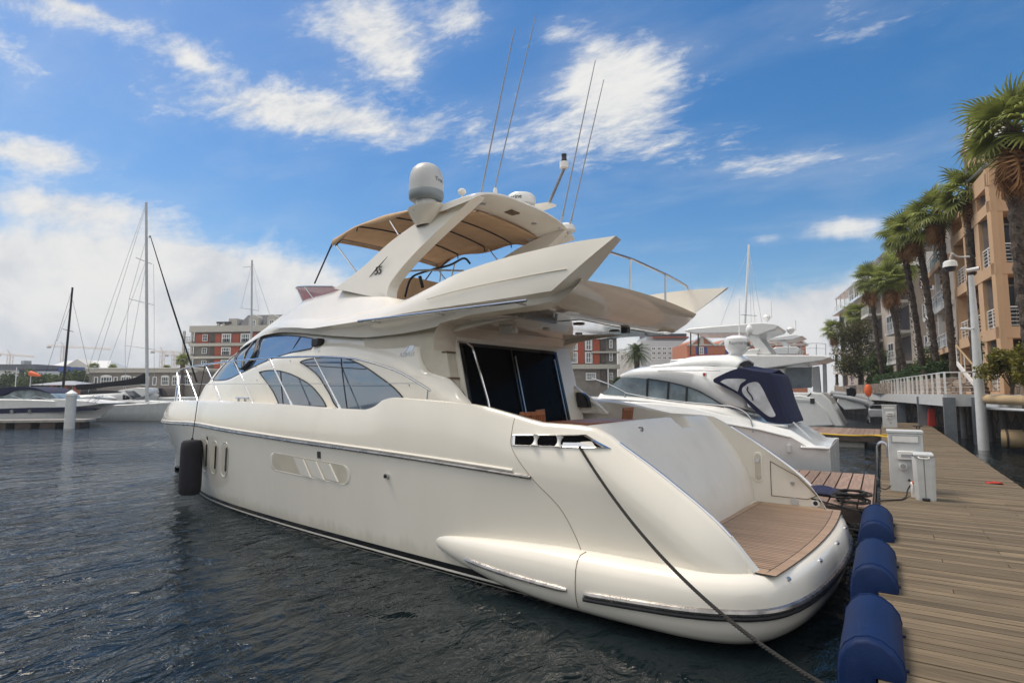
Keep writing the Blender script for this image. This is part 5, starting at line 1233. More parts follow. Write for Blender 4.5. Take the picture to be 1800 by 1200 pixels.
# garden stairs with white rails
sa0 = g(1748,28.5,PZ); st = thing('garden_stair', 'open garden stair with white handrails beside the lamp post', 'stairs', tuple(sa0))
dirn = Vector((-.35,1,0)).normalized(); side = Vector((1,.35,0)).normalized()
for k in range(8):
    c = sa0+dirn*(.28*k)+side*.1+Vector((0,0,.2*k+.1)); mb = MB(); mb.obox(c, side*.55, dirn*.16, (0,0,.04)); mb.build('step', 'darkwood', st, smooth=False)
for sg in (-1,1):
    mb = MB(); a = sa0+side*(.1+.62*sg); b = a+dirn*2.2+Vector((0,0,1.65)); mb.obox((a+b)/2, (b-a)/2, side*.04, (0,0,.12)); mb.build('stringer', 'white', st, smooth=False)
    mb = MB(); mb.tube([a+Vector((0,0,1.0)), b+Vector((0,0,1.0))], .045, 6); mb.build('handrail', 'pipe', st)
    for t in (0,.33,.66,1): mb = MB(); p = lerp(a,b,t); mb.tube([p, p+Vector((0,0,1.0))], .03, 6); mb.build('baluster', 'white', st)
# lamp post with lantern, cameras and floodlight
lp = g(1722,26.3,0); lt = thing('lamp_post', 'tall pale grey lamp post with a dome lantern and camera at the promenade edge', 'lamp post', tuple(lp))
topz = at(1700,480,26.3); mb = MB(); mb.tube([(lp.x,lp.y,-1),(lp.x,lp.y,2.2),(lp.x,lp.y,4.5),(lp.x,lp.y,topz.z)], [.22,.20,.17,.11], 14); mb.build('post', 'lightgrey', lt)
hd = at(1670,465,26.3); mb = MB(); mb.lathe([(.0,-.24),(.20,-.2),(.22,-.06),(.24,-.02)], hd+Vector((0,0,-.1)), 16); l1 = mb.build('lamp_globe', 'darkmetal', lt)
mb = MB(); mb.lathe([(.29,-.12),(.26,.12),(.2,.17),(0,.19)], hd, 16); mb.build('lamp_hood', 'offwhite', lt)
mb = MB(); mb.tube(spline([hd+Vector((0,0,.2)), hd+Vector((.1,0,.5)), Vector((lerp(hd.x,lp.x,.5),lp.y,hd.z+.55)), Vector((lp.x,lp.y,hd.z+.5))],5), .04, 8); mb.build('lamp_arm', 'lightgrey', lt)
c = at(1708,475,26.1); mb = MB(); mb.tube([c+Vector((-.18,0,0)), c+Vector((.26,-.05,.05))], .09, 10); mb.build('camera', 'white', lt); mb = MB(); mb.tube([c+Vector((.26,-.05,.05)), c+Vector((.28,-.05,.05))], .075, 10); mb.build('camera_lens', 'black', lt)
c = at(1698,578,26.1); mb = MB(); mb.obox(c, (.2,0,-.03), (0,.2,0), (.01,0,.05)); mb.tube([c, Vector((lp.x,lp.y,c.z+.1))], .035, 6); mb.build('flood_light', 'white', lt, bevel=.02)

# ================================================================== vegetation
def frond_mesh(r, n=23, L=1.0, cup=.35):
    # one fan leaf: a petiole and a spray of pointed blades, drooping at the tips
    mb = MB(); mb.tube([(0,0,0),(.5*L,0,.06*L),(.62*L,0,.05*L)], [.028,.016,.01], 4)
    for k in range(n):
        a = R(lerp(-118,118,k/(n-1))); l = L*(.78-.2*abs(k/(n-1)-.5))*r.uniform(.9,1.1); w = .036*L
        c = Vector((.58*L,0,.05*L)); d = Vector((math.cos(a), math.sin(a), 0)); s = Vector((-d.y, d.x, 0))
        lift = cup*abs(math.sin(a))*.25; dr = r.uniform(.14,.34)
        p1 = c+d*l*.35+Vector((0,0,lift*l*.35)); p2 = c+d*l*.72+Vector((0,0,lift*l*.5-dr*.2*l)); p3 = c+d*l+Vector((0,0,-dr*l*.95))
        mb.add([c, p1-s*w, p1+s*w, p2-s*w*.8, p2+s*w*.8, p3], [(0,1,2),(1,3,4,2),(3,5,4)])
    return mb
def fan_palm(name, label, base, topp, cr, seed, dead=.5, group='tall fan palms along the promenade', nf=46, tr=.21):
    r = random.Random(seed); base = Vector(base); topp = Vector(topp)
    t = thing(name, label, 'palm tree', tuple(base), group)
    h = (topp-base).length
    mb = MB(); rows = []; n = 40
    for i in range(n+1):
        k = i/n; c = lerp(base, topp, k)+Vector((.012*h*math.sin(k*3+seed),.012*h*math.sin(k*2.3+seed*2),0))
        rad = tr*(1.35-.35*min(1,k*5))*(1 if k < .9 else 1.1)*(1+.10*math.sin(i*2.4)+r.uniform(-.05,.05))
        rows.append([c+Vector((math.cos(a)*rad*(1+r.uniform(-.07,.07)), math.sin(a)*rad*(1+r.uniform(-.07,.07)), 0)) for a in [2*math.pi*j/11 for j in range(11)]])
    mb.grid(rows, True)
    for i in range(int(h*26)):               # old leaf bases
        k = r.uniform(.05,.99); a = r.uniform(0,6.28); c = lerp(base, topp, k); d = Vector((math.cos(a), math.sin(a), 0)); s = Vector((-d.y,d.x,0))
        q = c+d*tr*.95; mb.add([q-s*.07, q+s*.07, q+d*r.uniform(.06,.16)+Vector((0,0,r.uniform(.08,.2)))], [(0,1,2)])
    mb.build('trunk', 'trunk', t, clean=False, smooth=False)
    cm = MB(); dm = MB()
    protos = [frond_mesh(random.Random(seed*10+i)) for i in range(5)]
    for i in range(nf+int(nf*dead)):
        isdead = i >= nf; p = protos[i % 5]
        az = i*2.39996+r.uniform(-.2,.2); el = R(lerp(78,-52,(i/nf)**.75)+r.uniform(-12,12)) if not isdead else R(r.uniform(-88,-62))
        L = cr*(r.uniform(.75,1.0) if not isdead else r.uniform(.8,1.2)); roll = r.uniform(-.5,.5) if not isdead else r.uniform(-1.4,1.4)
        mt = Matrix.Translation(topp+Vector((0,0,(-.02 if not isdead else -.25)*cr)))@Matrix.Rotation(az,4,'Z')@Matrix.Rotation(-el,4,'Y')@Matrix.Rotation(roll,4,'X')@Matrix.Diagonal((L,L*(1 if not isdead else .45),L,1))
        (dm if isdead else cm).add([mt@v for v in p.V], p.F)
    cm.build('crown', 'frond', t, clean=False, smooth=False)
    if dead > 0: dm.build('dead_skirt', 'deadfrond', t, clean=False, smooth=False)
    return t
PALMS = [  # crown pixel, base pixel, depth, crown radius px, label
 ((1782,224),(1820,640),22.5,82,'nearest and tallest fan palm with a hanging brown skirt at the right edge',1.2),
 ((1701,335),(1719,640),30.5,50,'fan palm rising right behind the lamp post',.25),
 ((1643,372),(1682,632),34,46,'fan palm with a leaning trunk left of the lamp post lantern',.3),
 ((1608,400),(1649,632),38,40,'slender leaning fan palm, second to the left of the lantern',.3),
 ((1586,412),(1621,638),41,40,'fan palm whose crown overlaps the slender leaning palm',.3),
 ((1562,492),(1592,640),48,36,'lower full-crowned fan palm of the close pair',.5),
 ((1578,470),(1578,642),51,34,'upright fan palm beside the lower full-crowned palm',.4),
 ((1528,492),(1556,642),56,34,'short fan palm standing right of the bushy tree',.5),
 ((1506,552),(1512,640),68,26,'small fan palm peeping above the bushy tree',.3),
 ((1466,580),(1470,645),84,22,'smallest fan palm left of the bushy tree',.2)]
for i, (c, b, d, cr_, lab, dead) in enumerate(PALMS):
    tp = at(*c, d); bp = at(*b, d); bp.z = PZ; bp2 = Vector((bp.x, bp.y, PZ))
    fan_palm('fan_palm', lab, bp2, tp, cr_/1000*d*.95, i+3, dead, nf=26 if i < 6 else 22, tr=.19 if i else .27)
# foliage clumps made of many small leaves spread through lobes of uneven size
def foliage(mb, lobes, n, ls, r, flat=.8):
    tot = sum(l[1]**2 for l in lobes)
    for c, rad in lobes:
        c = Vector(c)
        for k in range(int(n*rad*rad/tot)):
            d = Vector((r.gauss(0,1), r.gauss(0,1), r.gauss(0,1))).normalized(); q = r.random()**.45
            p = c+Vector((d.x, d.y, d.z*flat))*rad*q*(1+.25*mnoise.noise(d*2.3+c))
            a = Vector((r.gauss(0,1), r.gauss(0,1), r.gauss(0,1)+.8)).normalized(); b = a.cross(Vector((r.gauss(0,1), r.gauss(0,1), r.gauss(0,1)))).normalized(); e = a.cross(b)
            s = ls*r.uniform(.6,1.3)
            mb.add([p-b*s, p-e*s*.45, p+b*s, p+e*s*.45], [(0,1,2,3)])
def tree(name, label, base, h, rad, seed, m='leaf', n=5000, ls=.12, group=None, trunk=.15, nl=14, cat='tree', low=.3, squash=1):
    r = random.Random(seed); base = Vector(base); t = thing(name, label, cat, tuple(base), group)
    lobes = []
    for i in range(nl):
        a = r.uniform(0,6.28); k = r.random(); z = lerp(h*low, h*.88, k); rr = rad*(1-.55*abs(k-.42)/.58)*r.uniform(.15,.8)
        lobes.append(((base.x+rr*math.cos(a), base.y+rr*math.sin(a)*squash, base.z+z), rad*r.uniform(.28,.5)))
    mb = MB(); mb.tube([base, base+Vector((.05*h,0,h*.35)), base+Vector((0,.03*h,h*.7))], [trunk*1.3, trunk, trunk*.4], 8)
    for c, q in lobes[:9]: mb.tube([base+Vector((.03*h,0,h*low*.8)), lerp(base+Vector((0,0,h*.5)), Vector(c), .5), Vector(c)], [trunk*.6, trunk*.35, trunk*.12], 5)
    mb.build('trunk', 'bark', t)
    mb = MB(); foliage(mb, lobes, n, ls, r); mb.build('crown', m, t, clean=False, smooth=False); return t
b = at(1508,655,64); tree('bushy_tree', 'olive green bushy tree with yellowish top left of the fan palms', (b.x,b.y,PZ), 8.2, 3.6, 3, 'leafolive', 9000, .13, nl=20, trunk=.16, low=.34)
b = at(1548,650,60); tree('bushy_tree', 'dark green bushy tree under the palms right of the olive green tree', (b.x,b.y,PZ), 4.6, 2.6, 8, 'leaf', 6000, .13, nl=16, low=.2)
for i, (u, v0, d, h, rad, m, lab) in enumerate(((1600,660,50,2.6,1.8,'leaf','dark shrub below the slender leaning palms'),(1635,640,42,3.6,1.6,'leaf','dark shrub between two palm trunks under the balconies'),(1690,630,37,3.4,1.5,'leaf','shrub between the lamp post and the peach wall'),(1775,625,25,2.1,1.3,'yleaf','yellow-green shrub right of the garden stairs'),(1790,560,28,5.0,1.7,'leaf','climbing shrub spilling from the peach balcony at the right edge'),(1805,640,23,2.2,1.2,'yleaf','yellow-green shrub at the right edge above the stone wall'),(1665,600,39,3.3,1.3,'yleaf','yellowish climber on the peach house wall'))):
    b = at(u,650,d); tree('garden_shrub', lab, (b.x,b.y,PZ), h, rad, 40+i, m, 2600, .10, 'shrubs in the promenade garden', .05, 11, 'shrub', .1)
# clipped hedge along the garden wall
H0, H1, H2 = g(1545,63), g(1655,37.5), g(1712,35)
def hedge(label, a, b, z0, z1, th, n, seed):
    r = random.Random(seed); t = thing('clipped_hedge', label, 'hedge', ((a.x+b.x)/2,(a.y+b.y)/2,z0), 'clipped hedges'); d = b-a; nr = Vector((d.y,-d.x,0)).normalized(); mb = MB()
    core = MB(); core.obox(((a.x+b.x)/2,(a.y+b.y)/2,(z0+z1)/2-.1), d/2, nr*th*.4, (0,0,(z1-z0)/2-.1)); core.build('hedge_core', 'bark', t, smooth=False)
    for k in range(n):
        u_ = r.random(); f = r.uniform(-.5,.5); z = r.uniform(z0,z1)
        e = r.random()
        if e < .45: f = -.5 if r.random() < .9 else .5
        elif e < .9: z = z1
        p = a+d*u_+nr*th*(-f)+Vector((0,0,z-a.z+.18*mnoise.noise(Vector((u_*d.length*.8,z,0)))+r.gauss(0,.05)))
        x = Vector((r.gauss(0,1),r.gauss(0,1),r.gauss(0,1))).normalized(); y_ = x.orthogonal().normalized(); s = r.uniform(.06,.13); mb.add([p-x*s,p-y_*s*.5,p+x*s,p+y_*s*.5],[(0,1,2,3)])
    mb.build('hedge_leaves', 'hedge', t, clean=False, smooth=False)
hedge('long clipped hedge behind the stone garden wall and white railing', Vector((H0.x,H0.y,PZ)), Vector((H1.x,H1.y,PZ)), PZ+.2, PZ+1.75, 2.2, 14000, 1)
hedge('short clipped hedge end just left of the lamp post', Vector((H1.x,H1.y,PZ)), Vector((H2.x,H2.y,PZ)), PZ+.2, PZ+1.95, 1.8, 6000, 2)

# ================================================================== buildings
class Facade:
    def __init__(s, root, a, b, z0, facing=None):
        s.root = root; s.a = Vector((a[0],a[1],z0)); d = Vector((b[0]-a[0], b[1]-a[1], 0)); s.L = d.length; s.d = d.normalized(); s.n = Vector((s.d.y,-s.d.x,0))
        if s.n.dot(CC-s.a) < 0: s.n = -s.n
    def p(s, x, z, o=0): return s.a+s.d*x+s.n*o+Vector((0,0,z))
    def box(s, mb, x0, x1, z0, z1, o0, o1):
        c = s.p((x0+x1)/2, (z0+z1)/2, (o0+o1)/2); mb.obox(c, s.d*(x1-x0)/2, s.n*(o1-o0)/2, (0,0,(z1-z0)/2)); return mb
    def part(s, name, m, x0, x1, z0, z1, o0, o1, par=None, **k):
        mb = MB(); s.box(mb, x0, x1, z0, z1, o0, o1); return mb.build(name, m, par or s.root, smooth=False, **k)
    def window(s, x0, x1, z0, z1, fm='white', bars=(1,1), fw=.09, pm='pane', off=.0):
        mb = MB(); s.box(mb,x0,x0+fw,z0,z1,off-.05,off+.06); s.box(mb,x1-fw,x1,z0,z1,off-.05,off+.06); s.box(mb,x0+fw,x1-fw,z1-fw,z1,off-.05,off+.06); s.box(mb,x0+fw,x1-fw,z0,z0+fw,off-.05,off+.075)
        for k in range(bars[0]): x = lerp(x0,x1,(k+1)/(bars[0]+1)); s.box(mb,x-fw*.3,x+fw*.3,z0+fw,z1-fw,off-.04,off+.04)
        for k in range(bars[1]): z = lerp(z0,z1,(k+1)/(bars[1]+1)); s.box(mb,x0+fw,x1-fw,z-fw*.25,z+fw*.25,off-.045,off+.045)
        f = mb.build('window', fm, s.root, smooth=False, clean=False); mb = MB(); s.box(mb,x0+fw*.5,x1-fw*.5,z0+fw*.5,z1-fw*.5,off+.005,off+.02); mb.build('pane', pm, f, smooth=False); return f
    def railing(s, x0, x1, z0, z1, o, m='white', nb=4, np=5, par=None):
        mb = MB(); s.box(mb,x0,x1,z1-.05,z1,o-.03,o+.03)
        for k in range(nb): z = lerp(z0,z1-.05,(k+.3)/nb); s.box(mb,x0,x1,z,z+.025,o-.012,o+.012)
        for k in range(np+1): x = lerp(x0,x1,k/np); s.box(mb,x-.025,x+.025,z0,z1-.05,o-.025,o+.025)
        return mb.build('balcony_rail', m, par or s.root, smooth=False, clean=False)
# grey and red apartment block left of the yacht
def P2(u, d, z=0): p = at(u, 690, d); return (p.x, p.y)
def vz(v, d, u=900): return at(u, v, d).z
D1 = 118
def block_left():
    t = thing('apartment_block', 'red and grey apartment block with a slate mansard roof left of the big yacht', 'building', (*P2(335,D1),1.3), 'red and grey apartment blocks')
    F_ = Facade(t, P2(335,D1), P2(640,D1-4), 1.3); L = F_.L; S = 17.6/100*1.0
    zt_ = vz(577,D1,400)-1.3; zr = vz(550,D1,480)-1.3
    k = L/305                                        # metres per photo pixel along the front
    X = lambda u: (u-335)*k
    Zv = lambda v: vz(v,D1,420)-1.3
    F_.part('wall', 'greywall', 0, L, 0, zt_-.4, -12, -.3)
    for v0, v1, segs in ((586,603,[(340,362,'redwall'),(374,385,'redwall'),(406,419,'redwall'),(441,470,'redwall'),(480,560,'redwall')]),(608,625,[(374,386,'redwall'),(404,419,'redwall'),(440,560,'redwall')]),(631,672,[(374,386,'redwall'),(404,430,'redwall')])):
        for u0, u1, m in segs: F_.part('panel', m, X(u0), X(u1), Zv(v1), Zv(v0), -.3, .0)
    for v0, v1 in ((572,583),(603,608),(626,630),(648,652)): F_.part('cornice', 'trimgrey', -.6, L, Zv(v1), Zv(v0), -.4, .55)
    for v0, v1 in ((586,601),(610,623),(632,645),(655,672)):
        for u in (352,): F_.window(X(u), X(u+9), Zv(v1-2), Zv(v0+1), 'white')
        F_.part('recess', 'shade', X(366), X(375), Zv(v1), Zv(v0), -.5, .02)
        for u in (387,421,462,500,540):
            o = F_.window(X(u), X(u+17), Zv(v1+1), Zv(v0), 'white', (3,1), .22); F_.railing(X(u)+.3, X(u+17)-.3, Zv(v1+1), Zv(v1-5), .12, 'darkmetal', 1, 8, o)
        F_.part('balcony_slab', 'trimgrey', -2.2, 0, Zv(v1)-.1, Zv(v1)+.2, -4, .3)
        F_.railing(-2.1, 0, Zv(v1)+.2, Zv(v1)+1.2, .25, 'darkmetal', 1, 6)
    for x in (-2.0,-.2): F_.part('column', 'trimgrey', x-.2, x+.2, 0, zt_-.4, -.1, .3)
    # mansard roof with dormers
    x0, x1 = X(405), X(640); mb = MB()
    v = [F_.p(x0,zt_,-.8),F_.p(x1,zt_,-.8),F_.p(x1,zt_,-11),F_.p(x0,zt_,-11),F_.p(X(418),zr,-3),F_.p(x1,zr,-3),F_.p(x1,zr,-9),F_.p(X(418),zr,-9)]
    mb.add(v,[(0,1,5,4),(1,2,6,5),(2,3,7,6),(3,0,4,7),(4,5,6,7)]); rf = mb.build('roof', 'roofslate', t, smooth=False)
    for u in (432,465,500):
        mb = MB(); F_.box(mb, X(u), X(u+17), zt_-.1, Zv(561), -3, -.5); d_ = mb.build('dormer', 'trimgrey', rf, smooth=False)
        mb = MB(); cc = F_.p(X(u+8.5), Zv(561), -.45); pts = [(math.cos(a)*8.5*k, math.sin(a)*1.0) for a in [math.pi*i/10 for i in range(11)]]
        mb.prism(pts, lambda a,b: cc+F_.d*a+Vector((0,0,b)), lambda a,b: cc+F_.d*a+Vector((0,0,b))-F_.n*2.5); mb.build('dormer_arch', 'trimgrey', rf, smooth=False)
        F_.window(X(u+4), X(u+13), zt_+.3, Zv(562), 'white', (1,1), .12, off=-.44)
    F_.part('penthouse', 'trimgrey', X(393), X(408), zt_, Zv(558), -6, -1); F_.part('pergola', 'darkmetal', X(373), X(398), Zv(567), Zv(564), -5, -.5)
    for u in (374,384): F_.part('column', 'trimgrey', X(u), X(u)+.5, zt_, Zv(566), -1, -.5)
block_left()
D2 = 84
def block_right():
    t = thing('apartment_block', 'red and grey apartment block seen under the yacht flybridge beside the date palm', 'building', (*P2(1085,D2),1.3), 'red and grey apartment blocks')
    F_ = Facade(t, P2(960,D2), P2(1086,D2), 1.3); L = F_.L; k = L/126; X = lambda u: (u-960)*k; Zv = lambda v: vz(v,D2,1040)-1.3
    F_.part('wall', 'greywall', 0, L, 0, Zv(556), -12, -.25)
    for u0, u1 in ((985,1003),(1012,1028),(1043,1055)): F_.part('panel', 'redwall', X(u0), X(u1), Zv(639), Zv(560), -.25, 0)
    for v0, v1 in ((640,648),(617,620),(590,593)): F_.part('cornice', 'trimgrey', X(1040) if v0 != 640 else 0, L+.3, Zv(v1), Zv(v0), -.3, .4)
    for v0, v1 in ((618,638),(595,615),(570,588)):
        for u in (1003,1029): F_.window(X(u), X(u+13), Zv(v1), Zv(v0), 'white', (3,1), .14)
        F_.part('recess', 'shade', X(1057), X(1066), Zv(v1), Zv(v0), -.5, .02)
        F_.window(X(1072), X(1078), Zv(v1-4), Zv(v0+1), 'white')
    for u, w_ in ((1030,18),): F_.window(X(u), X(u+w_), Zv(668), Zv(655), 'white', (4,1), .12)
    F_.window(X(1072), X(1078), Zv(667), Zv(655), 'white'); F_.part('recess', 'shade', X(1056), X(1066), Zv(676), Zv(650), -.5, .02); F_.part('column', 'white', X(1068), X(1070), 0, Zv(648), -.1, .3)
block_right()
# long low brown building
def low_brown():
    D = 112; t = thing('quay_house', 'long low brown brick building with a flat parapet behind the sailing boats', 'building', (*P2(155,D),1.3))
    F_ = Facade(t, P2(155,D), P2(345,D-2), 1.3); L = F_.L; k = L/190; X = lambda u: (u-155)*k; Zv = lambda v: vz(v,D,240)-1.3
    F_.part('wall', 'greywall', 0, L, 0, Zv(652), -10, 0); F_.part('parapet', 'trimgrey', -.3, L, Zv(655), Zv(648), -10, .5); F_.part('parapet_cap', 'offwhite', -.4, L, Zv(648.2), Zv(646.5), -10, .7)
    for u, w_, a in ((164,7,0),(176,20,1),(199,7,0),(212,18,1),(234,6,0),(248,14,1),(268,7,0),(283,14,1),(302,16,1),(322,14,1)):
        F_.window(X(u), X(u+w_), Zv(677), Zv(662), 'white', (0 if not a else 3,1 if a else 0), .14)
        if a:
            cc = F_.p(X(u+w_/2), Zv(662), .02); mb = MB(); mb.prism([(math.cos(q)*w_*.5*k, math.sin(q)*w_*.16*k) for q in [math.pi*i/8 for i in range(9)]], lambda x,z: cc+F_.d*x+Vector((0,0,z)), lambda x,z: cc+F_.d*x+Vector((0,0,z))+F_.n*.1); mb.build('window_arch', 'white', t, smooth=False)
low_brown()
def simple_block(name, label, u0, u1, d, vt, m, cat='building', rows=(), wins=(), depth=14, roof=None, group=None):
    t = thing(name, label, cat, (*P2(u0,d),1.3), group); F_ = Facade(t, P2(u0,d), P2(u1,d), 1.3); um = (u0+u1)/2; k = F_.L/(u1-u0); X = lambda u: (u-u0)*k; Zv = lambda v: vz(v,d,um)-1.3
    F_.part('wall', m, 0, F_.L, 0, Zv(vt), -depth, 0)
    for v0, v1 in rows:
        for a, b in wins: F_.window(X(a), X(b), Zv(v1), Zv(v0), 'offwhite', (1,0), .16)
    return t, F_, X, Zv
t, F_, X, Zv = simple_block('warehouse', 'far white pitched-roof warehouse beyond the harbour cranes', 80, 185, 210, 648, 'stonewhite', rows=((652,660),), wins=((96,104),(110,118),(140,148),(160,168)))
mb = MB(); L = F_.L; v = [F_.p(-1,Zv(648),1),F_.p(L+1,Zv(648),1),F_.p(L+1,Zv(648),-15),F_.p(-1,Zv(648),-15),F_.p(X(90),Zv(632),-6),F_.p(X(172),Zv(632),-6)]; mb.add(v,[(0,1,5,4),(1,2,5),(2,3,4,5),(3,0,4)]); mb.build('roof', 'lightgrey', t, smooth=False)
mb = MB(); cc = F_.p(X(136),Zv(648),1.2); mb.prism([(-6,0),(6,0),(0,3.6)], lambda a,b: cc+F_.d*a+Vector((0,0,b)), lambda a,b: cc+F_.d*a+Vector((0,0,b))-F_.n*8); mb.build('gable', 'stonewhite', t, smooth=False)
t, F_, X, Zv = simple_block('warehouse', 'far grey flat-roofed shed at the left edge', -60, 62, 190, 641, 'office', rows=((655,660),), wins=((0,12),(18,30),(36,48)))
F_.part('roof', 'roofslate', 0, F_.L, Zv(650), Zv(640), -14.5, .6); mb = MB(); c = F_.p(X(24),Zv(640),-4); mb.box(c.x-1.5,c.x+1.5,c.y-1,c.y+1,c.z,c.z+1.4); mb.build('chimney', 'grey', t, smooth=False)
# blue gantry
t = thing('boat_gantry', 'dark blue steel gantry in front of the white warehouse', 'gantry', (*P2(110,170),1.3)); F_ = Facade(t, P2(30,170), P2(140,170), 1.3); k = F_.L/110; Zv = lambda v: vz(v,170,100)-1.3
F_.part('beam', 'navy', 0, 108*k, Zv(652), Zv(648.5), -1, 0); F_.part('cab', 'shutter', 75*k, 108*k, Zv(654), Zv(645), -2, 1)
for u in (1,80,104): F_.part('leg', 'navy', u*k, u*k+.7, 0, Zv(652), -1, 0)
# pavilion
t = thing('quay_pavilion', 'small brick pavilion with a wide grey hipped roof near the left boats', 'building', (*P2(95,88),1.3)); F_ = Facade(t, P2(54,88), P2(140,88), 1.3); k = F_.L/86; Zv = lambda v: vz(v,88,95)-1.3
F_.part('wall', 'shade', 12*k, 74*k, 0, Zv(675), -5, -1.5)
for u in (28,52,70): F_.part('pillar', 'brickorange', u*k, (u+5)*k, 0, Zv(675), -1.4, -.6)
mb = MB(); v = [F_.p(0,Zv(676.5),.6),F_.p(86*k,Zv(676.5),.6),F_.p(86*k,Zv(676.5),-7),F_.p(0,Zv(676.5),-7),F_.p(36*k,Zv(668.5),-3),F_.p(48*k,Zv(668.5),-3)]; mb.add(v,[(0,1,5,4),(1,2,5),(2,3,4,5),(3,0,4),(0,1,2,3)]); mb.build('roof', 'grey', t, smooth=False)
F_.window(40*k, 62*k, Zv(688), Zv(678), 'white', (3,1), .12, off=-1.4)
# white office, small white house, orange gabled building
t, F_, X, Zv = simple_block('office_building', 'white office building with a grid of square windows behind the date palm', 1128, 1216, 150, 598, 'office', rows=((609,615),(617,623),(626,631)), wins=[(1147+9.5*i, 1154.5+9.5*i) for i in range(6)])
F_.part('upper_floor', 'grey', X(1140), X(1216), Zv(598), Zv(590), -12, -1); F_.part('awning', 'redwall', X(1150), X(1212), Zv(592.5), Zv(590.6), -4, .3); F_.part('roof', 'darkmetal', X(1144), X(1216), Zv(588), Zv(583), -12, -3)
F_.part('podium', 'stonewhite', X(1128), X(1216), 0, Zv(646), 0, 3)
t, F_, X, Zv = simple_block('office_building', 'small pale house left of the date palm', 1087, 1118, 140, 619, 'stonewhite', rows=((622,632),), wins=((1092,1098),(1103,1109),(1111,1117))); F_.part('roof', 'lightgrey', X(1090), X(1104), Zv(619), Zv(612), -8, -1)
def gabled():
    D = 128; t = thing('gabled_building', 'orange gabled building with blue shutters behind the white yachts', 'building', (*P2(1300,D),1.3)); F_ = Facade(t, P2(1210,D), P2(1420,D), 1.3); k = F_.L/210; X = lambda u: (u-1210)*k; Zv = lambda v: vz(v,D,1310)-1.3
    F_.part('wall', 'brickorange', 0, F_.L, 0, Zv(603), -12, 0); F_.part('string_course', 'trimgrey', 0, F_.L, Zv(607), Zv(604), -1, .3)
    for u in (1236,1288,1345,1400):
        mb = MB(); cc = F_.p(X(u),Zv(603),.05); w_ = 22*k; h_ = Zv(588)-Zv(603); mb.prism([(-w_,0),(w_,0),(0,h_)], lambda a,b: cc+F_.d*a+Vector((0,0,b)), lambda a,b: cc+F_.d*a+Vector((0,0,b))-F_.n*10); mb.build('gable', 'brickorange', t, smooth=False)
        mb = MB()
        for sg in (-1,1): a = cc+F_.d*sg*w_*1.08+F_.n*.5-Vector((0,0,.3)); b = cc+F_.n*.5+Vector((0,0,h_+.15)); e = b-F_.n*10.6; f = a-F_.n*10.6; mb.add([a,b,e,f],[(0,1,2,3)])
        mb.build('roof', 'lightgrey', t, smooth=False, solid=.35)
        F_.part('pilaster', 'trimgrey', X(u)-.4, X(u)+.4, Zv(606), Zv(590), 0, .2)
        F_.window(X(u-5), X(u+3), Zv(622), Zv(609), 'white', (1,1), .14)
        for q in (-10.5,4.5): F_.part('shutter', 'shutter', X(u+q), X(u+q+5), Zv(622), Zv(609), 0, .12)
    F_.part('balcony', 'redwall', 0, F_.L, Zv(628), Zv(622.5), 0, 1.2)
gabled()
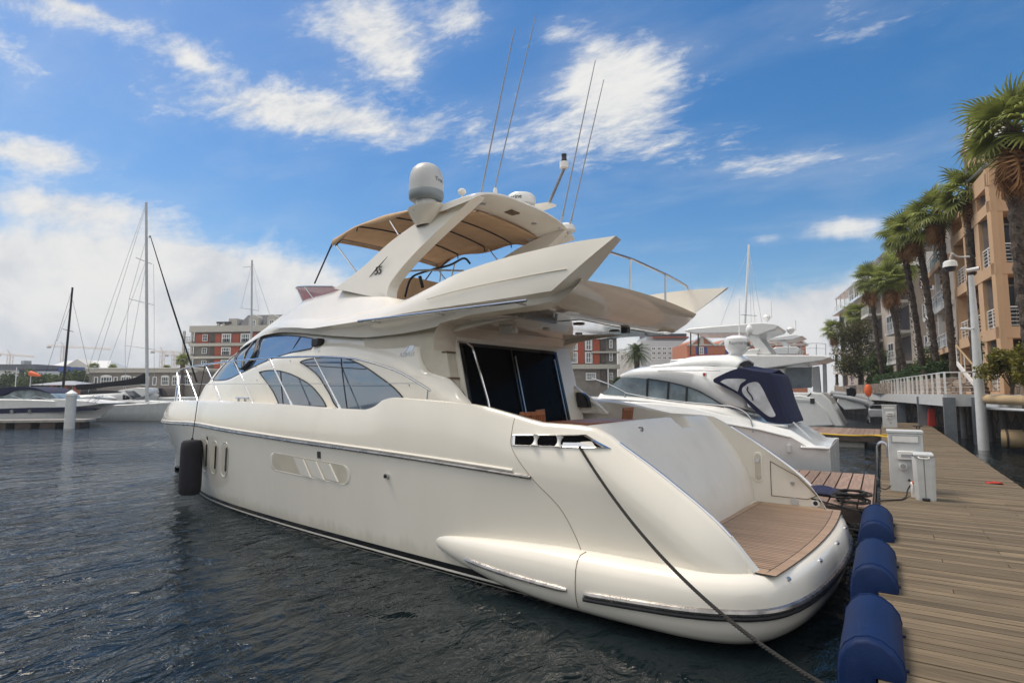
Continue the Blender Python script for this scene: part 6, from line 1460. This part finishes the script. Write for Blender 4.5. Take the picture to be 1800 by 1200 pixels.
# peach apartment house: long front along the promenade and the end facing the camera
def peach():
    K0 = g(1766,26.5); K1 = g(1690,33.5); K2 = g(1900,26.3); top = at(1766,285,26.5).z
    t = thing('peach_apartments', 'peach rendered apartment house with deep balconies behind the palms at the right', 'building', (K0.x,K0.y,PZ))
    fl = [PZ, PZ+3.05, PZ+6.15, PZ+9.2]
    FA = Facade(t, (K1.x,K1.y), (K0.x,K0.y), PZ); FB_ = Facade(t, (K0.x,K0.y), (K2.x,K2.y), PZ); Hh = top-PZ
    inw = -4.5
    for Fc, xs_, sgn in ((FA, [(.0,.5),(.5,1.0)], 1),):
        pass
    # floor slabs, piers and recessed rooms
    def front(Fc, piers, bays, Hh, dep=3.0, xin=0, xout=0):
        L = Fc.L
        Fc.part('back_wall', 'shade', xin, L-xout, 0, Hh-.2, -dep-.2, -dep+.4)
        n = 3
        for i in range(n+1):
            z = 3.05*i; 
            if xin: Fc.part('slab', 'peach', 0, L, z-.42 if i else -.3, z+.12, -.3, .02); Fc.part('slab', 'peach', xin, L, z-.41 if i else -.29, z+.11, -dep, -.3)
            else: Fc.part('slab', 'peach', 0, L, z-.42 if i else -.3, z+.12, -.25, .02); Fc.part('slab', 'peach', 0, L-xout, z-.41 if i else -.29, z+.11, -dep, -.25)
        for a, b in piers: Fc.part('pier', 'peach', a, b, .12, Hh-.1, -dep if (a > xin or not xin) and b < L-.1 else -.25, -.004)
        Fc.part('parapet', 'peach', 0, L, Hh-.75, Hh+.1, -.25, .05)
        for i in range(n):
            for a, b in bays:
                Fc.railing(a+.03, b-.03, 3.05*i+.15, 3.05*i+1.1, -.12, 'offwhite', 5, max(2,int((b-a)/.7)))
                Fc.window(a+.3, b-.2, 3.05*i+.15, 3.05*i+2.3, 'trimgrey', (1,0), .1, off=-dep+.45)
    L = FA.L; front(FA, [(0,.5),(L*.34,L*.34+.35),(L*.62,L*.62+.8),(L-.55,L)], [(.5,L*.34),(L*.34+.35,L*.62),(L*.62+.8,L-.55)], Hh, 1.6, 0, 1.6)
    L = FB_.L; front(FB_, [(.0,.55),(2.6,3.5),(6,6.6)], [(.55,2.6),(3.5,6)], Hh, 1.5, .85)
    # upper storey set back with a mono-pitch roof on struts
    r0 = at(1694,262,29); r1 = at(1738,212,29); mb = MB()
    mb.add([at(1693,270,30), at(1742,276,27.5), at(1796,160,26), at(1706,205,31)], [(0,1,2,3)]); o = mb.build('canopy_roof', 'trimgrey', t, smooth=False, solid=.12)
    mb = MB(); mb.tube([at(1742,276,27.5), at(1693,270,30), at(1706,205,31), at(1796,160,26)], .13, 6); mb.build('roof_edge', 'brownmark', t)
    mb = MB(); mb.tube([at(1694,270,30), at(1700,320,30), at(1736,288,28.5)], .09, 6); mb.build('roof_strut', 'grey', t)
    mb = MB(); mb.prism([(p.x,p.y) for p in (g(1725,33),g(1768,29.5),g(1880,29),g(1880,40),g(1740,40))], lambda x,y: (x,y,top-.2), lambda x,y: (x,y,top+3.2)); mb.build('upper_storey', 'peach', t, smooth=False)
peach()
# terrace block with glass balconies, then beige gable block, then pale balcony block
def glassblock():
    A = g(1688,35); B = g(1640,44); z1 = at(1665,410,40).z-PZ
    t = thing('terrace_apartments', 'pale apartment house with glass-fronted balconies between the palm trunks', 'building', (A.x,A.y,PZ)); F_ = Facade(t, (B.x,B.y), (A.x,A.y), PZ); L = F_.L
    F_.part('back_wall', 'stonewhite', 0, L, 0, z1, -6, -1.6)
    for i in range(4):
        z = 2.9*i; F_.part('slab', 'peach' if i % 2 else 'stonewhite', 0, L, z-.25, z+.1, -1.7, .3)
        F_.railing(.1, L-.1, z+.1, z+1.1, .2, 'offwhite', 2, 5)
        mb = MB(); F_.box(mb, .1, L-.1, z+.15, z+.95, .12, .15); mb.build('balcony_glass', 'clearvinyl', t, smooth=False)
        for k in range(3): F_.window(L*(.05+.32*k), L*(.05+.32*k)+L*.24, z+.15, z+2.3, 'offwhite', (1,0), .1, off=-1.55)
    for x in (0,L*.5,L-.3): F_.part('column', 'offwhite', x, x+.25, 0, z1, -.1, .15)
    F_.part('roof', 'lightgrey', -.4, L+.3, z1, z1+.3, -7, .6)
glassblock()
def paleblock():
    A = g(1618,51); B = g(1482,84); z1 = at(1550,505,62).z-PZ
    t = thing('balcony_apartments', 'grey-beige apartment house with white balconies and a glazed roof terrace left of the palms', 'building', (A.x,A.y,PZ)); F_ = Facade(t, (B.x,B.y), (A.x,A.y), PZ); L = F_.L
    n = 4; fh = z1/n
    F_.part('wall', 'beige', 0, L, 0, z1, -9, 0)
    for i in range(n):
        z = fh*i
        for k in range(7):
            x = L*(.02+.14*k); w_ = L*.09
            if k % 2 == 0:
                F_.part('recess', 'shade', x, x+w_, z+.2, z+fh-.35, -.2, .02); s_ = F_.part('balcony_slab', 'stonewhite', x-.15, x+w_+.15, z-.1, z+.16, 0, 1.3); F_.railing(x-.1, x+w_+.1, z+.16, z+1.15, 1.2, 'white', 3, 6, s_)
            else: F_.window(x+w_*.1, x+w_*.75, z+.7, z+fh-.5, 'white', (1,1), .12)
    F_.part('cornice', 'white', -.3, L+.2, z1, z1+.3, -9, .9)
    E_ = Facade(t, (A.x,A.y), (A.x-F_.n.x*9, A.y-F_.n.y*9), PZ)
    for i in range(4): E_.window(.5, 1.5, fh*i+.7, fh*i+2.3, 'white', (1,1), .1)
    # glazed terrace and penthouse roof
    F_.railing(0, L*.6, z1+.3, z1+1.2, .6, 'white', 2, 14); F_.part('penthouse', 'pane', L*.05, L*.55, z1+.3, z1+2.5, -7, -1.2); F_.part('penthouse_roof', 'white', 0, L*.6, z1+2.5, z1+2.75, -8, .5)
    for k in range(8): F_.part('terrace_post', 'white', L*.6*k/7, L*.6*k/7+.12, z1+.3, z1+2.5, .2, .35)
    F_.part('penthouse', 'stonewhite', L*.6, L, z1+.3, z1+3.2, -8, -.5); mb = MB(); v = [F_.p(L*.58,z1+3.2,.4),F_.p(L*1.02,z1+3.2,.4),F_.p(L*1.02,z1+3.2,-9),F_.p(L*.58,z1+3.2,-9),F_.p(L*.68,z1+6.0,-4),F_.p(L*.95,z1+6.0,-4)]; mb.add(v,[(0,1,5,4),(1,2,5),(2,3,4,5),(3,0,4)]); mb.build('roof', 'white', t, smooth=False)
paleblock()

# ================================================================== trees beyond the basin, date palm, little palms
for i, (u, d, h, w_, m, lab) in enumerate(((4,118,7,4.5,'leaf','dark round tree at the left edge of the far quay'),(28,124,6.4,4.2,'leaf','dark tree between the left-edge tree and the windsock'),(62,116,8,4.8,'leaf','taller dark tree behind the orange windsock'),(88,128,7.2,4.4,'leaf','dark tree beside the pavilion roof'),(122,112,7.2,4.8,'leaf','wide dark tree right of the dark mast'),(146,120,7,4.2,'leaf','dark tree at the corner of the low brown building'),(1092,80,4.6,1.6,'leaf','small shrubby tree at the corner of the right apartment block'))):
    p = g(u, d); tree('quay_tree', lab, (p.x,p.y,1.3), h*.72, w_*.95, 70+i, m, 1800, .42, 'trees on the far quay', .2, 12, low=.18)
for i, (u, v, d, r_, lab) in enumerate(((165,642,135,9,'small palm tip above the left end of the low brown building'),(198,645,132,9,'small palm tip above the middle of the low brown building'),(293,646,132,9,'small palm tip between the cranes above the low brown building'),(321,630,110,13,'palm beside the furled forestay left of the red block'))):
    p = g(u, d); tp = at(u, v+3, d); fan_palm('fan_palm', lab, (p.x,p.y,1.3), tp, r_/1000*d, 30+i, .2, 'little palms beyond the basin', 26, .3)
def date_palm():
    d = 82; p = g(1121,d); tp = at(1119,617,d); t = thing('date_palm', 'round-headed date palm between the apartment block and the white office', 'palm tree', (p.x,p.y,1.3)); r = random.Random(4)
    mb = MB(); mb.tube([(p.x,p.y,1.3),tuple(lerp(Vector((p.x,p.y,1.3)),tp,.5)),tuple(tp)], [.42,.36,.42], 10); mb.build('trunk', 'trunk', t)
    mb = MB()
    for i in range(64):
        az = i*2.4; el = R(lerp(82,-50,(i/64)**.8)); L = 1.65*d/1000*17*r.uniform(.85,1.1)/1.0*.98
        hd_ = Vector((math.cos(az),math.sin(az),0)); pts = []
        for k in range(8):
            q = k/7; pts.append(tp+hd_*L*q*math.cos(el*(1-.2*q))+Vector((0,0,L*q*math.sin(el)-.45*L*q*q)))
        for k in range(7):
            a, b = pts[k], pts[k+1]; dr = (b-a).normalized(); s = dr.cross(Vector((0,0,1))).normalized()
            for e in (0,.33,.66):
                c = lerp(a,b,e); l = .34*L*(1-.55*abs((k+e)/7-.45))*.8
                for sg in (-1,1): tip = c+s*sg*l*.75+dr*l*.6-Vector((0,0,l*.25)); mb.add([c, c+dr*.08, tip], [(0,1,2)])
    mb.build('crown', 'leaf', t, clean=False, smooth=False)
date_palm()

# ================================================================== tower cranes
def crane(label, u, vtop, v0, u0, u1, d, tilt=0):
    p = g(u, d); zt_ = at(u, vtop, d).z; t = thing('tower_crane', label, 'crane', (p.x,p.y,1.3), 'far tower cranes'); s = d/1000
    def lattice(a, b, w, n, m, name):
        a = Vector(a); b = Vector(b); dd = (b-a).normalized(); e = dd.cross(CF).normalized()*w/2; mb = MB(); f_ = CF*w/2
        for sx in (-1,1):
            for sy in (-1,1): mb.tube([a+e*sx+f_*sy, b+e*sx+f_*sy], w*.09, 4)
        for k in range(n):
            q0, q1 = lerp(a,b,k/n), lerp(a,b,(k+1)/n); sg = 1 if k % 2 else -1
            for sy in (-1,1): mb.tube([q0-e*sg+f_*sy, q1+e*sg+f_*sy], w*.06, 4)
        return mb.build(name, m, t, clean=False)
    lattice((p.x,p.y,1.3), (p.x,p.y,zt_), 1.9*s*3.2/1.1, 16, 'craneyellow', 'tower')
    jv = vtop+.5; a = at(u0, jv, d); b = at(u1, jv+tilt, d); lattice(at(u0,jv-tilt*.2,d), b, 1.5*s*2, 26, 'craneyellow', 'jib')
    c = at(u0+2, jv+1.5, d); mb = MB(); mb.box(c.x-2.6*s,c.x+2.6*s,c.y-1,c.y+1,c.z-1.6*s,c.z+1.2*s); mb.build('counterweight', 'concrete', t, smooth=False)
    tp = at(u, vtop-7, d); mb = MB(); mb.tube([(p.x,p.y,zt_), tuple(tp)], .5*s, 5); mb.tube([tp, lerp(a,b,.75)], .14*s, 4); mb.tube([tp, a], .14*s, 4); mb.build('apex', 'craneyellow', t)
crane('pale tower crane at the far left edge', 13, 622, 690, -4, 60, 420, 4)
crane('pale tower crane with a long jib behind the dark mast', 107, 608, 690, 84, 195, 400, 5)
crane('pale tower crane left of the pair above the low brown building', 282, 617, 690, 266, 330, 430, 2)
crane('pale tower crane right of the pair, beside the forestay', 303, 623, 690, 291, 345, 450, 1)

# ================================================================== boats and floating dock at the left
D = 42.5
t = thing('floating_dock', 'pale floating dock with a capped pile at the left edge', 'dock', tuple(g(120,D)))
a = g(-160,40.5); b = g(152,43); n = Vector((b.y-a.y, a.x-b.x, 0)).normalized(); n = n if n.dot(CF) > 0 else -n
mb = MB(); mb.obox(((a.x+b.x)/2+n.x*.9,(a.y+b.y)/2+n.y*.9,.52), (b-a)/2, n*.9, (0,0,.09)); mb.build('deck', 'concrete', t, smooth=False)
for k in range(7):
    c = lerp(a,b,(k+.45)/7)+n*.9; mb = MB(); mb.obox((c.x,c.y,.12), (b-a)/2*.09, n*.8, (0,0,.30)); mb.build('float', 'darkwood', t, smooth=False)
p = g(126,D-.6); zt_ = at(126,690,D).z; mb = MB(); mb.tube([(p.x,p.y,-1),(p.x,p.y,zt_-.15)], .33, 18); pl_ = mb.build('pile', 'lightgrey', t)
mb = MB(); mb.lathe([(.37,-.16),(.37,.0),(.05,.24),(0,.25)], (p.x,p.y,zt_-.05), 18); mb.build('pile_cap', 'white', pl_)
def skiff(name, label, pix, d, beam, m='white', cat='motorboat', trm=None):
    # hull from its side profile: sheer line pixels and waterline pixels at depth d, rounded towards a narrow bow at the right
    t = thing(name, label, cat, tuple(g((pix[0][0]+pix[-1][0])/2, d)), 'boats at the left quay')
    n = 28; P = []
    L0, L1 = pix[0][0], pix[-1][0]; sh = pch([(u, v) for u, v, w in pix]); wl_ = pch([(u, w) for u, v, w in pix])
    rows = []
    for i in range(n+1):
        u = lerp(L0, L1, i/n); top_ = at(u, sh(u), d); bt = at(u, wl_(u), d); k = (i/n); hb = beam/2*(1-max(0,(k-.45)/.55)**2.2)*.999+.001
        c = Vector((CF.x,CF.y,0)).normalized(); mid_ = beam/2; rk = CR*1.1
        r = []
        for f, q in ((.75,-.12),(.86,0),(.96,.5),(1,.88),(1.02,.95),(.98,1.0),(.9,1.01)): z = lerp(bt.z, top_.z, q); r.append(Vector((top_.x,top_.y,z))+c*(mid_-hb*f)-rk*(1-min(1,max(0,q)))*k**4)
        r += [Vector((top_.x,top_.y,top_.z+.05))+c*mid_]
        r += [Vector((top_.x,top_.y,lerp(bt.z,top_.z,q)))+c*(mid_+hb*f)-rk*(1-min(1,max(0,q)))*k**4 for f, q in ((.9,1.01),(1,.88),(.96,.5),(.75,-.12))]
        rows.append(r)
    mb = MB(); mb.grid(rows); mb.add(rows[0], [tuple(range(len(rows[0])))]); h = mb.build('hull', m, t, ang=45); return t, h
def blob(name, L, d, y0, y1, m, par, bev=.05, n=4, sharp=()):
    c = Vector((CF.x,CF.y,0)).normalized(); P = closed_spline(L, n, sharp) if n else L
    mb = MB(); mb.prism(P, lambda a,b: at(a,b,d)+c*y0, lambda a,b: at(a,b,d)+c*y1); return mb.build(name, m, par, bevel=bev)
zL = lambda L: [(x/5.4545, 560+y/5.4545) for x, y in L]
t, h = skiff('sports_cruiser', 'white sports cruiser with a navy stripe and dark canopy behind the floating dock', [(-70,705,741),(0,701,740),(60,702,739),(120,706,738),(150,710,736),(174,714,733)], 46.5, 3.8)
blob('navy_stripe', zL([(-300,868),(0,862),(300,852),(600,850),(900,852),(945,858),(880,878),(600,890),(300,900),(0,908),(-300,915)]), 46.5, -.03, .4, 'navy', h, 0, 0)
blob('cabin', zL([(-300,790),(0,770),(300,775),(560,770),(900,800),(915,822),(600,850),(0,860),(-300,860)]), 46.5, .25, 3.4, 'white', t, .08, 3, (0,7))
gl = blob('windscreen', zL([(-200,745),(0,735),(95,690),(290,675),(430,710),(510,768),(300,772),(0,770),(-200,790)]), 46.5, .45, 3.2, 'cglass', t, .03, 3, (0,5,8))
blob('canopy', zL([(-250,740),(-100,680),(0,660),(160,650),(300,660),(420,700),(436,712),(290,682),(100,690),(0,728),(-200,752)]), 46.5, .3, 3.4, 'navy', t, .02, 3, (6,))
for u in (20.5,52): 
    c = at(u,723,46.4); mb = MB(); mb.tube([c, c+CF*.15], .16, 12); mb.build('porthole', 'chrome', h)
mb = MB(); mb.tube([at(u,v,46.3) for u,v in zL([(90,770),(110,735),(230,775),(350,745),(560,790),(800,760),(995,735)])], .02, 5); mb.build('bow_rail', 'steel', t)
for L in ([(830,805),(900,735)],[(880,805),(960,740)],[(910,805),(990,740)]):
    mb = MB(); mb.tube([at(u,v,46.6) for u,v in zL(L)], .025, 5); mb.build('stanchion', 'steel', t)
def rig(t, mast, spreaders, stays, d, r0, m='steel', ms='lightgrey'):
    mb = MB(); mb.tube([at(*mast[0], d), at(*mast[1], d)], [r0, r0*.7], 10); o = mb.build('mast', ms, t)
    for a, b in spreaders: mb = MB(); mb.tube([at(*a, d-.3), at(*b, d+.3)], r0*.22, 5); mb.build('spreader', m, o)
    mb = MB()
    for a, b in stays: mb.tube([at(*a, d), at(*b, d)], .016, 4)
    mb.build('shroud', m, t); return o
t, h = skiff('sailing_yacht', 'pale grey sailing yacht with a black sail cover on its boom', [(158,716,738),(170,713,739),(230,710,739),(300,706,738),(345,704,737)], 53, 3.6, 'lightgrey', 'sailboat')
blob('cabin_top', zL([(905,830),(960,805),(1080,785),(1300,785),(1600,800),(1600,825),(1200,840),(960,855)]), 53, .5, 2.8, 'white', t, .08, 3, (0,))
blob('cabin_window', zL([(930,835),(970,812),(1040,808),(1085,830),(1000,838)]), 53, .47, .55, 'blackgloss', t, 0, 3); blob('cabin_window', zL([(1100,815),(1130,806),(1240,808),(1275,815),(1200,828),(1110,830)]), 53, .47, .55, 'blackgloss', t, 0, 3)
o = rig(t, ((258.5,706),(257,356)), [((239,453),(267,464)),((227,525),(271,536)),((220,607),(272,614))], [((256,360),(140,690)),((257,362),(155,690)),((257,420),(227,525)),((227,525),(220,607)),((220,607),(221,700)),((270,464),(271,536)),((271,536),(271,700)),((256,460),(190,640)),((256,470),(215,690))], 53, .15)
mb = MB(); mb.tube([at(264,414,53), at(300,530,53), at(346,672,53)], [.035,.075,.085], 8); mb.build('furled_jib', 'sailcover', t)
mb = MB(); mb.tube([at(262,418,53), at(264,414,53)], .05, 6); mb.build('stay_fitting', 'steel', t)
mb = MB(); mb.tube([at(140,682,53), at(255,674,53)], .10, 8); bm_ = mb.build('boom', 'lightgrey', t)
blob('sail_cover', zL([(745,632),(900,622),(1150,594),(1300,566),(1395,520),(1397,622),(1200,640),(1000,658),(770,680),(744,664)]), 53, -.25, .25, 'sailcover', bm_, .05, 3, (4,5))
t, h = skiff('sailing_yacht', 'white sailing yacht with a black mast behind the navy-striped cruiser', [(92,700,722),(120,697,722),(150,696,722),(185,700,722)], 59, 3.4, 'white', 'sailboat')
rig(t, ((109,702),(127.5,505)), [((110,578),(129,583))], [((127,508),(70,690)),((128,528),(157,655)),((127,530),(100,600))], 59, .13, 'darkmetal', 'black')
blob('deck_house', zL([(550,745),(700,732),(860,735),(900,760),(560,775)]), 59, .4, 2.6, 'white', t, .06, 3)
t, h = skiff('motor_cruiser', 'white motor cruiser with a black cockpit cover behind the grey sailing yacht', [(140,694,728),(180,692,728),(230,690,728),(262,694,727)], 62, 3.6)
blob('cockpit_cover', zL([(780,690),(900,685),(1080,690),(1180,725),(1225,770),(1000,805),(830,790),(760,740)]), 62, .1, 3.0, 'sailcover', t, .1, 3); blob('cabin', zL([(1110,690),(1300,660),(1390,665),(1395,720),(1300,770),(1225,770),(1170,715)]), 62, .3, 3.2, 'white', t, .08, 3, (1,2)); blob('windscreen', zL([(1180,690),(1270,690),(1345,745),(1260,770)]), 62, .2, .32, 'pane', t, .02, 0)
t, h = skiff('motor_cruiser', 'white motor cruiser with blue-grey windscreen covers right of the grey mast', [(240,700,728),(280,698,728),(330,698,727),(370,700,726)], 64, 3.6)
blob('windscreen_cover', zL([(1420,665),(1540,662),(1570,690),(1600,745),(1420,742)]), 64, .3, 3.0, 'shade', t, .05, 0); blob('cover_blue', zL([(1540,745),(1690,755),(1700,790),(1560,775)]), 64, .2, 3.0, 'navy', t, .05, 0)
for x in (1460,1510): blob('window_bar', zL([(x,668),(x+18,668),(x+40,740),(x+20,740)]), 64, .24, .32, 'navy', t, 0, 0)
# masts of yachts hidden behind the big yachts
t, h = skiff('sailing_yacht', 'sailing yacht with a slim pale mast showing above the left apartment block', [(400,700,722),(440,698,722),(490,697,722),(540,700,722)], 66, 3.4, 'white', 'sailboat')
rig(t, ((441,698),(443,457)), [((423,541),(455,546)),((428,470),(443,468))], [((443,460),(490,600)),((443,462),(424,540)),((443,462),(455,546))], 66, .13)
t, h = skiff('sailing_yacht', 'sailing yacht with a white mast rising behind the big white flybridge yacht', [(1230,690,712),(1270,688,712),(1320,687,712),(1370,690,712)], 70, 3.4, 'white', 'sailboat')
rig(t, ((1303,690),(1316.5,430)), [((1302,553),(1330,555))], [((1315,440),(1262,585)),((1316,432),(1330,600)),((1316,434),(1345,600)),((1316,436),(1325,690))], 70, .17, 'steel', 'white')
# windsock
p = g(52,90); t = thing('windsock', 'orange windsock on a thin pole above the left boats', 'windsock', (p.x,p.y,1.3)); zt_ = at(52,653,90).z
mb = MB(); mb.tube([(p.x,p.y,1.3),(p.x,p.y,zt_)], .07, 6); mb.build('pole', 'lightgrey', t)
mb = MB(); mb.tube([at(53,656,90), at(58,657,90), at(66,659,90), at(71,660,90)], [.42,.38,.26,.14], 10); mb.build('sock', 'orange', t)
p = g(26,80); mb = MB(); mb.tube([(p.x,p.y,1.3),(p.x,p.y,at(26,645,80).z)], .06, 6); tag(mb.build('flag_pole', 'white', loc=(p.x,p.y,1.3)), 'thin white pole left of the windsock', 'pole')

# ================================================================== air
hm = bpy.data.materials.new('haze_air'); hm.use_nodes = True; ht_ = NT(hm.node_tree); ht_.n.clear()
hv = ht_.new('ShaderNodeVolumePrincipled', Color=(.86,.92,1,1), Density=.0005, Anisotropy=.2); ho = ht_.new('ShaderNodeOutputMaterial'); ht_.l.new(hv.outputs[0], ho.inputs['Volume'])
mb = MB(); mb.box(-800, 700, -420, 900, -3.2, 62); tag(mb.build('haze', hm, loc=(0,0,0), smooth=False), 'thin pale summer haze over the harbour', None, kind='stuff')
